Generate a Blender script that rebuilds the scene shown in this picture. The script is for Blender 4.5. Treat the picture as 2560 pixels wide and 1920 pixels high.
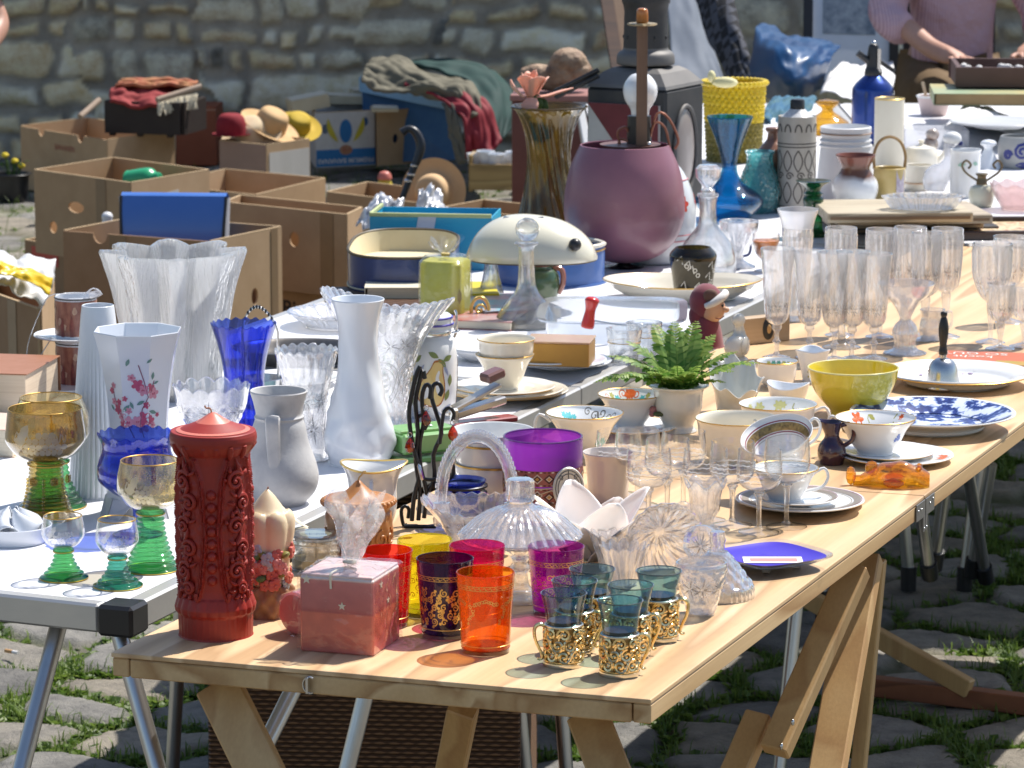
import bpy,math,random
import numpy as np
from mathutils import Vector,Matrix,noise,kdtree
R=math.radians
PI=math.pi
rnd=random.Random(7)
sc=bpy.context.scene
C=sc.collection
for o in list(bpy.data.objects):bpy.data.objects.remove(o)
TH=R(10.07);FPX=9200.0;TZ=0.73
CAM=Vector((0,0,1.73));FWD=Vector((0,math.cos(TH),-math.sin(TH)))
cd=bpy.data.cameras.new('camera');cam=bpy.data.objects.new('camera',cd);C.objects.link(cam)
cam.location=CAM;cam.rotation_euler=(R(90)-TH,0,0)
cd.sensor_width=36;cd.lens=36*FPX/2560;cd.clip_end=400;cd.clip_start=0.05
cd.dof.use_dof=True;cd.dof.focus_distance=4.45;cd.dof.aperture_fstop=24.0
sc.camera=cam
SUN_EL=R(57.5);SUN_AZ=math.atan2(.74,.67)
w=bpy.data.worlds.new('World');sc.world=w;w.use_nodes=True
nt=w.node_tree;bg=nt.nodes['Background']
sky=nt.nodes.new('ShaderNodeTexSky');sky.sky_type='NISHITA';sky.sun_disc=False
sky.sun_elevation=SUN_EL;sky.sun_rotation=SUN_AZ
nt.links.new(sky.outputs[0],bg.inputs[0]);bg.inputs[1].default_value=0.105
sl=bpy.data.lights.new('sun','SUN');so=bpy.data.objects.new('sun',sl);C.objects.link(so)
sl.energy=5.0;sl.angle=R(.53);sl.color=(1,.955,.89)
SD=Vector((math.sin(SUN_AZ)*math.cos(SUN_EL),math.cos(SUN_AZ)*math.cos(SUN_EL),math.sin(SUN_EL)))
so.rotation_euler=(-SD).to_track_quat('-Z','Y').to_euler();so.location=SD*30
sc.view_settings.view_transform='Standard';sc.view_settings.look='None'
sc.view_settings.exposure=0.42;sc.view_settings.gamma=1
sc.render.engine='CYCLES'
cy=sc.cycles
cy.use_denoising=True
try:cy.denoiser='OPENIMAGEDENOISE'
except Exception:pass
cy.max_bounces=14;cy.diffuse_bounces=4;cy.glossy_bounces=4;cy.transmission_bounces=12
cy.transparent_max_bounces=40;cy.caustics_reflective=False;cy.caustics_refractive=False
cy.sample_clamp_indirect=6.0
def ray(px,py):
 u=(px-1280)/FPX;v=(960-py)/FPX
 return Vector((u,math.cos(TH)+v*math.sin(TH),-math.sin(TH)+v*math.cos(TH)))
def P(px,py,z=TZ):
 d=ray(px,py);return CAM+d*((z-CAM.z)/d.z)
def PD(px,py,t):return CAM+ray(px,py)*t
def dep(p):return(Vector(p)-CAM).dot(FWD)
def catm(pts,n=4):
 """Catmull-Rom through pts; a repeated point keeps a sharp corner."""
 runs=[[]]
 for p in pts:
  if runs[-1]and(Vector(p)-Vector(runs[-1][-1])).length<1e-9:
   runs.append([runs[-1][-1]])
  else:
   runs[-1].append(tuple(p))
 out=[]
 for r in runs:
  if len(r)==1:
   if not out:out.append(r[0])
   continue
  if len(r)==2 or n<=1:
   q=r
  else:
   q=[]
   a=[np.array(x,float)for x in r]
   for i in range(len(a)-1):
    p1,p2=a[i],a[i+1]
    p0=a[i-1]if i else 2*p1-p2
    p3=a[i+2]if i+2<len(a)else 2*p2-p1
    for k in range(n):
     t=k/n
     q.append(tuple(.5*(2*p1+(p2-p0)*t+(2*p0-5*p1+4*p2-p3)*t*t+(3*p1-p0-3*p2+p3)*t**3)))
   q.append(tuple(a[-1]))
  if out and(Vector(out[-1])-Vector(q[0])).length<1e-9:q=q[1:]
  out+=q
 return out
class MB:
 def __init__(s):s.v=[];s.f=[]
 def add(s,vs,fs,M=None):
  b=len(s.v)
  s.v+=[tuple(M@Vector(v))if M is not None else tuple(v)for v in vs]
  s.f+=[tuple(i+b for i in f)for f in fs]
  return s
 def lathe(s,prof,seg=40,rf=None,M=None):
  vs=[];rings=[]
  for r,h in prof:
   if r<=1e-7:
    rings.append([len(vs)]);vs.append((0,0,h));continue
   ring=[]
   for k in range(seg):
    th=2*PI*k/seg
    rr,hh=rf(th,r,h)if rf else(r,h)
    ring.append(len(vs));vs.append((rr*math.cos(th),rr*math.sin(th),hh))
   rings.append(ring)
  fs=[]
  for a,b in zip(rings,rings[1:]):
   if len(a)==1 and len(b)==1:continue
   for k in range(seg):
    k2=(k+1)%seg
    if len(a)==1:fs.append((a[0],b[k2],b[k]))
    elif len(b)==1:fs.append((a[k],a[k2],b[0]))
    else:fs.append((a[k],a[k2],b[k2],b[k]))
  return s.add(vs,fs,M)
 def tube(s,pts,r,k=7,closed=False,M=None,flat=1.0,up=None,n=3):
  """tube along pts; r a number or one radius per point; flat < 1 squashes it across 'up'"""
  pts=[Vector(p)for p in pts]
  if n>1 and len(pts)>2:
   rr=r if isinstance(r,(list,tuple))else[r]*len(pts)
   q=[(p.x,p.y,p.z,a)for p,a in zip(pts,rr)]
   if closed:q=[q[-1]]+q+[q[0],q[1]]
   a=[np.array(x)for x in q];o=[]
   rng=range(1,len(a)-2)if closed else range(len(a)-1)
   for i in rng:
    p1,p2=a[i],a[i+1];p0=a[i-1]if i else 2*p1-p2;p3=a[i+2]if i+2<len(a)else 2*p2-p1
    for j in range(n):
     t=j/n
     o.append(.5*(2*p1+(p2-p0)*t+(2*p0-5*p1+4*p2-p3)*t*t+(3*p1-p0-3*p2+p3)*t**3))
   if not closed:o.append(a[-1])
   pts=[Vector(x[:3])for x in o];r=[max(1e-5,x[3])for x in o]
  elif not isinstance(r,(list,tuple)):r=[r]*len(pts)
  m=len(pts);vs=[];fs=[]
  nrm=None
  for i,p in enumerate(pts):
   a=pts[(i-1)%m]if(i or closed)else p
   b=pts[(i+1)%m]if(i<m-1 or closed)else p
   d=(b-a).normalized()if(b-a).length>1e-9 else Vector((0,0,1))
   if up is not None:nrm=Vector(up)
   if nrm is None:nrm=Vector((0,0,1))if abs(d.z)<.9 else Vector((1,0,0))
   nrm=nrm-d*nrm.dot(d)
   if nrm.length<1e-6:nrm=d.orthogonal()
   nrm.normalize();bt=d.cross(nrm)
   for j in range(k):
    c=2*PI*j/k
    vs.append(p+nrm*(r[i]*flat*math.cos(c))+bt*(r[i]*math.sin(c)))
  for i in range(m if closed else m-1):
   for j in range(k):
    a,b=i*k+j,i*k+(j+1)%k;c,d=((i+1)%m)*k+(j+1)%k,((i+1)%m)*k+j
    fs.append((a,b,c,d))
  if not closed:
   fs.append(tuple(range(k-1,-1,-1)));fs.append(tuple(range((m-1)*k,m*k)))
  return s.add(vs,fs,M)
 def box(s,c,d,M=None,bev=0.0):
  x,y,z=[q/2 for q in d];bv=min(bev,x*.45,y*.45,z*.45)
  if bv<=0:
   vs=[(sx*x,sy*y,sz*z)for sz in(-1,1)for sy in(-1,1)for sx in(-1,1)]
   fs=[(0,2,3,1),(4,5,7,6),(0,1,5,4),(2,6,7,3),(0,4,6,2),(1,3,7,5)]
  else:
   vs=[];fs=[];idx={}
   for sx in(-1,1):
    for sy in(-1,1):
     for sz in(-1,1):
      for ax in range(3):
       q=[sx*(x-bv),sy*(y-bv),sz*(z-bv)];q[ax]=(sx*x,sy*y,sz*z)[ax]
       idx[(sx,sy,sz,ax)]=len(vs);vs.append(tuple(q))
   def quad(keys):fs.append(tuple(idx[k]for k in keys))
   for sg in(-1,1):
    for ax in range(3):
     o=[(-1,-1),(1,-1),(1,1),(-1,1)]
     if sg<0:o=o[::-1]
     ks=[]
     for u,v in o:
      t=[0,0,0];t[ax]=sg;t[(ax+1)%3]=u;t[(ax+2)%3]=v;ks.append((*t,ax))
     quad(ks)
   for ax in range(3):
    b,c2=(ax+1)%3,(ax+2)%3
    for u in(-1,1):
     for v in(-1,1):
      def key(sa,wh):
       t=[0,0,0];t[ax]=sa;t[b]=u;t[c2]=v;return(*t,wh)
      q=[key(-1,b),key(1,b),key(1,c2),key(-1,c2)]
      if u*v<0:q=q[::-1]
      quad(q)
   for sx in(-1,1):
    for sy in(-1,1):
     for sz in(-1,1):
      q=[idx[(sx,sy,sz,a)]for a in range(3)]
      if sx*sy*sz<0:q=q[::-1]
      fs.append(tuple(q))
  T_=Matrix.Translation(Vector(c))
  return s.add(vs,fs,(M@T_)if M is not None else T_)
 def beam(s,a,b,w,t,side=(1,0,0),bev=.002):
  """rectangular bar from a to b, w wide along 'side', t thick"""
  a,b=Vector(a),Vector(b);d=(b-a).normalized();sd=Vector(side);sd=(sd-d*sd.dot(d)).normalized();n=d.cross(sd)
  M=Matrix((sd,n,d)).transposed().to_4x4();M.translation=(a+b)/2
  return s.box((0,0,0),(w,t,(b-a).length),M,bev)
 def ball(s,c,r,seg=14,sx=1,sy=1,sz=1,M=None,rf=None):
  m=max(4,seg//2)
  prof=[(r*math.sin(PI*i/m),-r*math.cos(PI*i/m))for i in range(m+1)]
  prof[0]=(0,-r);prof[-1]=(0,r)
  A=Matrix.Translation(Vector(c))@Matrix.Diagonal((sx,sy,sz,1))
  return s.lathe(prof,seg,rf,(M@A)if M is not None else A)
 def grid(s,fn,nu,nv,cu=False,M=None):
  vs=[fn(i/(nu if cu else nu-1),j/(nv-1))for j in range(nv)for i in range(nu)]
  fs=[]
  for j in range(nv-1):
   for i in range(nu if cu else nu-1):
    i2=(i+1)%nu
    fs.append((j*nu+i,j*nu+i2,(j+1)*nu+i2,(j+1)*nu+i))
  return s.add(vs,fs,M)
 def prism(s,poly,z0,z1,M=None):
  n=len(poly)
  vs=[(x,y,z0)for x,y in poly]+[(x,y,z1)for x,y in poly]
  fs=[tuple(range(n-1,-1,-1)),tuple(range(n,2*n))]+[(i,(i+1)%n,n+(i+1)%n,n+i)for i in range(n)]
  return s.add(vs,fs,M)
 def mesh(s,name,smooth=True,ang=40):
  me=bpy.data.meshes.new(name);me.from_pydata(s.v,[],s.f);me.validate();me.update()
  if smooth:
   me.polygons.foreach_set('use_smooth',[True]*len(me.polygons))
   try:me.set_sharp_from_angle(angle=R(ang))
   except Exception:pass
  return me
def shell(prof,t):
 """outer profile (axis to rim) -> closed wall of thickness t"""
 q=[Vector(p)for p in prof];inner=[]
 for i,p in enumerate(q):
  a,b=q[max(0,i-1)],q[min(len(q)-1,i+1)]
  d=(b-a)
  d=d.normalized()if d.length>1e-9 else Vector((0,1))
  n=Vector((-d.y,d.x));r=max(0,p.x+n.x*t);h=p.y+n.y*t
  inner.append((0 if p.x<1e-6 else max(r,1e-4),h))
 rim=q[-1];d=(q[-1]-q[-2]).normalized();n=Vector((-d.y,d.x))
 mid=rim+n*t*.5+d*t*.45
 return[tuple(p)for p in prof]+[(max(mid.x,1e-4),mid.y)]+inner[::-1]
KV=1/.97
class T:
 """a thing: an Empty at its base that carries its parts; lengths in photograph pixels at its distance"""
 all=[]
 def __init__(s,name,label,cat,px=0,py=0,z=TZ,group=None,rz=0,at=None,s_=None,tilt=None):
  p=Vector(at)if at is not None else P(px,py,z)
  s.s=s_ or dep(p)/FPX;s.name=name;s.kids=[];s.rf=None
  o=bpy.data.objects.new(name,None);o.empty_display_size=.02;C.objects.link(o)
  o.location=p
  if tilt is not None:
   o.rotation_euler=(tilt.to_euler()if not isinstance(tilt,(tuple,list))else[R(a)for a in tilt])
  else:o.rotation_euler=(0,0,R(rz))
  o['label']=label;o['category']=cat
  if group:o['group']=group
  s.o=o;T.all.append(s)
 def loc(s):return s.o.location
 def top(s,hpx):
  return s.o.location.z+hpx*s.s*KV
 def add(s,name,mb,m,parent=None,label=None,smooth=True,ang=40):
  me=mb.mesh(name,smooth,ang);me.materials.append(m)
  o=bpy.data.objects.new(name,me);C.objects.link(o);o.parent=parent or s.o
  if label:o['label']=label
  s.kids.append(o);return o
 def sc_(s,prof):return[(r*s.s,h*s.s*KV)for r,h in prof]
 def v(s,p):return(p[0]*s.s,p[1]*s.s,p[2]*s.s*KV)
 def lathe(s,name,prof,m,t=0,seg=44,rf=None,n=4,dz=0,off=(0,0),parent=None,label=None,ang=40,M=None):
  q=catm(prof,n)if n>1 else prof
  q=[(max(0,r),h+dz)for r,h in q]
  if t:q=shell(q,t)
  k=s.s
  f=(lambda th,r,h:(lambda a:(a[0]*k,a[1]*k*KV))(rf(th,r/k,h/k/KV)))if rf else None
  A=Matrix.Translation((off[0]*k,off[1]*k,0))
  if M is not None:A=A@M
  mb=MB().lathe([(r*k,h*k*KV)for r,h in q],seg,f,A)
  return s.add(name,mb,m,parent,label,ang=ang)
 def tube(s,name,pts,r,m,parent=None,label=None,**kw):
  mb=MB().tube([s.v(p)for p in pts],[a*s.s for a in r]if isinstance(r,(list,tuple))else r*s.s,**kw)
  return s.add(name,mb,m,parent,label)
 def ring(s,name,r,h,tr,m,seg=48,flat=1.0,off=(0,0),parent=None,rf=None):
  pts=[]
  for i in range(seg):
   th=2*PI*i/seg
   rr,hh=rf(th,r,h)if rf else(r,h)
   pts.append(s.v((rr*math.cos(th)+off[0],rr*math.sin(th)+off[1],hh)))
  return s.add(name,MB().tube(pts,tr*s.s,6,True,n=1,flat=flat),m,parent)
 def handle(s,name,pts,r,m,ang=0,parent=None,**kw):
  a=R(ang)
  return s.tube(name,[(x*math.cos(a)-y*math.sin(a),x*math.sin(a)+y*math.cos(a),z)for x,y,z in[(q[0],0,q[1])if len(q)==2 else q for q in pts]],r,m,parent,**kw)
def finish_things():
 for t in T.all:
  kids=[c for c in C.objects if c.parent is t.o]if len(t.kids)==1 else None
  if kids and len(kids)==1:
   c=kids[0]
   c.parent=None;c.location=t.o.location;c.rotation_euler=t.o.rotation_euler;c.scale=t.o.scale
   for k in t.o.keys():c[k]=t.o[k]
   nm=t.name;bpy.data.objects.remove(t.o);c.name=nm;t.o=c
def dup(t,label,px=None,py=None,z=TZ,rz=None,scale=None,at=None,group=None,fit=True):
 """copy a thing and its parts; fit keeps its size in the picture at the new distance"""
 n=T.__new__(T);n.name=t.name;n.rf=None;n.kids=[]
 o=t.o.copy();C.objects.link(o);p=Vector(at)if at is not None else P(px,py,z)
 o.location=p
 if rz is not None:o.rotation_euler=(0,0,R(rz))
 k=(scale or 1.0)
 o.scale=(k,k,k);n.s=t.s*k;n.o=o
 o['label']=label
 if group:o['group']=group
 mp={t.o:o}
 for c in t.kids:
  d=c.copy();C.objects.link(d);d.parent=mp.get(c.parent,o);mp[c]=d;n.kids.append(d)
 T.all.append(n);return n
def single(name,mb,m,label=None,cat=None,group=None,kind=None,at=(0,0,0),smooth=True,ang=40):
 me=mb.mesh(name,smooth,ang);me.materials.append(m)
 o=bpy.data.objects.new(name,me);C.objects.link(o);o.location=at
 if label:o['label']=label
 if cat:o['category']=cat
 if group:o['group']=group
 if kind:o['kind']=kind
 return o
def rfun(prof,n=4):
 q=[p for p in(catm(prof,n)if n>1 else prof)]
 hs=[p[1]for p in q];rs=[p[0]for p in q]
 i0=0
 for i in range(len(q)):
  if q[i][1]<=q[0][1]+1e-6 and q[i][0]>0:i0=i
 return lambda h:float(np.interp(h,hs[i0:],rs[i0:]))
def on_surf(rf,th,h,lift):
 r=rf(h)+lift
 return(r*math.cos(th),r*math.sin(th),h)
def strokes(t,mb,rf,paths,w,th0,lift=.6,r0=None):
 """flat ribbons on the surface; each path a list of (u, h) in px, u measured sideways from th0"""
 for path in paths:
  p=[Vector(a)for a in path];L=[];n=len(p)
  for i in range(n):
   d=(p[min(n-1,i+1)]-p[max(0,i-1)])
   d=d.normalized()if d.length>1e-9 else Vector((1,0))
   nn=Vector((-d.y,d.x));ww=w[i]if isinstance(w,(list,tuple))else w
   L.append((p[i]+nn*ww/2,p[i]-nn*ww/2))
  vs=[]
  for a,b in L:
   for q in(a,b):
    rr=r0 or rf(q.y)
    vs.append(t.v(on_surf(rf,th0+q.x/rr,q.y,lift)))
  mb.add(vs,[(2*i,2*i+2,2*i+3,2*i+1)for i in range(n-1)])
def patch(t,mb,rf,u,h,pts,th0,lift=.6,r0=None):
 """fan patch with outline pts round (u, h)"""
 vs=[]
 for x,y in[(0,0)]+list(pts):
  rr=r0 or rf(h+y)
  vs.append(t.v(on_surf(rf,th0+(u+x)/rr,h+y,lift)))
 n=len(pts);mb.add(vs,[(0,1+i,1+(i+1)%n)for i in range(n)])
def flower_pts(r,n=5,k=.35,ph=0,m=5):
 N=n*m
 return[(r*(1-k+k*abs(math.cos(n*a/2)))*math.cos(a+ph),r*(1-k+k*abs(math.cos(n*a/2)))*math.sin(a+ph))for a in[2*PI*i/N for i in range(N)]]
def leaf_pts(l,w,ph,m=6):
 c,s_=math.cos(ph),math.sin(ph)
 q=[(l*i/m,w*math.sin(PI*i/m))for i in range(m+1)]+[(l*i/m,-w*math.sin(PI*i/m))for i in range(m-1,0,-1)]
 return[(x*c-y*s_-l/2*c,x*s_+y*c-l/2*s_)for x,y in q]
def spiral(r,turns=1.4,ph=0,flip=1,n=16):
 o=[]
 for i in range(n+1):
  f=i/n;a=ph+flip*f*turns*2*PI;rr=r*(1-f*.85)
  o.append((rr*math.cos(a),rr*math.sin(a)))
 return o
def text_mesh(s,size,bold=False):
 cu=bpy.data.curves.new('t','FONT');cu.body=s;cu.size=size;cu.align_x='CENTER';cu.align_y='CENTER'
 if bold:cu.offset=size*.02
 o=bpy.data.objects.new('t',cu);C.objects.link(o)
 me=o.to_mesh();vs=[tuple(v.co)for v in me.vertices];fs=[tuple(p.vertices)for p in me.polygons]
 o.to_mesh_clear();bpy.data.objects.remove(o);bpy.data.curves.remove(cu)
 return vs,fs
def flat_text(mb,s,size,M,bold=False):
 vs,fs=text_mesh(s,size,bold);mb.add(vs,fs,M)
def plane_M(o,x,y):
 x=Vector(x).normalized();y=Vector(y);y=(y-x*y.dot(x)).normalized();z=x.cross(y)
 M=Matrix((x,y,z)).transposed().to_4x4();M.translation=Vector(o);return M
def bez_surf(cp):
 """smooth surface through a control grid of points"""
 A=np.array([[list(p)for p in row]for row in cp],float)
 def cr(a,t):
  n=len(a);x=t*(n-1);i=min(int(x),n-2);t=x-i
  p1,p2=a[i],a[i+1];p0=a[i-1]if i else 2*p1-p2;p3=a[i+2]if i+2<n else 2*p2-p1
  return .5*(2*p1+(p2-p0)*t+(2*p0-5*p1+4*p2-p3)*t*t+(3*p1-p0-3*p2+p3)*t**3)
 return lambda u,v:cr(np.array([cr(row,u)for row in A]),v)
def cloth(name,cp,m,nu=34,nv=26,fold=.01,freq=3.,seed=0,thick=.003,th=None,rag=0):
 f=bez_surf(cp)
 def g(u,v):
  p=Vector(f(u,v))
  k=fold*noise.noise(Vector((u*freq+seed,v*freq,seed*1.7)))+fold*.5*noise.noise(Vector((u*freq*2.6,v*freq*2.3+seed,3.1)))
  return p+Vector((k*.3,-k,k*.8))
 mb=MB().grid(g,nu,nv)
 o=single(name,mb,m,ang=180)if th is None else th.add(name,mb,m,ang=180)
 md=o.modifiers.new('thickness','SOLIDIFY');md.thickness=thick;md.offset=0
 return o
_m={}
def newmat(name):
 m=bpy.data.materials.new(name);m.use_nodes=True
 t=m.node_tree;return m,t,t.nodes['Principled BSDF']
def N(t,typ,**kw):
 n=t.nodes.new(typ)
 for k,v in kw.items():
  if k in n.inputs.keys():n.inputs[k].default_value=v
  else:setattr(n,k,v)
 return n
def ramp(t,src,stops):
 r=t.nodes.new('ShaderNodeValToRGB');e=r.color_ramp.elements
 while len(e)<len(stops):e.new(.5)
 for i,(p,c)in enumerate(stops):e[i].position=p;e[i].color=(*c,1)if len(c)==3 else c
 t.links.new(src,r.inputs[0]);return r.outputs[0]
def coords(t,scale=(1,1,1),rot=(0,0,0),gen=False):
 c=t.nodes.new('ShaderNodeTexCoord');mp=t.nodes.new('ShaderNodeMapping')
 mp.inputs['Scale'].default_value=scale;mp.inputs['Rotation'].default_value=rot
 t.links.new(c.outputs['Generated' if gen else 'Object'],mp.inputs[0]);return mp.outputs[0]
def bump(t,b,h,st=.3,d=.002):
 n=t.nodes.new('ShaderNodeBump');n.inputs['Strength'].default_value=st;n.inputs['Distance'].default_value=d
 t.links.new(h,n.inputs['Height'])
 if b is not None:t.links.new(n.outputs[0],b.inputs['Normal'])
 return n.outputs[0]
def pm(name,col,rough=.45,metal=0,col2=None,vs=30,va=.5,coat=0,sss=0,sssr=(.02,.008,.005),bs=None,bst=.3,bd=.001,sheen=0,stretch=(1,1,1),spec=.5,trans=0):
 if name in _m:return _m[name]
 m,t,b=newmat(name);L=t.links
 b.inputs['Base Color'].default_value=(*col,1);b.inputs['Roughness'].default_value=rough;b.inputs['Metallic'].default_value=metal
 b.inputs['Coat Weight'].default_value=coat;b.inputs['Coat Roughness'].default_value=.06
 b.inputs['Specular IOR Level'].default_value=spec
 b.inputs['Transmission Weight'].default_value=trans
 if sss:
  b.inputs['Subsurface Weight'].default_value=sss;b.inputs['Subsurface Radius'].default_value=sssr;b.inputs['Subsurface Scale'].default_value=1
 if sheen:b.inputs['Sheen Weight'].default_value=sheen
 co=coords(t,stretch)
 nz=N(t,'ShaderNodeTexNoise',Scale=vs,Detail=5.0,Roughness=.6);L.new(co,nz.inputs['Vector'])
 c2=col2 or tuple(c*.86 for c in col)
 mid=.5
 f=ramp(t,nz.outputs[0],[(mid-.25+.1*(1-va),col),(mid+.25,c2)])
 L.new(f,b.inputs['Base Color'])
 rr=N(t,'ShaderNodeMapRange');rr.inputs[3].default_value=max(.02,rough*.8);rr.inputs[4].default_value=min(1,rough*1.25)
 L.new(nz.outputs[0],rr.inputs[0]);L.new(rr.outputs[0],b.inputs['Roughness'])
 if bs:
  n2=N(t,'ShaderNodeTexNoise',Scale=bs,Detail=4.0);L.new(co,n2.inputs['Vector']);bump(t,b,n2.outputs[0],bst,bd)
 _m[name]=m;return m
def glass(name,tint=(1,1,1),refr=.0,ior=1.5,rough=.0,bscale=0,bst=.4,bd=.002,aniso=(1,1,1),gloss=1.0,kind='noise',milk=0,milkcol=(.9,.9,.92),edge=.45):
 """thin coloured or cut glass: clear where you look through it, mirror-like by Fresnel, part truly refracting"""
 if name in _m:return _m[name]
 m,t,b=newmat(name);L=t.links;t.nodes.remove(b);out=t.nodes['Material Output']
 tr=N(t,'ShaderNodeBsdfTransparent');tr.inputs[0].default_value=(*tint,1)
 gl=N(t,'ShaderNodeBsdfGlossy',Roughness=max(rough,.03));gl.inputs[0].default_value=(1,1,1,1)
 lw=N(t,'ShaderNodeLayerWeight');lw.inputs[0].default_value=.5
 pw=N(t,'ShaderNodeMath',operation='POWER');pw.inputs[1].default_value=3.0;L.new(lw.outputs['Facing'],pw.inputs[0])
 fr=N(t,'ShaderNodeMath',operation='MULTIPLY_ADD');fr.inputs[1].default_value=.6;fr.inputs[2].default_value=((ior-1)/(ior+1))**2;L.new(pw.outputs[0],fr.inputs[0])
 nrm=None
 if bscale:
  co=coords(t,aniso)
  if kind=='cut':
   vo=N(t,'ShaderNodeTexVoronoi',Scale=bscale,feature='F1');L.new(co,vo.inputs['Vector']);h=vo.outputs['Distance']
  elif kind=='wave':
   vo=N(t,'ShaderNodeTexWave',Scale=bscale,Distortion=3.0);L.new(co,vo.inputs['Vector']);h=vo.outputs[1]
  else:
   vo=N(t,'ShaderNodeTexNoise',Scale=bscale,Detail=3.0);L.new(co,vo.inputs['Vector']);h=vo.outputs[0]
  nrm=bump(t,None,h,bst,bd)
  L.new(nrm,gl.inputs['Normal']);L.new(nrm,lw.inputs['Normal'])
 p2=N(t,'ShaderNodeMath',operation='POWER');p2.inputs[1].default_value=5.0;L.new(lw.outputs['Facing'],p2.inputs[0])
 em=N(t,'ShaderNodeMix',data_type='RGBA');L.new(p2.outputs[0],em.inputs[0]);em.inputs[6].default_value=(*tint,1);em.inputs[7].default_value=(*[c*edge for c in tint],1);L.new(em.outputs[2],tr.inputs[0])
 base=tr.outputs[0]
 if refr>0:
  rf_=N(t,'ShaderNodeBsdfGlass',IOR=ior,Roughness=rough);rf_.inputs[0].default_value=(*tint,1)
  if nrm:L.new(nrm,rf_.inputs['Normal'])
  mx=N(t,'ShaderNodeMixShader');mx.inputs[0].default_value=refr
  L.new(base,mx.inputs[1]);L.new(rf_.outputs[0],mx.inputs[2]);base=mx.outputs[0]
 if milk>0:
  df=N(t,'ShaderNodeBsdfDiffuse');df.inputs[0].default_value=(*milkcol,1)
  tl=N(t,'ShaderNodeBsdfTranslucent');tl.inputs[0].default_value=(*milkcol,1)
  a=N(t,'ShaderNodeMixShader');a.inputs[0].default_value=.78;L.new(df.outputs[0],a.inputs[1]);L.new(tl.outputs[0],a.inputs[2])
  mx=N(t,'ShaderNodeMixShader');mx.inputs[0].default_value=milk;L.new(base,mx.inputs[1]);L.new(a.outputs[0],mx.inputs[2]);base=mx.outputs[0]
 mm=N(t,'ShaderNodeMath',operation='MULTIPLY');mm.inputs[1].default_value=gloss;L.new(fr.outputs[0],mm.inputs[0])
 mx=N(t,'ShaderNodeMixShader');L.new(mm.outputs[0],mx.inputs[0]);L.new(base,mx.inputs[1]);L.new(gl.outputs[0],mx.inputs[2])
 L.new(mx.outputs[0],out.inputs[0]);_m[name]=m;return m
def wood(name,a,b_,scale=1.,rough=.5,along=0,rings=9.,dark=None,gloss=0,lng=.9,wear=.5,dist=.6):
 if name in _m:return _m[name]
 m,t,b=newmat(name);L=t.links
 st=[9.0,9.0,9.0];st[along]=lng
 co=coords(t,tuple(s*scale for s in st))
 n1=N(t,'ShaderNodeTexNoise',Scale=.55,Detail=2.0,Distortion=dist);L.new(co,n1.inputs['Vector'])
 mu=N(t,'ShaderNodeMath',operation='MULTIPLY');mu.inputs[1].default_value=rings;L.new(n1.outputs[0],mu.inputs[0])
 fr=N(t,'ShaderNodeMath',operation='FRACT');L.new(mu.outputs[0],fr.inputs[0])
 st2=[160.0]*3;st2[along]=5.0
 co2=coords(t,tuple(s*scale for s in st2))
 n2=N(t,'ShaderNodeTexNoise',Scale=1.0,Detail=4.0);L.new(co2,n2.inputs['Vector'])
 d=dark or tuple(x*.72 for x in b_)
 c1=ramp(t,fr.outputs[0],[(0,a),(.55,b_),(.86,d),(1,a)])
 mx=N(t,'ShaderNodeMix',data_type='RGBA',blend_type='MULTIPLY');mx.inputs[0].default_value=.35
 L.new(c1,mx.inputs[6]);L.new(ramp(t,n2.outputs[0],[(.3,(.75,.7,.65)),(.7,(1,1,1))]),mx.inputs[7])
 st3=[7.0]*3;st3[along]=3.0
 n3=N(t,'ShaderNodeTexNoise',Scale=1.0,Detail=9.0,Roughness=.72);L.new(coords(t,tuple(st3)),n3.inputs['Vector'])
 mw=N(t,'ShaderNodeMix',data_type='RGBA',blend_type='MULTIPLY');mw.inputs[0].default_value=wear;L.new(mx.outputs[2],mw.inputs[6]);L.new(ramp(t,n3.outputs[0],[(.30,(.55,.52,.50)),(.44,(.92,.90,.88)),(.6,(1,1,1))]),mw.inputs[7])
 L.new(mw.outputs[2],b.inputs['Base Color']);b.inputs['Roughness'].default_value=rough
 b.inputs['Coat Weight'].default_value=gloss
 bump(t,b,n2.outputs[0],.15,.001);_m[name]=m;return m
def attr_stone(name,joint_a,joint_b,rough=.85,bs=60):
 m,t,b=newmat(name);L=t.links
 at=N(t,'ShaderNodeAttribute',attribute_name='tone');jt=N(t,'ShaderNodeAttribute',attribute_name='joint')
 co=coords(t)
 n1=N(t,'ShaderNodeTexNoise',Scale=14.0,Detail=8.0,Roughness=.7);L.new(co,n1.inputs['Vector'])
 mx=N(t,'ShaderNodeMix',data_type='RGBA',blend_type='OVERLAY');mx.inputs[0].default_value=.85
 L.new(at.outputs[0],mx.inputs[6]);L.new(ramp(t,n1.outputs[0],[(.3,(.22,.22,.23)),(.5,(.5,.5,.5)),(.72,(.74,.73,.7))]),mx.inputs[7])
 n2=N(t,'ShaderNodeTexNoise',Scale=7.0,Detail=6.0);L.new(co,n2.inputs['Vector'])
 jc=ramp(t,n2.outputs[0],[(.4,joint_a),(.6,joint_b)])
 m2=N(t,'ShaderNodeMix',data_type='RGBA');L.new(jt.outputs['Fac'],m2.inputs[0]);L.new(mx.outputs[2],m2.inputs[6]);L.new(jc,m2.inputs[7])
 L.new(m2.outputs[2],b.inputs['Base Color']);b.inputs['Roughness'].default_value=rough
 n3=N(t,'ShaderNodeTexNoise',Scale=float(bs),Detail=6.0,Roughness=.7);L.new(co,n3.inputs['Vector']);bump(t,b,n3.outputs[0],.8,.010)
 return m
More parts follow.
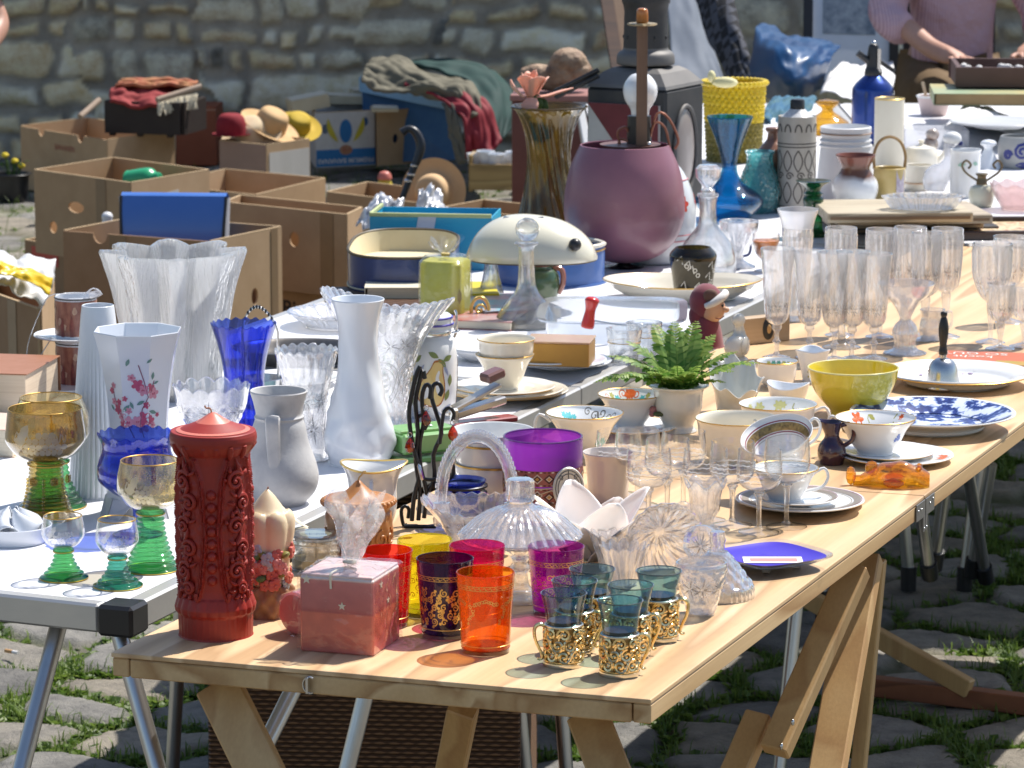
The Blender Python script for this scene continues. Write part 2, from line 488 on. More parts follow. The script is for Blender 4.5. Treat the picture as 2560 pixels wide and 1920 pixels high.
def stripes(name,base,bands,axis=2,rough=.3,noise_amt=0.0):
 """horizontal colour bands by height (object z, metres): bands = [(z, colour), ...] each up to z"""
 m,t,b=newmat(name);L=t.links
 co=coords(t);sp=N(t,'ShaderNodeSeparateXYZ');L.new(co,sp.inputs[0]);zsrc=sp.outputs[axis]
 if noise_amt:
  nz=N(t,'ShaderNodeTexNoise',Scale=18.0,Detail=4.0);c2=coords(t,(1,1,.35));L.new(c2,nz.inputs['Vector'])
  ma=N(t,'ShaderNodeMath',operation='MULTIPLY_ADD');ma.inputs[1].default_value=noise_amt;L.new(nz.outputs[0],ma.inputs[0]);L.new(zsrc,ma.inputs[2]);zsrc=ma.outputs[0]
 cur=None
 col=N(t,'ShaderNodeRGB');col.outputs[0].default_value=(*base,1);cur=col.outputs[0]
 for z,c,soft in bands:
  mr=N(t,'ShaderNodeMapRange');mr.inputs[1].default_value=z-soft;mr.inputs[2].default_value=z+soft;L.new(zsrc,mr.inputs[0])
  mx=N(t,'ShaderNodeMix',data_type='RGBA');L.new(mr.outputs[0],mx.inputs[0]);L.new(cur,mx.inputs[6]);mx.inputs[7].default_value=(*c,1);cur=mx.outputs[2]
 L.new(cur,b.inputs['Base Color']);b.inputs['Roughness'].default_value=rough;return m
PORC=pm('white_porcelain',(.80,.80,.79),.12,coat=.3,vs=8,col2=(.77,.77,.76))
PORCW=pm('cool_white_porcelain',(.74,.77,.81),.16,coat=.3,vs=8,col2=(.71,.74,.79))
CREAM=pm('cream_porcelain',(.78,.73,.62),.14,coat=.3,vs=8,col2=(.74,.69,.58))
GOLD=pm('gold_paint',(.62,.38,.10),.28,metal=.85,vs=60)
GOLDL=pm('bright_gold_line',(.80,.56,.18),.3,metal=.7,vs=60)
SILVER=pm('polished_steel',(.62,.62,.62),.22,metal=1,vs=20)
ALU=pm('brushed_aluminium',(.60,.60,.60),.32,metal=1,vs=40,stretch=(1,1,.1))
ALUF=pm('anodised_rail',(.62,.61,.59),.42,metal=.75,vs=25,stretch=(.2,1,1))
BLACKP=pm('black_plastic',(.018,.018,.02),.35)
IRON=pm('black_iron',(.02,.02,.021),.35,metal=.3,bs=200,bst=.2)
WHITET=pm('white_laminate',(.80,.80,.82),.38,vs=12,col2=(.76,.76,.79))
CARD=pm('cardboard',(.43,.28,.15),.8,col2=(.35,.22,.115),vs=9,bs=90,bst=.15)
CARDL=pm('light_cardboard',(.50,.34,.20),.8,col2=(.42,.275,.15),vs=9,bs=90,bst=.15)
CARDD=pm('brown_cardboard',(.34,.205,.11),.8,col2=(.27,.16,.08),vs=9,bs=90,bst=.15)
CARDIN=pm('cut_cardboard_edge',(.52,.37,.21),.85,vs=200)
WOODT=wood('pine_plywood',(.75,.54,.32),(.64,.43,.225),1.0,.5,0,9.,(.50,.315,.165))
WOODE=wood('pine_edge',(.66,.46,.24),(.58,.38,.18),1.2,.55,0,6.,(.42,.24,.10))
WOODL=wood('pine_leg',(.62,.40,.18),(.56,.34,.14),1.6,.5,2,4.,(.50,.29,.12),lng=.08,dist=.05)
DARKWOOD=wood('dark_stained_wood',(.08,.035,.016),(.06,.025,.012),1,.45,0)
REDWOOD=wood('reddish_bar',(.30,.11,.05),(.24,.085,.04),1,.5,0)
CRYS=glass('cut_crystal',(.99,.99,.995),refr=.42,ior=1.5,rough=.03,bscale=42,bst=.25,bd=.004,gloss=2.4,milk=.055,milkcol=(.97,.97,.98),edge=.55)
CRYSF=glass('fine_crystal',(.995,.995,1),refr=.13,ior=1.5,rough=.05,bscale=70,bst=.8,bd=.005,aniso=(1,1,.15),gloss=2.6,milk=.13,milkcol=(.97,.97,.98),edge=.5)
CLEAR=glass('clear_glass',(.985,.988,.99),refr=.0,ior=1.5,bscale=12,bst=.05,gloss=1.5,edge=.5)
CUTB=glass('painted_facet_glint',(1,1,1),milk=.45,milkcol=(.98,.98,.99),gloss=3,edge=1)  # pale strokes that paint the glint of cut crystal
CUTD=glass('painted_facet_shade',(.46,.46,.47),gloss=2,edge=.6)  # grey strokes that paint the dark side of crystal cuts
CLEARH=glass('thick_clear_glass',(.98,.985,.985),refr=.55,gloss=1.3,ior=1.5,bscale=20,bst=.15)
FILM=glass('clear_film',(.99,.99,.99),ior=1.5,bscale=45,bst=.5,bd=.004,gloss=1.1,milk=.012,edge=.9)
PLUME=glass('crumpled_film',(.98,.98,.98),ior=1.6,bscale=60,bst=1.0,bd=.008,gloss=2.6,milk=.24,milkcol=(.97,.97,.97),edge=.8)
PLASTIC=glass('cloudy_plastic',(.86,.90,.96),ior=1.45,milk=.38,milkcol=(.78,.84,.92),rough=.12,gloss=1.5)
gm,gt,gb=newmat('soil')
n_=N(gt,'ShaderNodeTexNoise',Scale=3.0,Detail=9.0,Roughness=.7);gt.links.new(coords(gt),n_.inputs['Vector'])
gt.links.new(ramp(gt,n_.outputs[0],[(.35,(.10,.085,.06)),(.6,(.17,.16,.13))]),gb.inputs['Base Color']);gb.inputs['Roughness'].default_value=.95
single('ground',MB().grid(lambda u,v:((u-.5)*300,(v-.3)*300,-.03),12,12),gm,'bare soil ground under the cobbles','ground',kind='structure')
def sstep(x,a,b):
 t=np.clip((x-a)/(b-a),0,1);return t*t*(3-2*t)
def paving(x0,x1,y0,y1,step,cell,seed,name,m):
 rg=np.random.RandomState(seed);pts=[]
 ry=0;y=y0-cell
 while y<y1+cell:
  x=x0-cell+(ry%2)*cell*.5
  while x<x1+cell:
   pts.append((x+rg.uniform(-.34,.34)*cell,y+rg.uniform(-.3,.3)*cell*.8));x+=cell*rg.uniform(.8,1.5)
  y+=cell*.78;ry+=1
 kd=kdtree.KDTree(len(pts))
 for i,p in enumerate(pts):kd.insert((p[0],p[1],0),i)
 kd.balance()
 n=len(pts);tilt=rg.uniform(-.07,.07,(n,2));hgt=rg.uniform(-.008,.006,n)
 pal=[(0.264,0.242,0.207),(0.224,0.211,0.185),(0.200,0.191,0.174),(0.280,0.254,0.211),(0.240,0.211,0.167),(0.176,0.168,0.155)]
 tone=np.array([pal[i]for i in rg.randint(0,len(pal),n)])*rg.uniform(.8,1.15,(n,1))
 nx=int((x1-x0)/step)+1;ny=int((y1-y0)/step)+1
 vs=[];tn=[];jt=[]
 for j in range(ny):
  for i in range(nx):
   x=x0+i*step;y=y0+j*step
   wx=x+.018*noise.noise((x*9,y*9,1));wy=y+.018*noise.noise((x*9,y*9,5))
   (c1,i1,d1),(c2,i2,d2)=kd.find_n((wx,wy,0),2)
   e=(d2-d1)*.5
   k=float(sstep(e,.005,.027));sh=float(sstep(e,.0,.06))
   p=pts[i1]
   z=-.018+.012*k+.0025*sh+(hgt[i1]*.8+.6*tilt[i1,0]*(x-p[0])+tilt[i1,1]*(y-p[1]))*k+.0035*noise.noise((x*16,y*16,2))+.0028*noise.noise((x*50,y*50,2))
   vs.append((x,y,z));tn.append((*tone[i1],1));jt.append((1-k)*(.82+.3*noise.noise((x*4,y*4,9))))
 fs=[(j*nx+i,j*nx+i+1,(j+1)*nx+i+1,(j+1)*nx+i)for j in range(ny-1)for i in range(nx-1)]
 mb=MB();mb.v=vs;mb.f=fs
 o=single(name,mb,m,'worn pale cobblestones with mossy joints','paving',kind='structure',ang=180)
 a=o.data.attributes.new('tone','FLOAT_COLOR','POINT');a.data.foreach_set('color',np.array(tn,'f').ravel())
 a=o.data.attributes.new('joint','FLOAT','POINT');a.data.foreach_set('value',np.clip(np.array(jt,'f'),0,1))
 return vs,jt,kd,pts
PAVM=attr_stone('cobble_stone',(.06,.085,.016),(.10,.09,.05),.85,90)
pv,pj,pkd,ppts=paving(-1.35,1.75,5.75,9.3,.0125,.235,4,'cobbles',PAVM)
fv,fj,_,_=paving(-2.6,2.6,9.3,15.2,.035,.26,9,'pavement',PAVM)
def leafmat(name,a,b_):
 m,t,b=newmat(name);g=N(t,'ShaderNodeObjectInfo')
 gi=N(t,'ShaderNodeNewGeometry')
 t.links.new(ramp(t,gi.outputs['Random Per Island'],[(0,a),(1,b_)]),b.inputs['Base Color']);b.inputs['Roughness'].default_value=.5
 b.inputs['Specular IOR Level'].default_value=.35
 out=t.nodes['Material Output'];tl=N(t,'ShaderNodeBsdfTranslucent');t.links.new(ramp(t,gi.outputs['Random Per Island'],[(0,tuple(x*1.5 for x in a)),(1,tuple(x*1.5 for x in b_))]),tl.inputs[0])
 mx=N(t,'ShaderNodeMixShader');mx.inputs[0].default_value=.35;t.links.new(b.outputs[0],mx.inputs[1]);t.links.new(tl.outputs[0],mx.inputs[2]);t.links.new(mx.outputs[0],out.inputs[0])
 return m
GRASS=leafmat('weed_leaf',(.045,.10,.012),(.17,.24,.045))
def weeds(name,verts,joint,count,hmin,hmax,seed,label,cond=lambda x,y:True,thr=.55):
 rg=random.Random(seed);mb=MB()
 idx=[i for i,(v,j)in enumerate(zip(verts,joint))if j>thr and cond(v[0],v[1])]
 n=0;tries=0
 while n<count and idx and tries<count*12:
  tries+=1
  x,y,z=verts[rg.choice(idx)]
  if noise.noise((x*2.1+4,y*2.1,3))+.5*noise.noise((x*6,y*6,8))<rg.uniform(-.35,.15):continue
  x+=rg.gauss(0,.012);y+=rg.gauss(0,.012);a=rg.uniform(0,2*PI);n+=1
  if rg.random()<.55:
   l=rg.uniform(.012,.034);wd=l*rg.uniform(.22,.42);up=rg.uniform(.15,.9)
   d=Vector((math.cos(a),math.sin(a),up)).normalized();sd=Vector((-math.sin(a),math.cos(a),rg.uniform(-.3,.3)))
   p=Vector((x,y,z));tip=p+d*l;mid=p+d*l*.5+Vector((0,0,l*.12))
   mb.add([p,mid-sd*wd,tip-Vector((0,0,l*.15)),mid+sd*wd],[(0,1,2),(0,2,3)])
  else:
   l=rg.uniform(hmin,hmax);wd=rg.uniform(.0008,.0018);lean=rg.uniform(.2,1.0)
   d=Vector((math.cos(a),math.sin(a),0));sd=Vector((-math.sin(a),math.cos(a),0))*wd
   p=Vector((x,y,z));q=p+Vector((0,0,l*.6))+d*l*.3*lean;tip=p+Vector((0,0,l*.85))+d*l*.85*lean
   mb.add([p-sd,p+sd,q+sd*.8,q-sd*.8,tip],[(0,1,2,3),(3,2,4)])
 single(name,mb,GRASS,label,'weeds',kind='stuff',smooth=False)
weeds('weeds',pv,pj,72000,.012,.045,3,'short weeds and moss growing in the cobble joints')
weeds('grass',fv,fj,9000,.03,.10,5,'tufts of grass between the far cobbles',thr=.35)
def stone_wall():
 rg=np.random.RandomState(12);x0,x1,z0,z1,st=-3.0,3.2,0.0,1.15,.0125
 chunks=[];chx=np.cumsum(rg.uniform(.35,.95,14))+x0
 for _c in range(9):
  rows=[];z=-.05-rg.uniform(0,.08)
  chunks.append(rows)
  while z<z1+.1:
   h=rg.uniform(.08,.20);xs=[x0-.3]
   while xs[-1]<x1+.3:xs.append(xs[-1]+h*rg.choice([.75,1.0,1.3,1.8,2.4,2.9],p=[.16,.24,.22,.18,.12,.08])*rg.uniform(.9,1.15))
   n=len(xs);pal=[(.74,.675,0.500),(.62,.57,0.432),(.76,.64,0.414),(.64,.52,0.315),(.50,.47,0.369),(.84,.79,0.621),(.17,.165,0.144)]
   cs=np.array([pal[i]for i in rg.choice(len(pal),n,p=[.22,.2,.17,.13,.12,.11,.05])])*rg.uniform(.8,1.15,(n,1))
   rows.append((z,h,xs,cs,rg.uniform(-.016,.016,(n,4)),rg.uniform(-.012,.018,n),rg.uniform(.8,1.0,n)));z+=h
 nx=int((x1-x0)/st)+1;nz=int((z1-z0)/st)+1;vs=[];tn=[];jt=[]
 for j in range(nz):
  for i in range(nx):
   x=x0+i*st;z=z0+j*st
   wx=x+.035*noise.noise((x*6,0,z*6))+.008*noise.noise((x*22,3,z*22));wz=z+.036*noise.noise((x*4.5,9,z*5.5))+.008*noise.noise((x*22,7,z*22))+.03*noise.noise((x*1.3,2,z))
   k=0;c=(.3,.3,.3);bulge=0
   ch=int(np.searchsorted(chx,wx+.12*noise.noise((0,4,z*3))))%len(chunks)
   for(rz_,h,xs,cs,jj,dpt,sz)in chunks[ch]:
    if rz_<=wz<rz_+h:
     q=int(np.searchsorted(xs,wx))-1;q=max(0,min(q,len(xs)-2))
     a,b=xs[q],xs[q+1];cx_,cz_=(a+b)/2+jj[q,0]*.4,rz_+h/2+jj[q,1]*.4
     hx,hz=(b-a)/2-.011+jj[q,2]*.35,h/2*sz[q]-.010;rr=min(hx,hz)*.55
     dx,dz=abs(wx-cx_)-hx+rr,abs(wz-cz_)-hz+rr
     d=math.hypot(max(dx,0),max(dz,0))+min(max(dx,dz),0)-rr
     k=float(sstep(-d,-.004,.016));bulge=float(sstep(-d,0,.06))*.012+dpt[q];c=cs[q];break
   y=-(.006+k*(.020+bulge))+.006*noise.noise((x*14,1,z*14))+.004*noise.noise((x*40,1,z*40))
   oc=max(0,noise.noise((x*2.3,5,z*5))-.25)*.9
   c=np.array(c)*(1-oc)+np.array((.30,.20,.075))*oc
   vs.append((x,y,z));tn.append((*c,1));jt.append(1-k)
 fs=[(j*nx+i,j*nx+i+1,(j+1)*nx+i+1,(j+1)*nx+i)for j in range(nz-1)for i in range(nx-1)]
 mb=MB();mb.v=vs;mb.f=fs
 n0=len(mb.v);mb.box((.1,.2,.95),(18,.38,1.9));mb.box((.1,.2,1.95),(18.1,.46,.12),bev=.02)
 o=single('stone_wall',mb,attr_stone('wall_stone',(.27,.24,.195),(.40,.36,.295),.9,40),'old rubble stone wall of pale irregular blocks behind the stalls','wall',at=(0,15.05,0),ang=180)
 nv=len(o.data.vertices)
 a=o.data.attributes.new('tone','FLOAT_COLOR','POINT');tn+=[(.33,.32,.3,1)]*(nv-n0);a.data.foreach_set('color',np.array(tn,'f').ravel())
 a=o.data.attributes.new('joint','FLOAT','POINT');jt+=[0]*(nv-n0);a.data.foreach_set('value',np.array(jt,'f'))
stone_wall()
FL,FR,HG=P(277,1631),P(1627,1749),P(2311,1239)
U1=(HG-FR).normalized();W1=(FL-FR);W1L=W1.length;W1.normalize()
HL=(HG-FR).length
ang1=math.atan2(U1.y,U1.x)
def t1(a,b,z=TZ):
 """point on the wooden table: a metres along its long side, b across from the right edge"""
 p=FR+U1*a+W1*b;return Vector((p.x,p.y,z))
wt=T('wooden_table','pine plywood folding pasting table with hinged leaves, covered in glasses and cups','table',at=(FR.x,FR.y,0),s_=.001,rz=math.degrees(ang1))
wt.o.rotation_euler=(0,0,ang1)
inv=Matrix.Translation(Vector((FR.x,FR.y,0)))@Matrix.Rotation(ang1,4,'Z');inv=inv.inverted()
def t1l(a,b,z):return inv@t1(a,b,z)
THK=.026;L1=3.5
def leaf(a0,a1):
 c=[t1l(a0,0,0),t1l(a1,0,0),t1l(a1,W1L,0),t1l(a0,W1L,0)]
 return[(p.x,p.y)for p in c]
for k,(a0,a1)in enumerate(((0,HL-.0015),(HL+.0015,L1))):
 top=MB().prism(leaf(a0,a1),TZ-.0055,TZ)
 o=wt.add('tabletop',top,WOODT,smooth=False)
 bv=o.modifiers.new('bevel','BEVEL');bv.width=.0012;bv.segments=2
 fr=MB()
 def rail(p,q,w=.02):
  p=t1l(*p,0);q=t1l(*q,0);fr.beam((p.x,p.y,TZ-.0062-.0105),(q.x,q.y,TZ-.0062-.0105),w,.021,side=(0,0,1)if False else(q-p).cross(Vector((0,0,1))),bev=.0015)
 g=.0105
 rail((a0+.002,g),(a1-.002,g));rail((a0+.002,W1L-g),(a1-.002,W1L-g));rail((a0+g,.022),(a0+g,W1L-.022));rail((a1-g,.022),(a1-g,W1L-.022))
 wt.add('edge_frame',fr,WOODE)
hb=MB()
for dx in(-.024,.024):
 p=t1l(HL+dx,-.0012,TZ-.016);hb.box((p.x,p.y,p.z),(.044,.002,.023),bev=.0006)
for dx,dz in((-.006,-.037),(.006,-.037)):
 p=t1l(HL+dx,-.0012,TZ+dz);hb.box((p.x,p.y,p.z),(.009,.002,.022),bev=.0005)
hinge=wt.add('hinge',hb,pm('dull_steel_hinge',(.25,.25,.25),.4,metal=.9,vs=60))
for dx,dz in((-.038,-.014),(-.024,-.014),(.022,-.014),(.038,-.011),(-.006,-.043),(.006,-.043)):
 wt.add('screw',MB().ball(t1l(HL+dx,-.0026,TZ+dz),.0022,8,sy=.5),SILVER,parent=hinge)
cl=MB();p=t1l(-.0015,W1L*.617,TZ-.016)
cl.tube([(p.x-.003,p.y+.008*math.cos(a),p.z+.009*math.sin(a))for a in[R(-120+20*i)for i in range(13)]],.0012,6);cl.box((p.x-.004,p.y+.002,p.z),(.007,.003,.018),Matrix.Identity(4),.0005)
wt.add('latch',cl,SILVER)
def wpt(px,py,depth):return inv@PD(px,py,depth)
def leg(name,a,b,w=.05,t=.022,m=WOODL,side=None,ext=0,par=None):
 a=wpt(*a);b=wpt(*b)
 d=(b-a).normalized();b=a+d*((a.z-.004)/-d.z)if ext else b
 return wt.add(name,MB().beam(a,b,w,t,side=side or(0,1,0)),m,parent=par)
leg('leg',(545,1712,4.08),(655,1935,4.02),ext=.50)
leg('leg',(1158,1772,4.22),(1125,1935,4.30),.034,ext=.52)
leg('leg',(1470,1792,3.99),(1530,1945,3.93),.046,ext=.50)
leg('leg',(2163,1392,4.78),(2066,1945,4.62),.044,.024,ext=.17)
leg('leg',(2140,1420,4.66),(1936,1880,4.55),.036,.024)
for q in((1982,1806,4.535),(1954,1866,4.535)):wt.add('bolt',MB().ball(wpt(*q),.0045,10,sy=.5,sx=.7),SILVER)
leg('leg',(1900,1790,4.60),(1835,1940,4.56),.034,.024,ext=.2)
leg('leg',(2196,1400,5.6),(2172,1655,5.65),.022,.022,ext=1)
C0=P(312,1516);C1=P(2150,622);U2=(C1-C0);L2=U2.length;U2.normalize();W2=Vector((-.915,.403,0)).normalized()
def camp(a0,a1,w,label,ends=(0,1)):
 o=C0+U2*a0;t=T('camping_table',label,'table',at=(o.x,o.y,0),s_=.001,group='white folding camping tables')
 ux,wx=U2,W2
 def q(a,b):p=ux*a+wx*b;return(p.x,p.y)
 l=a1-a0-.012
 top=t.add('tabletop',MB().prism([q(.012,.012),q(.012,w-.012),q(l-.012,w-.012),q(l-.012,.012)],TZ-.006,TZ),WHITET,smooth=False)
 f=MB();zc=TZ-.0155
 ra,rb_=(.03 if 0 in ends else-.006),(l-.03 if 1 in ends else l+.005)
 for(p,e)in((q(ra,.0),q(rb_,.0)),(q(ra,w),q(rb_,w)),(q(.0,.03),q(0,w-.03)),(q(l,.03),q(l,w-.03))):
  f.beam((*p,zc),(*e,zc),.022,.034,side=Vector((e[0]-p[0],e[1]-p[1],0)).cross(Vector((0,0,1))),bev=.003)
 t.add('side_rail',f,ALUF)
 for c in[e for i in ends for e in((q(.006,.006),q(.006,w-.006)),(q(l-.006,.006),q(l-.006,w-.006)))[i]]:
  M=Matrix.Translation((*c,zc))@Matrix.Rotation(math.atan2(ux.y,ux.x),4,'Z')
  t.add('corner_cap',MB().box((0,0,0),(.046,.046,.037),M,.004),BLACKP)
 for(a,b,da,db)in((.10,.10,-.02,-.09),(.10,w-.10,-.02,.09),(l-.10,.10,.02,-.09),(l-.10,w-.10,.02,.09))[0 if ends==(1,)else 2:]:
  p0=Vector((*q(a,b),TZ-.03));p1=Vector((*q(a+da,b+db*0+(.06 if b>w/2 else-.06)),.03))
  lg=t.add('leg',MB().tube([p0,p1],.0115,12,n=1),ALU)
  t.add('foot',MB().tube([p1+Vector((0,0,.03)),p1-Vector((0,0,.028))],.014,10,n=1),BLACKP,parent=lg)
 return t
ct1=camp(0,1.55,.72,'white camping table whose black corner cap juts out beside the red candle',(0,))
camp(1.55,L2,.72,'white camping table in the middle that carries the cream plates and the purple lamp',(1,))
for(a,b)in(((147,1560,4.36),(50,1935,4.30)),((300,1590,4.30),(398,1935,4.26))):
 p=PD(*a)-ct1.o.location;e=PD(*b)-ct1.o.location;e=e+(e-p).normalized()*.48
 lg=ct1.add('leg',MB().tube([p,e],.0105,14,n=1),ALU)
for(a,b)in(((750,1690,4.75),(655,1880,4.7)),((925,1690,5.0),(865,1935,5.0)),((1992,1500,6.1),(1968,1735,6.1))):
 p=PD(*a)-ct1.o.location;e=PD(*b)-ct1.o.location
 d=(e-p).normalized();ct1.add('leg',MB().tube([p,p+d*((p.z-.004)/-d.z)],.0115,12,n=1),ALU)
def back_table(x0,x1,y0,y1,label):
 t=T('camping_table',label,'table',at=((x0+x1)/2,(y0+y1)/2,0),s_=.001,group='white folding camping tables')
 X,Y=(x1-x0)/2,(y1-y0)/2
 t.add('tabletop',MB().box((0,0,TZ-.003),(2*X-.03,2*Y-.03,.006)),WHITET,smooth=False)
 f=MB()
 for s in(-1,1):
  f.box((0,s*Y,TZ-.016),(2*X-.05,.02,.033),bev=.003);f.box((s*X,0,TZ-.016),(.02,2*Y-.05,.033),bev=.003)
 t.add('side_rail',f,ALUF)
 for sx in(-1,1):
  for sy in(-1,1):
   t.add('corner_cap',MB().box((sx*X,sy*Y,TZ-.016),(.046,.046,.036),bev=.004),BLACKP)
   lg=t.add('leg',MB().tube([(sx*(X-.12),sy*(Y-.12),TZ-.03),(sx*(X-.05),sy*(Y-.12),.03)],.0125,12,n=1),ALU)
   t.add('foot',MB().tube([(sx*(X-.05),sy*(Y-.12),.05),(sx*(X-.05),sy*(Y-.12),.0)],.0165,10,n=1),BLACKP,parent=lg)
 return t
yb=P(2150,614).y
bt1=back_table(.185,.86,yb+.02,10.0,'white camping table at the back under the railway lantern and the yellow basket')
bt2=back_table(.875,1.85,yb+.02,10.0,'white camping table at the back right crowded with white porcelain')
for(a,b)in(((2300,1260,6.9),(2325,1440,7.05)),((2365,1200,7.0),(2335,1420,7.1)),((2420,1180,7.3),(2465,1450,7.5)),((2478,1160,7.4),(2428,1440,7.5))):
 p=PD(*a)-bt2.o.location;e=PD(*b)-bt2.o.location;e.z=max(e.z,.01)
 lg=bt2.add('leg',MB().tube([p,e],.0125,12,n=1),ALU)
 bt2.add('foot',MB().tube([e+(p-e).normalized()*.04,e],.017,10,n=1),BLACKP,parent=lg)
tr=T('folding_trestle','folded pine frame with black straps on the shaded cobbles behind the trestle legs','frame',at=PD(2300,1700,6.7),s_=.001)
o0=tr.o.location
ba=MB().beam(PD(2130,1708,6.72)-o0,PD(2575,1762,6.6)-o0,.034,.034,side=(0,1,0));tr.add('bar',ba,REDWOOD)
tr.add('brace',MB().beam(PD(2010,1490,6.8)-o0,PD(2425,1722,6.62)-o0,.034,.022,side=(0,0,1)),WOODL)
for x,y in((2372,1738),(2447,1747)):
 p=PD(x,y,6.66)-o0;tr.add('strap',MB().box(p,(.022,.038,.039),bev=.003),BLACKP)
def wickmat(name,a,b_,sc_=1.0):
 m,t,b=newmat(name);L=t.links
 co=coords(t,(sc_,sc_,sc_));sp=N(t,'ShaderNodeSeparateXYZ');L.new(co,sp.inputs[0])
 def sn(src,f,ph=None):
  a_=N(t,'ShaderNodeMath',operation='MULTIPLY');a_.inputs[1].default_value=f;L.new(src,a_.inputs[0]);s_=a_.outputs[0]
  if ph is not None:
   q=N(t,'ShaderNodeMath',operation='ADD');L.new(s_,q.inputs[0]);L.new(ph,q.inputs[1]);s_=q.outputs[0]
  c=N(t,'ShaderNodeMath',operation='SINE');L.new(s_,c.inputs[0]);return c.outputs[0]
 row=N(t,'ShaderNodeMath',operation='MULTIPLY');row.inputs[1].default_value=135;L.new(sp.outputs[2],row.inputs[0])
 fl=N(t,'ShaderNodeMath',operation='FLOOR');L.new(row.outputs[0],fl.inputs[0])
 ph=N(t,'ShaderNodeMath',operation='MULTIPLY');ph.inputs[1].default_value=PI;L.new(fl.outputs[0],ph.inputs[0])
 su=N(t,'ShaderNodeMath',operation='ADD');L.new(sp.outputs[0],su.inputs[0]);L.new(sp.outputs[1],su.inputs[1])
 s1=sn(su.outputs[0],280,ph.outputs[0]);s2=sn(sp.outputs[2],135*2*PI)
 h=N(t,'ShaderNodeMath',operation='MULTIPLY_ADD');L.new(s1,h.inputs[0]);h.inputs[1].default_value=.6;L.new(s2,h.inputs[2])
 L.new(ramp(t,h.outputs[0],[(0,b_),(.8,a)]),b.inputs['Base Color']);b.inputs['Roughness'].default_value=.5
 bump(t,b,h.outputs[0],.7,.004);return m
WICK=wickmat('brown_wicker',(.34,.175,.085),(.09,.042,.02))
wb=T('wicker_basket','large dark brown wicker basket standing in the shade under the wooden table','basket',at=(-.215,5.72,0),s_=.001,rz=-4)
def bshape(h0,h1,X,Y,tk):
 mb=MB()
 for sx,sy,dx,dy in((0,-1,X,tk),(0,1,X,tk),(-1,0,tk,Y),(1,0,tk,Y)):
  mb.box((sx*(X-tk)/2*1,sy*(Y-tk)/2,(h0+h1)/2),(dx if sy else tk,dy if sx else tk,h1-h0),bev=.004)if sy else mb.box((sx*(X-tk)/2,0,(h0+h1)/2),(tk,Y-2*tk-.002,h1-h0),bev=.004)
 return mb
wbm=bshape(.0,.50,.485,.42,.014);wbm.box((0,0,.01),(.45,.38,.012));wb.add('body',wbm,WICK)
wb.add('rim',MB().tube([(-.24,-.207,.505),(.24,-.207,.505),(.24,.207,.505),(-.24,.207,.505)],.011,8,True,n=1),WICK)
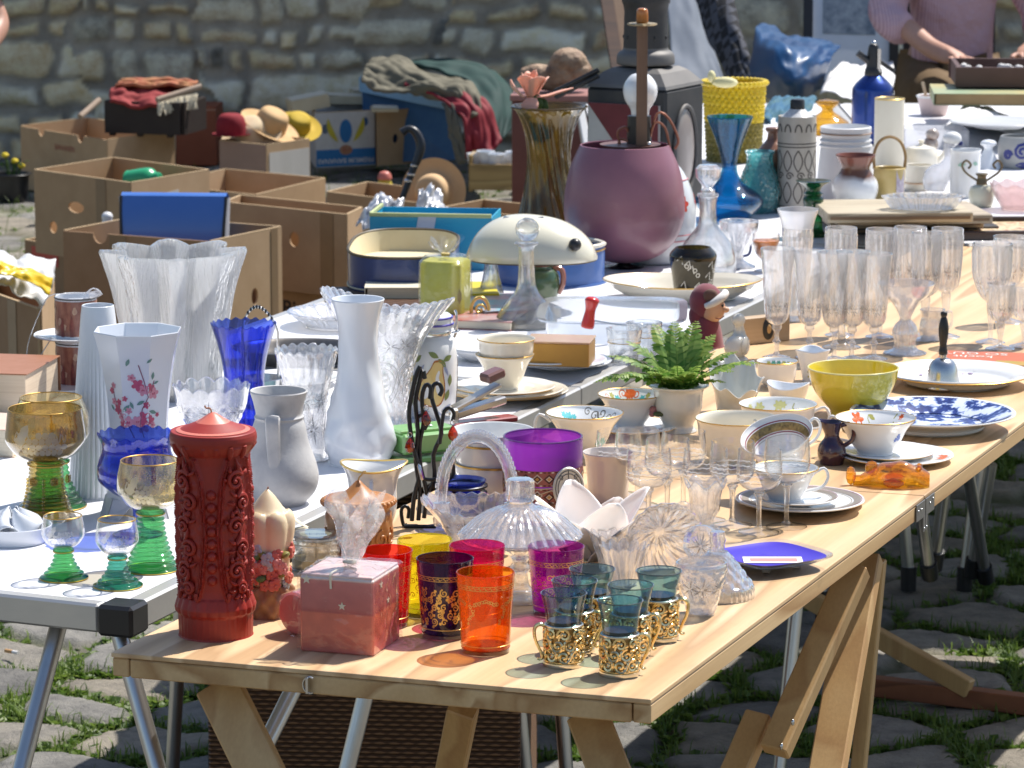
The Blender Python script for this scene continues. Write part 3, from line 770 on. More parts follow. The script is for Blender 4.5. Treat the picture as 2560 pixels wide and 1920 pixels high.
# ================================================================ things on the wooden table, front
BK=R(90);FT=R(-90)
def t4(c,n=4):return tuple(max(.0001,x)**(1/n)for x in c)
FROST=glass('frosted_line',(1,1,1),ior=1.3,milk=.5,milkcol=(.97,.97,.98),edge=1)
def carved_candle():
 t=T('carved_candle','tall red carved pillar candle at the left front corner of the wooden table','candle',540,1584)
 wax=pm('red_wax',(.345,.022,.011),.48,col2=(.25,.014,.007),vs=25,sss=.06,sssr=(.012,.003,.002),bs=120,bst=.12)
 base=[(94,0),(94,0),(95,40),(95,58),(99,62),(101,75),(96,90),(90,105),(88,120),(90,250),(90,350),(88,428),(90,450),(100,462),(108,474),(110,484),(109,496),(104,503),(103,503),(92,503),(40,524),(12,541),(0,545)]
 prof=catm(base,1)
 q=[]
 for a,b in zip(prof,prof[1:]):
  m=max(1,int((Vector(b)-Vector(a)).length/2.6))
  q+=[tuple(Vector(a).lerp(Vector(b),i/m))for i in range(m)]
 q.append(prof[-1]);q.insert(0,(0,0))
 NP=4;half=PI/NP
 beads=[(150+30*i)for i in range(8)]
 vol=[(.62,180,17,1),(.60,250,15,-1),(.64,320,16,1),(.60,385,14,-1),(.58,128,13,-1)]
 def rf(th,r,h):
  if h<=1 or h>500:return r,h
  d=0
  a=((th+PI/2)%(2*half));a=a if a<half else a-2*half
  u=a*90
  if 100<h<445:
   f=(h-100)/345
   wv=26-12*math.sin(PI*f)**2*(1 if f<.55 else .8)+(14*(f-.85)/.15 if f>.85 else 0)+(8*(.12-f)/.12 if f<.12 else 0)
   for ww,am in((wv,8.0),(wv+8,5.0)):
    e=abs(abs(u)-ww)
    d+=am*math.exp(-(e/3.0)**2)*(1+.25*math.sin(h*1.1))
   if abs(u)<wv-4:
    for hb in beads:
     q2=(u**2+(h-hb)**2)/12.0**2
     if q2<1:d+=9*math.sqrt(1-q2)
   elif abs(u)>wv+10:
    ua=(half*90-abs(u))
    for i,(uf,hc,rr,fl)in enumerate(vol):
     dx=ua-14;dy=h-hc;rad=math.hypot(dx,dy)
     if False and rad<rr*1.5:
      sp=math.sin(rad*.62-fl*math.atan2(dy,dx)*1.0+i)
      d+=(7.5*max(0,sp)+4.0)*max(0,1-(rad/(rr*1.5))**2)
    d+=2.5*noise.noise((th*9,h*.06,1))
  elif 58<=h<=100:
   d+=2.5*abs(math.sin(th*11))
  elif h>450:
   d+=3.0*max(0,math.sin(th*13+2*math.sin(th*4)))*(1 if h<474 else .12)
  else:
   d+=.6*noise.noise((th*30,h*.01,0))+.8*math.sin(th*40)*.3
  return r-2+d*1.35,h
 k=t.s
 mb=MB().lathe([(r*k,h*k*KV)for r,h in q],260,lambda th,r,h:(lambda a:(a[0]*k,a[1]*k*KV))(rf(th,r/k,h/k/KV)))
 t.add('body',mb,wax,ang=60)
 rl=MB();rg=random.Random(11)
 for i in range(4):
  a0=FT+R(45+90*i)
  S=lambda u,h,l=0:Vector(t.v(((90.5+l)*math.cos(a0+u/90),(90.5+l)*math.sin(a0+u/90),h)))
  for j,(u,h,r,fl,ph)in enumerate(((-8,392,24,1,.6),(12,338,21,-1,2.4),(-9,282,22,1,.4),(10,226,21,-1,2.6),(-8,172,22,1,.5),(8,128,16,-1,2.6))):
   p=spiral(r,1.45,ph,fl,20);rl.tube([S(u+x,h+y,1.5+4*q/20)for q,(x,y)in enumerate(p)],[(6.4-2.6*q/20)*k for q in range(21)],7,n=1)
   rl.ball(S(u+p[-1][0],h+p[-1][1],5),6.5*k,10)
   x0,y0=p[0];rl.tube([S(u+x0,h+y0,1),S(u+x0*.9-fl*10,h+y0+20,3),S(-fl*6,h+y0+40,1)],[5*k,5.5*k,1.5*k],7)
   for q in range(4):
    b=ph+q*.8;c,s_=math.cos(b),math.sin(b)
    rl.tube([S(u+r*c,h+r*s_,1),S(u+(r+8)*c+3*fl,h+(r+8)*s_,4),S(u+(r+15)*c+7*fl,h+(r+15)*s_+4,1)],[2.5*k,5.2*k,1*k],6)
  for u in(-1,1):
   for q in range(5):rl.ball(S(u*(30+q*1.0),112-q*7+3*q*q*.4,2),(7-q*.6)*k,8,sz=1.3)
 for i in range(16):
  a=FT+2*PI*i/16+.1
  if i%4 in(0,3):continue
  rl.tube([t.v((105*math.cos(a),105*math.sin(a),478)),t.v((100*math.cos(a+.02),100*math.sin(a+.02),462)),t.v((93*math.cos(a+.03),93*math.sin(a+.03),446))],[7*k,8*k,4*k],8)
 t.add('carved_relief',rl,wax)
 t.lathe('melt_top',[(0,504.5),(92,504.5),(92,504.5),(60,514),(34,528),(10,543),(0,546)],pm('pale_red_wax',(.72,.20,.14),.4,sss=.2,sssr=(.01,.004,.003),vs=12,col2=(.66,.16,.11)),n=3)
 t.tube('wick',[(-4,0,541),(-4,0,550),(-8,0,556),(-16,0,556),(-20,0,562)],2.1,pm('wick',(.45,.22,.12),.9))
carved_candle()
def flower_candle():
 t=T('flower_candle','cream tulip shaped candle ringed with painted wax flowers behind the pink cylinder candle','candle',672,1536)
 iv=pm('ivory_wax',(.80,.70,.50),.4,col2=(.66,.50,.28),vs=16,sss=.2,sssr=(.01,.007,.004))
 t.lathe('basket_base',[(0,0),(58,0),(62,6),(64,40),(60,66),(50,80),(0,80)],pm('brown_wax',(.36,.20,.10),.5,col2=(.25,.12,.06),vs=30),seg=80,rf=lambda th,r,h:(r+4*math.sin(9*th+h*.12)*(r>20)+3*math.sin(-9*th+h*.12)*(r>20),h))
 t.lathe('tulip_body',[(0,70),(44,72),(50,110),(52,150),(60,190),(64,225),(58,246),(42,262),(20,292),(5,308),(0,310)],iv,seg=72,rf=lambda th,r,h:(r*(1+.13*(abs(math.cos(3*th))-.5)*(1 if h<245 else max(0,1-(h-245)/20))),h+(9*abs(math.cos(3*th))if 225<h<256 else 0)))
 t.tube('wick',[(0,0,305),(2,0,316)],2,pm('wick',(.45,.22,.12),.9))
 rg=random.Random(3);cols=[('coral_wax',(.62,.16,.12)),('leaf_wax',(.10,.20,.06)),('pale_blue_wax',(.45,.55,.62)),('rose_wax',(.70,.28,.24)),('moss_wax',(.22,.20,.04))]
 for i in range(44):
  a=rg.uniform(-PI,.4);h=rg.uniform(80,172);rr=52+rg.uniform(-2,10);c=cols[0 if h<115 and rg.random()<.6 else rg.randrange(5)]
  M=Matrix.Translation(t.v((rr*math.cos(a),rr*math.sin(a),h)))
  f=MB();k=t.s
  if 'leaf' in c[0]or 'moss' in c[0]:
   f.ball((0,0,0),15*k,10,sx=.9,sy=.9,sz=.6,M=M@Matrix.Rotation(rg.uniform(-1,1),4,'Y'))
   t.add('leaf',f,pm(c[0],c[1],.45,vs=30))
  else:
   for j in range(5):
    b=2*PI*j/5;s_=rg.uniform(7,10)*k
    f.ball((1.1*s_*math.cos(b),-3*k,1.1*s_*math.sin(b)),s_,8,sy=.7,M=M@Matrix.Rotation(a+PI/2,4,'Z'))
   f.ball((0,-7*k,0),4*k,8,M=M@Matrix.Rotation(a+PI/2,4,'Z'))
   t.add('flower',f,pm(c[0],c[1],.42,vs=30))
flower_candle()
def pink_cylinder():
 k=P(722,1600);t=T('pillar_candle','pink cylinder candle in clear film lying on its side left of the pink cube candle','candle',735,1590)
 a=R(52);r=55
 M=Matrix.Translation(t.v((0,0,0)))@Matrix.Rotation(a,4,'Z')@Matrix.Translation((0,0,r*t.s*1.04))@Matrix.Rotation(R(90),4,'Y')
 pk=pm('pink_wax',(.62,.17,.16),.4,col2=(.52,.12,.12),vs=14,sss=.2,sssr=(.012,.004,.003))
 t.lathe('body',[(0,0),(48,0),(54,6),(54,150),(48,156),(0,156)],pk,n=1,M=Matrix.Translation((0,0,0))@M)
 t.lathe('wrapper',[(0,-4),(30,-5),(54,0),(57,6),(57,152),(50,161),(20,166),(8,172)],FILM,n=2,seg=60,M=M,rf=lambda th,r_,h:(r_+1.6*noise.noise((th*4,h*.05,0))+.6*math.sin(h*.3+th*5),h+2.5*noise.noise((th*3,r_*.1,4))))
pink_cylinder()
def cube_candle():
 c=P(876,1612);t=T('cube_candle','pink cube candle with white stars wrapped in cellophane at the front table edge','candle',at=c,rz=-18+0)
 k=t.s;A=193*k;H=192*k
 m,tr,b=newmat('layered_pink_wax');L=tr.links
 co=coords(tr);sp=N(tr,'ShaderNodeSeparateXYZ');L.new(co,sp.inputs[0]);nz=N(tr,'ShaderNodeTexNoise',Scale=55.0,Detail=6.0);L.new(co,nz.inputs['Vector'])
 L.new(ramp(tr,sp.outputs[2],[(0,(.5,.1,.1))]),b.inputs[0])
 mr=N(tr,'ShaderNodeMapRange');mr.inputs[2].default_value=H;L.new(sp.outputs[2],mr.inputs[0])
 c1=ramp(tr,mr.outputs[0],[(0,(.56,.13,.115)),(.08,(.66,.15,.10)),(.52,(.70,.16,.10)),(.545,(.46,.085,.085)),(.6,(.50,.13,.125)),(.90,(.56,.17,.17)),(.955,(.60,.20,.19)),(.975,(.80,.62,.58)),(1,(.85,.76,.72))])
 mx=N(tr,'ShaderNodeMix',data_type='RGBA',blend_type='MULTIPLY');mx.inputs[0].default_value=.5;L.new(c1,mx.inputs[6]);L.new(ramp(tr,nz.outputs[0],[(.3,(.72,.66,.70)),(.7,(1.1,1.05,1))]),mx.inputs[7]);L.new(mx.outputs[2],b.inputs[0])
 b.inputs['Roughness'].default_value=.35;b.inputs['Subsurface Weight'].default_value=.15;b.inputs['Subsurface Radius'].default_value=(.01,.004,.003);b.inputs['Subsurface Scale'].default_value=1
 cb=t.add('body',MB().box((0,0,H/2),(A,A,H),bev=.0018),m,smooth=False)
 t.add('frosting_top',MB().box((0,0,H+.0012),(A*.97,A*.97,.003),bev=.001),pm('pink_white_wax',(.74,.60,.57),.5,vs=60,col2=(.66,.38,.36)))
 st=MB()
 for x,z,s_ in((15,122,11),(-78,184,13),(58,60,0)):
  if s_:st.prism([(s_*k*(1 if i%2==0 else .42)*math.sin(PI*i/5),s_*k*(1 if i%2==0 else .42)*math.cos(PI*i/5))for i in range(10)],0,.0005,plane_M((x*k,-A/2-.0002,z*k),(1,0,0),(0,0,1)))
 for y,z,s_ in((20,170,12),(70,120,10)):
  st.prism([(s_*k*(1 if i%2==0 else .42)*math.sin(PI*i/5),s_*k*(1 if i%2==0 else .42)*math.cos(PI*i/5))for i in range(10)],0,.0005,plane_M((A/2+.0002,(y-60)*k,z*k),(0,1,0),(0,0,1)))
 t.add('star_decoration',st,pm('cream_star',(.82,.74,.58),.5),smooth=False)
 B=A+.005
 def wr(u,v):
  a=u*2*PI;cx,sy=math.cos(a),math.sin(a);s_=B/2/max(abs(cx),abs(sy))
  if v<.7:z=v/.7*(H+.003);f=1+.006*math.sin(a*11+z*160)
  else:
   q=(v-.7)/.3;z=H+.004+q*.004+.003*noise.noise((cx*3,sy*3,q*3));f=1-.93*q
  n_=.0022*noise.noise((cx*5+z*40,sy*5,z*60))
  return(cx*s_*f+n_*cx,sy*s_*f+n_*sy,z+.0005)
 t.add('wrapper',MB().grid(wr,96,40,True),FILM)
 def plume(u,v):
  a=u*2*PI;r=(10+52*v**.8+9*math.sin(3*a+4*v)+17*v*math.sin(7*a+2+3*v))*k
  n_=24*v*k*noise.noise((math.cos(a)*2,math.sin(a)*2,v*4))
  return(r*math.cos(a)*1.0+26*v*k+n_,r*math.sin(a)*.5+n_,H+.004+v*(176+22*math.sin(5*a))*k)
 t.add('wrapper_plume',MB().grid(plume,72,26,True),PLUME)
 t.tube('ribbon',[(-6,-8,196),(-10,-50,199),(-14,-96,197),(-14,-99.5,180),(-13,-100,160)],3.2,pm('cream_ribbon',(.80,.74,.60),.5),flat=.3)
 t.tube('ribbon',[(-14,0,205),(-8,-14,209),(8,-14,207),(14,0,205),(6,12,206),(-8,12,206)],4,pm('cream_ribbon',(.80,.74,.60),.5),closed=True)
cube_candle()
def jar_candle():
 t=T('jar_candle','small clear jar candle with a label and yellow wax behind the pink cube candle','candle',790,1420)
 t.lathe('jar',[(0,0),(58,0),(60,4),(60,62),(60,62),(62,66),(62,74)],CLEARH,t=3)
 t.lathe('wax',[(0,5),(54,5),(54,5),(54,26),(54,26),(0,26)],pm('yellow_wax',(.80,.55,.14),.4,sss=.2),n=1)
 t.lathe('lid',[(0,76),(62,76),(63,82),(60,86),(0,87)],CLEARH,n=1)
 lb=MB();lb.lathe([(0,88.2*t.s),(40*t.s,88.2*t.s)],36);t.add('label',lb,pm('pale_green_label',(.66,.70,.50),.5),smooth=False)
 bc=MB();rg=random.Random(2);x=-26
 while x<26:
  ww=rg.choice([1.2,2,3]);bc.box(((x+ww/2)*t.s,-8*t.s,88.8*t.s),(ww*t.s,17*t.s,.0003));x+=ww+rg.choice([1.3,2,2.6])
 t.add('barcode',bc,BLACKP,smooth=False)
 t.tube('wick',[(0,0,26),(0,0,52)],2.4,pm('ivory',(.8,.75,.6),.6))
jar_candle()
def straw_bow():
 t=T('straw_bow','pale straw bow tied from flat husks behind the jar candle','bow',800,1395)
 hm=pm('pale_straw',(.78,.72,.54),.6,col2=(.66,.58,.40),vs=40,stretch=(1,.1,1))
 for pts in([(-60,0,40),(-20,2,60),(10,0,62),(70,8,78)],[(-82,4,66),(-40,0,76),(5,0,62),(76,12,56)],[(-70,10,100),(-40,4,80),(0,0,62),(40,-10,40)],[(0,0,60),(-30,-8,40),(-62,-16,22)],[(0,0,64),(50,8,96),(84,14,98)],[(-10,-4,58),(-8,-6,30),(-4,0,2)],[(6,2,58),(12,4,30),(16,6,1)]):
  t.tube('husk',pts,[11,8,6,10][:len(pts)]if len(pts)==4 else[6,9,9],hm,flat=.22)
 t.tube('knot',[(-8,-4,60),(4,-6,62),(12,0,64)],9,hm)
straw_bow()
def brown_pot_candle():
 t=T('pot_candle','round caramel brown candle with a beaded rim in front of the gold rimmed creamer','candle',897,1392)
 w_=pm('caramel_wax',(.46,.20,.06),.4,col2=(.36,.14,.035),vs=20,sss=.2,sssr=(.01,.005,.002))
 t.lathe('body',[(0,0),(70,0),(76,8),(80,60),(82,100),(78,118),(86,128),(90,138),(88,146),(80,148),(62,147),(40,158),(18,176),(6,188),(0,190)],w_,seg=120,rf=lambda th,r,h:(r+(3.5*abs(math.sin(6*th+h*.06))if 15<h<112 else 0),h))
 b=MB()
 for i in range(34):
  a=2*PI*i/34;b.ball(t.v((89*math.cos(a),89*math.sin(a),138)),7.5*t.s,10)
 t.add('beaded_rim',b,w_)
 sw=MB();rf=lambda h:81.
 for i in range(6):
  for j,(dx,fl)in enumerate(((-18,1),(18,-1))):
   sw.tube([t.v(on_surf(rf,FT+R(60*i)+(dx+x)/81,55+y,3))for x,y in spiral(22,1.3,PI/2,fl,14)],3.2*t.s,6,n=1)
 t.add('scroll_relief',sw,w_)
 t.tube('wick',[(0,0,186),(2,0,196),(8,0,202),(12,0,210),(20,0,211)],2.3,pm('tan_wick',(.62,.45,.20),.8))
brown_pot_candle()
def creamer(px,py,label,s_=1.0):
 t=T('creamer',label,'creamer',px,py)
 prof=[(0,0),(48,0),(48,0),(50,6),(58,30),(61,60),(60,95),(66,125),(80,148)]
 def sp(th,r,h):
  f=max(0,(h-80)/70)**2
  d=math.cos(th);return r*(1+f*.10*(abs(d)**3 if d>0 else 0)),h+f*(8*max(0,d)**3+7*max(0,-d)**2-6*abs(math.sin(th))**2)
 t.lathe('body',prof,PORC,t=3,rf=sp,seg=64)
 t.ring('gold_rim',79,149,3.0,GOLDL,64,rf=lambda th,r,h:sp(th,r,h))
 t.handle('handle',[(-62,118),(-86,112),(-92,76),(-70,40),(-58,36)],5.5,PORC,ang=90)
creamer(932,1312,'white porcelain creamer with a gold rim and pouring lip behind the brown pot candle')
def gold_scrolls(t,rf,r,h0,h1,n_u,n_v,rad,w,seed,mt=None,name='gold_scrolls'):
 rg=random.Random(seed);mb=MB();circ=2*PI*r
 for i in range(n_u):
  for j in range(n_v):
   u=(i+.5*(j%2))/n_u*circ+rg.uniform(-2,2);h=h0+(j+.5)/n_v*(h1-h0)+rg.uniform(-2,2)
   s_=rad*rg.uniform(.75,1.15);p=spiral(s_,rg.uniform(1.1,1.7),rg.uniform(0,6.28),rg.choice((-1,1)),14)
   ww=[w*(1.25-.5*q/14)for q in range(15)]
   strokes(t,mb,rf,[[(u+x,h+y)for x,y in p]],ww,FT,.5,r)
   for _ in range(2):
    a=rg.uniform(0,6.28);patch(t,mb,rf,u+s_*1.25*math.cos(a),h+s_*1.25*math.sin(a),[(1.3*w*math.cos(b),1.3*w*math.sin(b))for b in[R(60*z)for z in range(6)]],FT,.5,r)
 t.add(name,mb,mt or GOLDL,smooth=False)
def gold_band(t,rf,r,h,half,kind=0,name='gold_band'):
 mb=MB();circ=2*PI*r
 for dh in(-half,half):strokes(t,mb,rf,[[(circ*i/60,h+dh)for i in range(61)]],1.6,FT,.5,r)
 n=int(circ/(half*2.6))
 for i in range(n):
  u=circ*i/n
  strokes(t,mb,rf,[[(u+half*1.5*(q/8-.5),h+half*.55*math.sin(q/8*2*PI))for q in range(9)]],1.7,FT,.5,r)
  patch(t,mb,rf,u+half*1.3,h,[(1.4*math.cos(b),1.4*math.sin(b))for b in[R(60*z)for z in range(6)]],FT,.5,r)
 t.add(name,mb,GOLDL,smooth=False)
def tea_glass(px,base,rimy,rr,rb,mname,col,label,deco,seed):
 t=T('tea_glass',label,'glass',px,base,group='coloured tea glasses with gold scrolls')
 h=base-rimy;g=glass(mname,t4(col),ior=1.48,bscale=14,bst=.06,milk=.16,milkcol=tuple(max(.004,c)for c in col),edge=.8)
 t.lathe('base',[(0,0),(rb-3,0),(rb,3),(rb,11),(rb-2,13),(0,13)],CLEARH,n=1)
 prof=[(0,14),(rb-1,14),(rb-1,14),(rb+1,20),(rb+(rr-rb)*.45,h*.5),(rr,h)]
 t.lathe('body',prof,g,t=2.6,seg=64)
 t.ring('rim',rr-1.2,h+.4,1.5,g,60)
 rf=rfun(prof);rm=(rr+rb)/2
 if deco=='swirl':
  gold_scrolls(t,rf,rm,40,h*.66,15,5,9.5,3.0,seed);gold_band(t,rf,rm,h*.80,5)
  t.ring('gold_band',rb+2.2,27,1.3,GOLDL)
 elif deco=='band':
  gold_band(t,rf,rm,h*.86,5);mb=MB()
  rg=random.Random(seed)
  for i in range(5):
   u0=2*PI*rm*i/5
   for j in range(9):
    x=(j-4)*7;hh=h*.70-abs(j-4)*2
    strokes(t,mb,rf,[[(u0+x+a,hh+b)for a,b in spiral(6,1.1,rg.uniform(0,6),rg.choice((-1,1)),10)]],1.9,FT,.5,rm)
   for j in range(6):
    strokes(t,mb,rf,[[(u0+44+8*math.sin(j)+a,h*.62-j*8+b)for a,b in spiral(6.5-j*.5,1.1,rg.uniform(0,6),rg.choice((-1,1)),10)]],1.7,FT,.5,rm)
  t.add('gold_scrolls',mb,GOLDL,smooth=False);t.ring('gold_band',rb+2,24,.9,GOLDL)
 else:
  gold_band(t,rf,rm,h*.80,5);gold_scrolls(t,rf,rm,h*.28,h*.66,13,4,9,1.5,seed)
  t.ring('gold_band',rb+2,26,.9,GOLDL)
 return t
tea_glass(1063,1536,1350,70,57,'yellow_glass',(.90,.78,.03),'yellow tea glass with fine gold scrolls, back left of the coloured tea glasses','fine',1)
tea_glass(1193,1552,1365,70,57,'magenta_glass',(.80,.005,.14),'magenta pink tea glass with a gold band behind the dark purple one','fine',2)
tea_glass(966,1564,1377,67,54,'red_glass',(.85,.012,.008),'red tea glass half hidden by the cellophane of the pink cube candle','fine',3)
tea_glass(1113,1590,1397,72,58,'indigo_glass',(.035,.006,.10),'dark indigo tea glass covered in bold gold swirls','swirl',4)
tea_glass(1214,1629,1431,73,60,'orange_glass',(1.0,.20,.003),'bright orange tea glass with gold garlands at the front edge','band',5)
tea_glass(1390,1534,1367,71,57,'purple_glass',(.42,.012,.36),'purple tea glass with gold scrolls left of the teal glasses','fine',6)
HOLD=pm('gilt_metal',(.78,.55,.20),.24,metal=1,col2=(.86,.74,.48),vs=60,bs=160,bst=.35)
SILG=pm('silvery_gilt',(.80,.74,.60),.2,metal=1,vs=60)
TEAL=glass('teal_glass',t4((.17,.42,.56)),ior=1.5,bscale=14,bst=.06)
BROWNREF=pm('painted_brown_reflection',(.085,.035,.028),.2,coat=.5)  # opaque brown painted in for the dark reflection low in the glass
def teal(px,base,rimy,label,hang):
 t=T('tea_glass',label,'glass',px,base,group='teal glasses in gilt filigree holders')
 h=base-rimy
 t.lathe('bowl',[(0,12),(42,12),(42,12),(43,30),(43.5,95),(46,125),(50,h-30),(57.5,h)],TEAL,t=2,seg=56)
 t.lathe('brown_reflection',[(0,15),(39,15),(39,15),(40.5,112),(40.5,112),(0,113)],BROWNREF,n=1)
 hd=t.lathe('holder',[(0,3),(47,3),(51,0),(52,4),(51,11),(47,13),(0,13.2)],SILG,n=1)
 mb=MB();rf=lambda hh:47.0;rg=random.Random(5)
 t.ring('rim',57,h,1.5,glass('teal_rim',(.25,.38,.42),gloss=2),56)
 t.lathe('inner_sleeve',[(45.4,10),(45.4,100)],pm('dull_gilt',(.40,.27,.11),.38,metal=.85,col2=(.16,.09,.035),vs=190),n=1,parent=hd)
 for i in range(9):
  for j in range(3):
   u=(i+.5*(j%2))/9*2*PI*47;hh=30+j*27;fl=1 if(i+j)%2 else-1
   pts=[(u+x,hh+y)for x,y in spiral(17,1.35,PI/2*j+i,fl,16)]
   mb.tube([t.v(on_surf(rf,FT+x/47,y,1.2))for x,y in pts],4.3*t.s,5,n=1)
   mb.ball(t.v(on_surf(rf,FT+pts[-1][0]/47,pts[-1][1],1.8)),5.6*t.s,8)
   for q in range(5):
    a=rg.uniform(0,6.28);p=[(u+(10+9*z)*math.cos(a+z*.5),hh+(10+9*z)*math.sin(a+z*.5))for z in(0,.5,1)]
    mb.tube([t.v(on_surf(rf,FT+x/47,min(max(y,16),96),1.0))for x,y in p],3.6*t.s,5,n=1)
 t.add('filigree',mb,HOLD,parent=hd)
 t.ring('top_ring',46.5,101,3.6,SILG,parent=hd);t.ring('lower_ring',48,15,2.4,HOLD,parent=hd)
 if hang is not None:
  t.handle('handle',[(48,97),(58,103),(70,98),(74,84),(70,62),(60,40),(54,26),(58,16),(66,18)],[4,5,5,4.5,4,4,4,4,3],HOLD,ang=hang)
 return t
teal(1646,1598,1428,'teal glass in a gilt filigree holder, rearmost right beside the crystal tumbler',-8)
teal(1480,1590,1423,'teal glass in a gilt holder, rearmost left beside the purple tea glass',None)
teal(1436,1628,1452,'teal glass in a gilt holder, behind the one whose handle points left',-20)
teal(1576,1636,1463,'teal glass in a gilt holder in the middle of the six, handle right',-10)
teal(1409,1662,1483,'teal glass in a gilt holder with its handle pointing left',186)
teal(1549,1686,1501,'teal glass in a gilt filigree holder, the frontmost at the table edge',-6)
# ================================================================ crystal and white things on the wooden table, middle
def scal(n,amp,h0,h1,flare=0,kind='sin'):
 def f(th,r,h):
  q=max(0,min(1,(h-h0)/(h1-h0)));c=math.cos(n*th)
  if kind=='saw':c=1-2*abs(((n*th/(2*PI))%1)*2-1)
  if kind=='arch':c=2*abs(math.cos(n*th/2))-1
  return r*(1+flare*q*c),h+amp*q*q*c
 return f
def flut(n,amp,h0=-1e9,h1=1e9,nxt=None):
 def f(th,r,h):
  if nxt:r,h=nxt(th,r,h)
  return(r*(1+amp*abs(math.cos(n*th/2))-amp*.5)if h0<=h<=h1 else r),h
 return f
def dia(n,m,amp,h0=-1e9,h1=1e9,nxt=None):
 tri=lambda x:abs((x%1)*2-1)
 def f(th,r,h):
  if nxt:r,h=nxt(th,r,h)
  if h0<=h<=h1:r*=1+amp*(tri(n*th/(2*PI)+h/m)+tri(n*th/(2*PI)-h/m)-1)
  return r,h
 return f
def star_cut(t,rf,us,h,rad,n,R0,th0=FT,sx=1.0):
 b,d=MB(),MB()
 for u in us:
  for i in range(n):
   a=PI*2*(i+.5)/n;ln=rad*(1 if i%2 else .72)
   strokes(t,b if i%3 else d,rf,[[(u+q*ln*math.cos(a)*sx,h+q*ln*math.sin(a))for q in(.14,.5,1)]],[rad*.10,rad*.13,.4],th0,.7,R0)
 t.add('star_cut',b,CUTB,smooth=False);t.add('star_cut_painted_shade',d,CUTD,smooth=False)  # flat rays: glint and shade of the cuts put into colour
def crystal_basket():
 t=T('crystal_basket','cut crystal basket with a tall arched handle beside the wrought iron stand','basket',1193,1372)
 sw=scal(26,3.5,60,115)
 def rf(th,r,h):
  r,h=sw(th,r,h);q=max(0,(h-20)/95)
  return r*(1+.16*q*abs(math.cos(th))**2),h+16*q*q*(abs(math.cos(th))**2-.4)+5*math.sin(th)*q
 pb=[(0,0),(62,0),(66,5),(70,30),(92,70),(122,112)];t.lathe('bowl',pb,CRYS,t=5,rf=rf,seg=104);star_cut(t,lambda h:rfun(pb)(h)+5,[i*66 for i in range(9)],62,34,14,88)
 mb=MB();n=40;k=t.s
 def arc(i,off,y):
  a=PI*i/n;return Vector(t.v(((88+off)*math.cos(a),y,96+(178+off)*math.sin(a)**.8)))
 mb.tube([arc(i,0,0)for i in range(n+1)],[13*k*(1+.10*(i%2))for i in range(n+1)],10,n=1,flat=1.35,up=(0,1,0))
 for i in range(2,n-1):
  for y in(-13,0,13):mb.ball(arc(i,14,y),5.5*k,6)
 for s_ in(-1,1):mb.lathe([(0,60*k),(20*k,60*k),(23*k,80*k),(21*k,118*k),(0,122*k)],10,M=Matrix.Translation((s_*88*k,0,0)))
 t.add('handle',mb,CRYS)
crystal_basket()
def candy_dish():
 t=T('crystal_dish','footed crystal candy dish with a domed fluted lid behind the tea glasses','dish',1300,1496)
 t.lathe('foot',[(0,0),(74,0),(78,5),(76,10),(40,20),(24,34),(20,60),(26,76),(20,92),(30,112),(0,114)],CRYS,seg=48,rf=flut(20,.06,1,12))
 t.lathe('bowl',[(0,112),(36,113),(80,126),(122,142),(136,150)],CRYS,t=5,seg=96,rf=flut(48,.03),ang=10)
 ld=t.lathe('lid',[(146,152),(150,155),(146,160),(132,172),(100,200),(60,220),(34,230),(28,236)],CRYSF,t=-4,seg=128,n=3,rf=flut(32,.07,158,226),ang=12)
 t.lathe('knob',[(0,234),(22,236),(34,244),(34,290),(30,296),(0,298)],CRYS,seg=16,n=1,rf=flut(8,.12),parent=ld)
candy_dish()
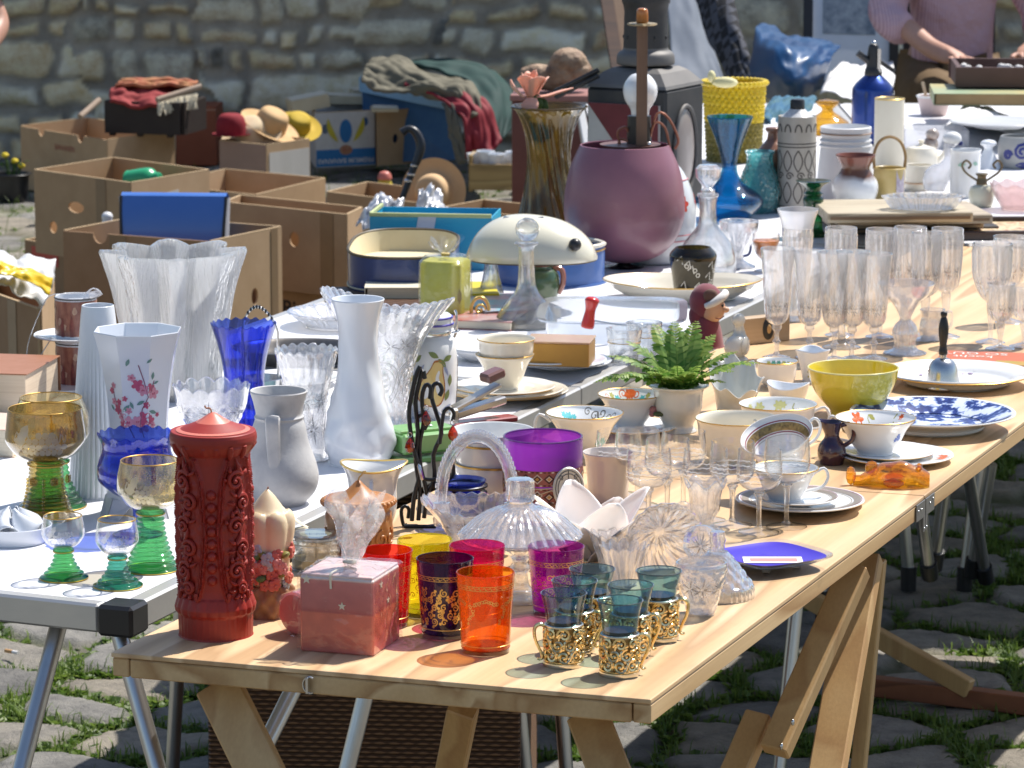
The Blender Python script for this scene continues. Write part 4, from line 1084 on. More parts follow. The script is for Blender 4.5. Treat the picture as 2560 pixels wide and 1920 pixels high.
def purple_holder():
 t=T('candle_holder','purple frosted glass candle holder wrapped in patterned ribbon with a silver medallion','candle holder',1357,1296)
 PG=glass('purple_frosted',t4((.26,.03,.36)),ior=1.35,rough=.3,milk=.5,milkcol=(.50,.10,.66))
 prof=[(0,0),(96,0),(98,4),(99,100),(99.5,203)]
 t.lathe('body',prof,PG,t=4,seg=64,n=1)
 t.ring('rim',97.5,203,2.6,glass('purple_rim',(.45,.2,.6),milk=.3,milkcol=(.5,.3,.6)))
 rf=rfun(prof,1);R0=99
 bandm=pm('terracotta_ribbon',(.34,.12,.10),.8,vs=90);C1_=pm('ochre_thread',(.55,.33,.10),.8);C2_=pm('white_thread',(.68,.58,.50),.8);C3_=pm('brown_thread',(.10,.035,.03),.8)
 W=2*PI*R0
 for y0,slope in((116,.0),(74,-.13),(40,.10)):
  mb=MB();dm={0:MB(),1:MB(),2:MB()};hl=19
  xs=[W*(i/60-.5)for i in range(61)]
  f=lambda u:y0+slope*max(-110,min(110,u))*(1 if True else 0)
  strokes(t,mb,rf,[[(u,f(u))for u in xs]],hl*2,FT,1.2,R0);bd=t.add('ribbon_band',mb,bandm,smooth=False)
  n=int(W/29)
  for i in range(n):
   u=(i-n/2)*29;y=f(u)
   def dia(s_):return[(s_*1.15,0),(0,s_),(-s_*1.15,0),(0,-s_)]
   patch(t,dm[2 if i%2 else 1],rf,u,y,dia(12),FT,1.7,R0);patch(t,dm[0 if i%2==0 else 1],rf,u,y,dia(7),FT,2.1,R0)if i%2 else patch(t,dm[2],rf,u,y,dia(8.5),FT,2.1,R0)
   patch(t,dm[0],rf,u,y,dia(4.5),FT,2.5,R0)
   for sg in(-1,1):
    for q in range(3):patch(t,dm[1 if q%2 else 2],rf,u+q*9,f(u+q*9)+sg*16,[(3,1.5),(-3,1.5),(-3,-1.5),(3,-1.5)],FT,1.8,R0)
  for i,m_ in enumerate((C1_,C2_,C3_)):t.add(('ochre_diamond_pattern','white_diamond_pattern','brown_diamond_pattern')[i],dm[i],m_,smooth=False,parent=bd)
 cord=pm('natural_cord',(.62,.52,.36),.8)
 for a in([(-99,98),(-40,92),(20,94),(80,100)],[(-99,60),(-30,72),(30,92),(70,100)],[(-99,58),(-30,54),(40,52),(90,50)],[(-99,12),(0,16),(99,12)]):
  t.add('cord',MB().tube([t.v(on_surf(rf,FT+u/R0,y,2.6))for u,y in a],1.5*t.s,6),cord)
 M=Matrix.Translation(t.v((62,-86,92)))@Matrix.Rotation(R(22),4,'Z')@Matrix.Rotation(R(84),4,'X')@Matrix.Diagonal((.80,1,1,1))
 k=t.s
 sv=pm('pewter',(.66,.65,.60),.4,metal=.25,col2=(.52,.51,.47),vs=160,bs=320,bst=.6)
 md=t.add('medallion',MB().lathe([(0,0),(50*k,0),(53*k,3*k),(50*k,6*k),(47*k,4.5*k),(0,4.5*k)],48,M=M),sv)
 rl=MB()
 for r in(20,36,44):rl.tube([M@Vector((r*k*math.cos(a),r*k*math.sin(a),5*k))for a in[R(15*i)for i in range(24)]],1.1*k,5,True,n=1)
 for s_ in(-1,1):
  for(x,y,r)in((9,8,10),(10,-14,9),(24,26,8),(26,-24,8)):
   rl.tube([M@Vector(((s_*x+a*s_)*k,(y+b)*k,5*k))for a,b in spiral(r,1.2,0,1,12)],1.2*k,5,n=1)
 rl.tube([M@Vector((0,y*k,5*k))for y in(-46,0,46)],1.3*k,5,n=1)
 t.add('relief',rl,pm('dark_pewter',(.17,.17,.16),.5,metal=.6),parent=md)
 t.add('bead',MB().ball(t.v((96,-40,60)),9*k,12,sx=1.2),pm('striped_bead',(.70,.58,.42),.5,col2=(.35,.2,.1),vs=200))
 t.add('bead',MB().ball(t.v((20,-101,50)),9*k,12),pm('brown_bead',(.25,.10,.04),.4))
purple_holder()
def plain_pot(name,label,cat,px,base,prof,m,t_=3,**kw):
 t=T(name,label,cat,px,base);t.lathe('body',prof,m,t=t_,**kw);return t
t=plain_pot('cup','pearly white handleless cup right of the purple candle holder','cup',1520,1252,[(0,0),(47,0),(47,0),(50,6),(53,60),(58,100),(64,120)],pm('pearl_lustre',(.78,.70,.62),.18,coat=.6,vs=14,col2=(.70,.62,.58)),3)
def lotus():
 t=T('lotus_candle_holder','white lotus shaped glass candle holder with pointed petals','candle holder',1478,1398)
 LM=pm('milky_shell',(.80,.72,.67),.22,coat=.4,sss=.6,sssr=(.03,.022,.018),vs=9,col2=(.80,.70,.64))
 k=t.s
 def petal(a,l,wd,tilt,off,h0):
  def f(u,v):
   x=(u-.5)*2;wv=wd*(math.sin(PI*min(.985,.26+.73*v))**.62)
   rad=off+l*v*math.cos(R(tilt-26*v+12))+0;z=h0+l*v*math.sin(R(tilt+10*v))
   rad-=10*x*x*(1-v);xx=x*wv
   cup_=16*x*x*(1-.4*v)
   rad-=cup_
   return t.v((rad*math.cos(a)-xx*math.sin(a),rad*math.sin(a)+xx*math.cos(a),z))
  o=t.add('petal',MB().grid(f,17,15),LM);md=o.modifiers.new('thickness','SOLIDIFY');md.thickness=3.2*k;md.offset=0
 for i in range(4):petal(FT+R(20+90*i),168,76,62,44,8)
 for i in range(4):petal(FT+R(-28+90*i),138,74,50,46,6)
 t.lathe('base',[(0,0),(44,0),(50,5),(52,14),(30,18),(0,18)],LM)
lotus()
def leaning_disc():
 t=T('crystal_plate','round cut crystal plate with swirled flutes leaning upright behind the teal glasses','plate',1648,1424)
 k=t.s
 M=Matrix.Translation(t.v((0,10,92)))@Matrix.Rotation(R(14),4,'Z')@Matrix.Rotation(R(104),4,'X')
 def rf(th,r,h):return r,h+3.2*math.sin(18*th+r*.055)*min(1,r/30)*(1 if h>4 or r>20 else 0)
 t.lathe('body',[(0,0),(34,0),(38,3),(60,8),(84,22),(95,36),(100,40)],CRYS,t=6,seg=144,n=3,rf=rf,M=M,ang=12)
 b,d=MB(),MB()
 for i in range(54):
  a0=2*PI*i/54;r0,r1=((16,54),(50,96),(58,92))[i%3]
  w_=3.4;p=[]
  for q in range(7):
   r=r0+(r1-r0)*q/6;a=a0+.35*(r-40)/60;hh=float(np.interp(r,[0,38,60,84,95,100],[0,3,8,22,36,40]))-1.2;ww=w_*math.sin(PI*(q+.4)/6.8)+.2
   p+=[M@Vector(((r*math.cos(a)-s_*ww*math.sin(a))*k,(r*math.sin(a)+s_*ww*math.cos(a))*k,hh*k))for s_ in(-1,1)]
  (b if i%2 else d).add(p,[(2*q,2*q+1,2*q+3,2*q+2)for q in range(6)])
 t.add('swirl_cut',b,CUTB,smooth=False);t.add('swirl_cut_painted_shade',d,CUTD,smooth=False)  # swirl drawn as painted light and dark strokes
leaning_disc()
def small_scallop(px,py,s_,label):
 t=T('crystal_bowl',label,'bowl',px,py)
 t.lathe('body',[(0,0),(30*s_,0),(32*s_,4),(36*s_,30*s_),(48*s_,66*s_),(58*s_,92*s_)],CRYS,t=4,seg=96,rf=flut(12,.10,5,200,scal(12,6*s_,40*s_,92*s_,.03,'arch')),ang=14)
 return t
small_scallop(1532,1428,1.0,'small scalloped crystal bowl right of the white lotus candle holder')
small_scallop(1560,1462,1.02,'scalloped crystal bowl tucked behind the rear teal glasses')
def tulip():
 t=T('crystal_candlestick','small crystal candlestick with a tulip shaped rim left of the purple square plate','candlestick',1762,1332)
 t.lathe('body',[(0,0),(44,0),(46,5),(30,14),(22,24),(24,36),(36,60),(38,92),(44,112),(52,122)],CRYSF,t=7,seg=72,rf=flut(12,.08,16,110,scal(6,9,70,122,.04)),ang=14)
tulip()
def tumbler():
 t=T('crystal_tumbler','crystal tumbler with cut starbursts right of the teal glasses','tumbler',1752,1535)
 pr=[(0,0),(32,0),(36,5),(46,40),(60,90),(66,118),(64,130)]
 t.lathe('body',pr,CRYS,t=6,seg=80,n=6,rf=dia(10,36,.05,6,112),ang=8)
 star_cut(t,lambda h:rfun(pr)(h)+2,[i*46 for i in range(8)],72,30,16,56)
tumbler()
def ball_stopper():
 t=T('crystal_bottle','small crystal bottle with a faceted ball stopper above the crystal tumbler','bottle',1748,1452)
 t.lathe('body',[(0,0),(40,0),(46,6),(50,30),(40,50),(24,60),(22,66)],CRYS,t=5,seg=20)
 t.add('stopper',MB().ball(t.v((4,-6,96)),46*t.s,22,rf=lambda th,r,h:(r*(1+.06*abs(math.cos(5.5*th))),h)),CRYS,ang=4)
 star_cut(t,lambda h:max(8.,1.03*math.sqrt(max(1.,46.0**2-(h-96)**2))),[0],96,34,18,46)
ball_stopper()
def bell_dish():
 t=T('crystal_cover','upturned crystal cover with a knob and ribbed edge beside the purple square plate','cover',1793,1490)
 t.lathe('body',[(86,0),(88,4),(86,26),(80,34),(60,62),(36,92),(22,108)],CRYS,t=-5,seg=120,rf=dia(15,40,.06,32,100,flut(40,.04,-5,30)),n=5,ang=8)
 t.lathe('knob',[(0,104),(20,106),(17,128),(21,140),(18,160),(0,163)],CRYS,seg=12,n=1)
bell_dish()
def square_plate():
 t=T('glass_plate','square violet blue glass plate with clear rim and a price sticker','plate',1925,1418,rz=33)
 k=t.s*1.12;n=80
 def sq(r,z):
  pts=[]
  for i in range(n):
   a=2*PI*i/n;c,s_=math.cos(a),math.sin(a);e=(abs(c)**4+abs(s_)**4)**-.25
   pts.append((r*e*c*k,r*e*s_*k,z*k))
  return pts
 def ringm(levels):
  mb=MB();vs=[]
  for r,z in levels:vs+=sq(r,z)
  m=len(levels);fs=[(j*n+i,j*n+(i+1)%n,(j+1)*n+(i+1)%n,(j+1)*n+i)for j in range(m-1)for i in range(n)]
  fs.append(tuple(range((m-1)*n,m*n))if levels[-1][0]<100 else tuple());fs=[f for f in fs if f]
  return mb.add(vs,fs)
 VB=glass('violet_glass',t4((.05,.035,.48),2),ior=1.5,milk=.6,milkcol=(.10,.085,.62))
 t.add('body',ringm([(30,17),(88,17),(104,24),(118,32),(118,35),(102,28),(86,21.5),(30,21)]),CLEAR)
 t.add('coloured_layer',ringm([(106,30.4),(101,28.4),(86,22.2),(30,21.7)]),pm('violet_enamel',(.075,.05,.50),.3,vs=10,col2=(.06,.04,.44),spec=.25))
 st=MB();M=Matrix.Rotation(R(-33),4,'Z')
 st.box((4*k,-28*k,23.0*k),(132*k,62*k,.0005),M=M);lb=t.add('sticker',st,pm('paper_white',(.8,.78,.76),.6),smooth=False)
 s2=MB();s2.box((6*k,-30*k,23.9*k),(104*k,30*k,.0004),M=M);t.add('red_print',s2,pm('pale_red_print',(.72,.27,.25),.6),smooth=False,parent=lb)
 s3=MB();flat_text(s3,'SALE',24*k,M@Matrix.Translation((6*k,-30*k,25*k)))if False else None
 for a in range(4):
  th=R(45+90*a);t.add('foot',MB().lathe([(0,0),(9*k,0),(10*k,15.5*k),(0,15.5*k)],12,M=Matrix.Translation((60*k*math.cos(th),60*k*math.sin(th),0))),CLEARH)
square_plate()
def wine(px,base,rimy,label,r=57,fl=1.0):
 t=T('wine_glass',label,'glass',px,base,group='clear wine glasses with an engraved band')
 h=base-rimy;b0=h*.48
 t.lathe('bowl',[(0,b0),(10,b0+2),(44,b0+15),(r*.98,b0+h*.19),(r,b0+h*.34),(r*.97,h*.92),(r*.945,h)],CLEAR,t=1.8,seg=56)
 t.lathe('stem',[(8,8),(6.5,20),(6,40),(8,b0-14),(14,b0-1),(0,b0+1)],CLEARH,seg=20)
 t.lathe('foot',[(0,0),(48,0),(48.5,1.5),(40,3.5),(16,9),(8,14),(0,14)],CLEAR,seg=48)
 rf=rfun([(r,b0+h*.34),(r*.97,h*.92),(r*.945,h)]);mb=MB()
 for dh in(.72,.66):
  strokes(t,mb,rf,[[(2*PI*r*i/60,h*dh+1.5*math.sin(i*2.1))for i in range(61)]],3.0,FT,.5,r)
 t.add('engraved_band',mb,FROST,smooth=False);return t
wn=[(1621,1316,1124,'clear wine glass between the pearly cup and the tulip candlestick'),(1763,1300,1124,'clear wine glass directly behind the tulip candlestick'),(1830,1312,1106,'clear wine glass with its foot beside the dark edged plates'),(1897,1330,1126,'clear wine glass nearest the violet square plate'),(1966,1316,1098,'clear wine glass at the right end, in front of the tilted banded cup'),(1593,1262,1078,'clear wine glass behind the pearly cup, left in the back row'),(1708,1268,1080,'clear wine glass in the middle of the back row below the fern pot')]
wn+=[(1668,1292,1100,'clear wine glass squeezed between the pearly cup and the back row'),(1546,1236,1080,'clear wine glass half hidden behind the pearly cup')]
w0=wine(*wn[0])
for px,b,ry,lb in wn[1:]:wine(px,b,ry,lb)
def cup(label,px,rimy,base,rr,rb,m=PORC,z=None,hang=0,gold=True,foot=True,hm=None,name='cup',shape=1,handle=True,at=None,tilt=None,hlen=1.0,cat='cup',group=None):
 t=T(name,label,cat,px,base,z=z or TZ,at=at,tilt=tilt,group=group);h=base-rimy
 if shape==1:prof=[(0,4),(rb,4),(rb,4),(rb*1.02,h*.12),(rb+(rr-rb)*.32,h*.36),(rb+(rr-rb)*.62,h*.7),(rr*.97,h*.93),(rr,h)]
 else:prof=[(0,4),(rb,4),(rb,4),(rb+(rr-rb)*.55,h*.2),(rb+(rr-rb)*.8,h*.5),(rr*.95,h*.9),(rr,h)]
 t.lathe('body',prof,m,t=2.4,seg=60)
 if foot:t.lathe('foot_ring',[(rb*.86,0),(rb*.96,0),(rb*.98,5),(rb*.8,5)],m,n=1)
 if gold:t.ring('gold_rim',rr-.6,h+.3,1.5,GOLD,60)
 if handle:t.handle('handle',[(rb+(rr-rb)*.8,h*.78),(rr+18*hlen,h*.92),(rr+30*hlen,h*.66),(rr+14*hlen,h*.36),(rb+(rr-rb)*.3,h*.26)],[4.5,4,4,4,4.5],hm or m,ang=hang)
 t.prof=prof;t.h=h;t.rr=rr;t.rb=rb;return t
def plate(label,px,cy,rr,lift=12,m=PORC,z=None,at=None,rim=None,name='plate',cat='plate',well=.62,group=None,ellipse=None,s_=None,thick=4):
 t=T(name,label,cat,px,cy,z=z or TZ,at=at,group=group,s_=s_)
 prof=[(0,4),(rr*well*.8,4),(rr*well,6),(rr*.8,lift*.62),(rr*.97,lift),(rr,lift+.6)]
 rf=(lambda th,r,h:(r*(ellipse[0]*abs(math.cos(th))**2+ellipse[1]*abs(math.sin(th))**2),h))if ellipse else None
 t.lathe('body',prof,m,t=thick,seg=80,rf=rf);t.lathe('foot_ring',[(rr*well*.74,0),(rr*well*.8,0),(rr*well*.82,5),(rr*well*.7,5)],m,n=1)
 if rim:t.ring('rim_line',rr-.5,lift+1.4,1.7,rim,80)
 t.rr=rr;t.lift=lift;return t
def inside(t,items,ang=90,lift=-3.4):
 """painted motifs on the inner wall: items (kind, u, hfrac, size, colour name, colour)"""
 rf=rfun(t.prof);h=t.h;by={}
 for kind,u,hf,s_,cn,cc in items:
  mb=by.setdefault((kind,cn,cc),MB());R0=rf(h*hf)
  if kind=='flower':patch(t,mb,rf,u,h*hf,flower_pts(s_,6,.5),R(ang),lift,R0)
  elif kind=='leaf':patch(t,mb,rf,u,h*hf,leaf_pts(s_,s_*.28,u),R(ang),lift,R0)
  elif kind=='scroll':strokes(t,mb,rf,[[(u+x,h*hf+y)for x,y in spiral(s_,1.3,u,1 if u>0 else-1)]],s_*.22,R(ang),lift,R0)
  elif kind=='stroke':strokes(t,mb,rf,[[(u,h*hf-s_),(u+s_*.4,h*hf),(u,h*hf+s_)]],s_*.25,R(ang),lift,R0)
 for(kind,cn,cc),mb in by.items():t.add({'flower':'flower','leaf':'leaf','scroll':'scroll','stroke':'stroke'}[kind]+'_decoration',mb,pm(cn,cc,.35),smooth=False)
OR=('orange_enamel',(.75,.13,.02));TQ=('turquoise_enamel',(.10,.50,.52));GY=('dark_scroll',(.20,.18,.15));YF=('pale_yellow_enamel',(.68,.64,.26));GR=('green_enamel',(.05,.28,.20));OL=('olive_enamel',(.42,.40,.10));BL=('blue_enamel',(.10,.18,.55));RD=('red_enamel',(.65,.05,.02))
c=cup('white teacup with turquoise and grey scrolls inside and a gold ear handle',1461,1033,1140,97,36,hang=168,hm=None)
inside(c,[('scroll',-50,.86,14,*GY),('scroll',-28,.80,12,*GY),('scroll',-70,.80,11,*GY),('scroll',-10,.88,10,*GY),('scroll',-90,.85,10,*GY),('flower',40,.80,11,*TQ),('flower',56,.84,9,*TQ),('flower',26,.78,7,*TQ)])
mb=MB();rf_=rfun(c.prof)
for u,hf in((48,.42),(60,.34),(38,.36)):patch(c,mb,rf_,u,c.h*hf,flower_pts(10,6,.5),FT,.6,60)
c.add('flower_decoration',mb,pm(*TQ,.35),smooth=False)
s1=plate('white saucer under the red tulip patterned cup',1585,1078,108,12,rim=GOLD,name='saucer',cat='saucer')
c=cup('white teacup with a red and green tulip ornament inside beside the fern pot',1576,986,1068,82,36,z=s1.top(4),hang=100)
inside(c,[('leaf',-0.3,.86,34,*OR),('flower',0,.82,15,*OR),('scroll',18,.86,11,*OR),('scroll',-18,.86,11,*OR),('flower',-34,.74,9,*TQ),('flower',34,.74,9,*TQ),('flower',52,.84,8,*OL),('flower',-52,.84,8,*OL),('scroll',68,.84,8,*OR)])
c=cup('wide cream teacup with a gold rim in front of the white shell bowl',1843,1047,1158,106,50,CREAM,hang=60,shape=2)
c=cup('white teacup with pale yellow flowers painted inside',1944,1011,1098,98,42,PORC,hang=-4,shape=2)
inside(c,[('flower',44,.74,15,*YF),('flower',40,.74,5,*TQ),('flower',-8,.78,14,*YF),('flower',-20,.80,10,*YF),('flower',76,.78,9,*YF),('stroke',-50,.75,10,*OL),('stroke',-2,.62,8,*OL)])
BANDM=pm('gilt_band',(.50,.33,.12),.35,metal=.6,col2=(.10,.07,.04),vs=220)
DKB=pm('grey_brown_band',(.26,.22,.18),.4,vs=120);MAR=pm('maroon_line',(.28,.02,.05),.4)
def band_plate(label,px,cy,rr,z=None,at=None):
 t=plate(label,px,cy,rr,13,z=z,at=at,group='white plates with grey and maroon rim bands')
 k=t.s
 def zr(f):return(13*.62+(13-13*.62)*(f-.8)/.17 if f>.8 else 6+2*(f-.62)/.18)+4.7
 for f0,f1,m,nm in((.84,.955,DKB,'rim_band'),(.965,.975,MAR,'rim_line'),(.80,.81,GOLD,'rim_line')):
  t.add(nm,MB().lathe([(rr*f0*k,zr(f0)*k*KV),(rr*(f0+f1)/2*k,zr((f0+f1)/2)*k*KV),(rr*f1*k,zr(f1)*k*KV)],80),m,smooth=True)
 return t
p1=band_plate('white plate with a grey and maroon band, lowest under the tilted cup',2000,1262,160)
p2=band_plate('white plate with a banded rim, middle of the pile under the tilted cup',2003,1262,156,z=p1.top(15))
p3=band_plate('small banded saucer on top of the two plates under the tilted cup',1990,1256,106,z=p2.top(16));
pc=cup('white teacup with a maroon line standing on the banded saucer',1962,1170,1252,84,40,z=p3.top(4),hang=15)
def tilted_cup():
 Q=Matrix.Rotation(R(8),3,'Z')@Matrix.Rotation(R(19),3,'X')@Matrix.Rotation(R(-17),3,'Y')
 t=cup('white teacup with a gold and maroon band tilted on top of another cup',1960,1110,1206,92,44,at=P(1962,1168,pc.o.location.z+40*pc.s),hang=20,tilt=Q,gold=False)
 rf=rfun(t.prof);mb=MB();m2=MB();k=t.s;h=t.h
 for(a,b,mm,nm)in((.66,.84,BANDM,'gold_band'),(.86,.885,MAR,'maroon_line'),(.615,.64,MAR,'maroon_line'),(.56,.57,DKB,'grey_line')):
  t.add(nm,MB().lathe([((rf(h*(a+(b-a)*i/4))-3.3)*k,h*(a+(b-a)*i/4)*k*KV)for i in range(5)],64),mm)
tilted_cup()
def small_pitcher():
 t=T('pitcher','small dark blue glazed pitcher left of the orange flowered cup','pitcher',2079,1160)
 g=pm('dark_blue_glaze',(.012,.012,.06),.12,coat=.6,col2=(.10,.03,.01),vs=22)
 t.lathe('body',[(0,0),(26,0),(30,4),(36,26),(32,48),(20,64),(18,76),(24,96),(27,104)],g,t=3,rf=lambda th,r,h:(r*(1+.5*max(0,-math.cos(th))**4*max(0,(h-70)/34)),h+5*max(0,-math.cos(th))**4*max(0,(h-70)/34)))
 t.handle('handle',[(22,96),(44,100),(54,84),(50,60),(30,46)],6,g,ang=-5)
small_pitcher()
s1=plate('white plate with orange flowers on its rim, under the saucer at the table edge',2240,1152,142,15,rim=GOLD)
mb=MB();k=s1.s
for a,rr_ in((-12,118),(-26,122)):
 c_,s__=math.cos(R(a)),math.sin(R(a));mb.add([(rr_*c_*k,rr_*s__*k,17.6*k)]+[((rr_*c_+x)*k,(rr_*s__+y)*k,(17.6+.02*0)*k)for x,y in flower_pts(17,7,.6)],[(0,1+i,1+(i+1)%35)for i in range(35)])
s1.add('flower_decoration',mb,pm(*OR,.35),smooth=False)
s2=plate('white saucer under the orange flowered cup',2218,1140,118,12,rim=GOLD,z=s1.top(9),name='saucer',cat='saucer')
c=cup('white teacup with an orange flower inside on its saucer by the table edge',2187,1045,1136,101,45,z=s2.top(5),hang=150,shape=1)
inside(c,[('flower',40,.80,18,*OR),('flower',44,.82,8,*OR),('leaf',.6,.84,20,*OL),('stroke',8,.80,9,*OL),('stroke',-64,.84,11,*OL),('flower',-84,.9,8,*OR)])
mb=MB();rf_=rfun(c.prof)
for u,hf in((62,.60),(56,.50),(68,.52)):patch(c,mb,rf_,u,c.h*hf,flower_pts(7,6,.5),FT,.6,80)
c.add('flower_decoration',mb,pm(*BL,.35),smooth=False)
def blue_plate():
 t=T('plate','large blue and white floral plate at the right table edge','plate',2331,1072)
 m,tr,b=newmat('blue_floral_transfer');L=tr.links;co=coords(tr);k=t.s;RR=205*k
 sp=N(tr,'ShaderNodeVectorMath',operation='LENGTH');fl=coords(tr,(1,1,0));L.new(fl,sp.inputs[0])
 v1=N(tr,'ShaderNodeTexVoronoi',Scale=27.0);n1=N(tr,'ShaderNodeTexNoise',Scale=34.0,Detail=3.0,Distortion=2.2);L.new(fl,n1.inputs['Vector'])
 mxv=N(tr,'ShaderNodeMix',data_type='VECTOR');mxv.inputs[0].default_value=.03;L.new(fl,mxv.inputs[4]);L.new(n1.outputs['Color'],mxv.inputs[5]);L.new(mxv.outputs[1],v1.inputs['Vector'])
 n2=N(tr,'ShaderNodeTexNoise',Scale=75.0,Detail=4.0,Distortion=1.6);L.new(fl,n2.inputs['Vector'])
 ma=N(tr,'ShaderNodeMath',operation='MULTIPLY_ADD');ma.inputs[1].default_value=.55;L.new(n2.outputs[0],ma.inputs[0]);L.new(v1.outputs['Distance'],ma.inputs[2])
 pat=ramp(tr,ma.outputs[0],[(.42,(.78,.80,.84)),(.49,(.35,.45,.66)),(.54,(.03,.06,.26)),(.74,(.012,.025,.13)),(.82,(.10,.17,.42)),(.9,(.6,.66,.78))])
 edge=N(tr,'ShaderNodeMapRange');edge.inputs[1].default_value=RR*.955;edge.inputs[2].default_value=RR*.965;L.new(sp.outputs['Value'],edge.inputs[0])
 mx=N(tr,'ShaderNodeMix',data_type='RGBA');L.new(edge.outputs[0],mx.inputs[0]);L.new(pat,mx.inputs[6]);mx.inputs[7].default_value=(.8,.8,.8,1)
 L.new(mx.outputs[2],b.inputs[0]);b.inputs['Roughness'].default_value=.3;b.inputs['Specular IOR Level'].default_value=.3
 t.lathe('body',[(0,8),(120,8),(128,12),(165,28),(200,40),(205,41)],PORC,t=4,seg=96)
 t.lathe('foot_ring',[(104,0),(112,0),(120,9),(100,9)],PORC,n=1)
 t.lathe('painted_face',[(0,12.8),(118,12.8),(126,16.6),(163,32.8),(196,44.2)],m,n=3,seg=96)
blue_plate()
t=plain_pot('bowl','yellow glazed bowl with a narrow foot behind the blue and white plate','bowl',2131,1040,[(0,0),(56,0),(56,0),(54,8),(60,20),(88,50),(106,84),(114,118)],pm('yellow_glaze',(.76,.62,.06),.12,coat=.5,vs=12,col2=(.70,.56,.045)),4)
t.ring('rim_line',112.5,119,2.6,pm('pale_yellow_glaze',(.72,.66,.28),.15))
p_=plate('large white oval platter carrying the hand bell',2392,962,185,30,rim=GOLD,ellipse=(1.0,.92),name='platter',cat='platter',well=.7)
mb=MB();rg=random.Random(8);k=p_.s
for i in range(12):
 a=R(rg.uniform(60,130));q=rg.uniform(118,150);mb.add([((q*math.cos(a)+x)*k,(q*math.sin(a)*.93+y)*k,(4+4.5+max(0,(q/185-.7)/.1*8)+2.2)*k)for x,y in[(0,0)]+flower_pts(rg.uniform(4,8),5,.4,m=3)],[(0,1+j,1+(j+1)%15)for j in range(15)])
p_.add('flower_decoration',mb,pm('lilac_enamel',(.35,.22,.48),.4),smooth=False)
def bell():
 t=T('hand_bell','steel hand bell with a turned black wooden handle standing on the oval platter','bell',2356,970,z=p_.top(5))
 t.lathe('bell_cup',[(41,0),(42,3),(38,20),(33,46),(26,62),(14,70),(0,72)],SILVER,t=-3)
 t.lathe('ferrule',[(0,70),(9,70),(9,84),(0,84)],SILVER,n=1)
 t.lathe('handle',[(0,82),(10,82),(11,92),(9,104),(12,130),(12.5,150),(9,168),(6.5,174),(8.5,180),(7,187),(0,188)],pm('black_wood',(.02,.018,.016),.35,vs=30),seg=28)
bell()
def booklet():
 c=P(2478,905);t=T('booklet','red covered booklet lying on the wooden table behind the oval platter','booklet',at=c,rz=-12)
 k=t.s;t.add('cover',MB().box((0,0,.003),(.17,.13,.006),bev=.001),pm('brick_red_cover',(.55,.13,.06),.45),smooth=False)
 tx=MB();fm=lambda x,y:Matrix.Translation((x,y,.0066))@Matrix.Rotation(R(180),4,'Z')
 for i,(s_,x,y,z)in enumerate((('SO GUT',-.03,.040,.030),('kocht',-.03,.010,.028))):flat_text(tx,s_,z,fm(x,y))
 t.add('lettering',tx,pm('white_print',(.8,.76,.7),.5),smooth=False)
 t.add('picture',MB().box((.045,-.042,.0064),(.07,.04,.0006)),pm('food_picture',(.55,.22,.05),.5,col2=(.20,.30,.05),vs=80),smooth=False)
booklet()
def amber_frog():
 t=T('glass_ornament','amber orange glass animal ornament lying at the table edge by the hinge','ornament',2225,1215,rz=-8)
 AM=glass('amber_glass',t4((.90,.42,.02),2),ior=1.5,refr=.4,bscale=40,bst=.6,bd=.004,gloss=1.5)
 k=t.s
 def f(u,v):
  a=2*PI*u;x=-92+190*v;q=max(0,min(1,(v-.10)/.90));w_=6+32*math.sin(PI*min(1,q*.94+.03))**.7;hh=20+44*math.sin(PI*min(1,q*.90+.02))**.75
  return(x*k,w_*math.cos(a)*k*(1+.10*math.cos(4*a+9*v)),(hh*.5+hh*.5*math.sin(a)*(1+.06*math.sin(22*v)))*k)
 t.add('body',MB().grid(f,30,34,True),AM,ang=25)
 t.add('tail',MB().ball((-98*k,0,24*k),24*k,10,sx=.55,sy=.35),AM,ang=10);t.add('dorsal_fin',MB().ball((-46*k,0,44*k),20*k,10,sx=.9,sy=.4,sz=1),AM,ang=10)
 for s_ in(-1,1):t.add('side_fin',MB().ball((10*k,s_*34*k,14*k),22*k,10,sx=1.2,sy=.5,sz=.6),AM,ang=10);t.add('eye',MB().ball((72*k,s_*15*k,50*k),8*k,10),AM)
amber_frog()
FERN=leafmat('fern_leaf',(.07,.19,.025),(.30,.40,.10))
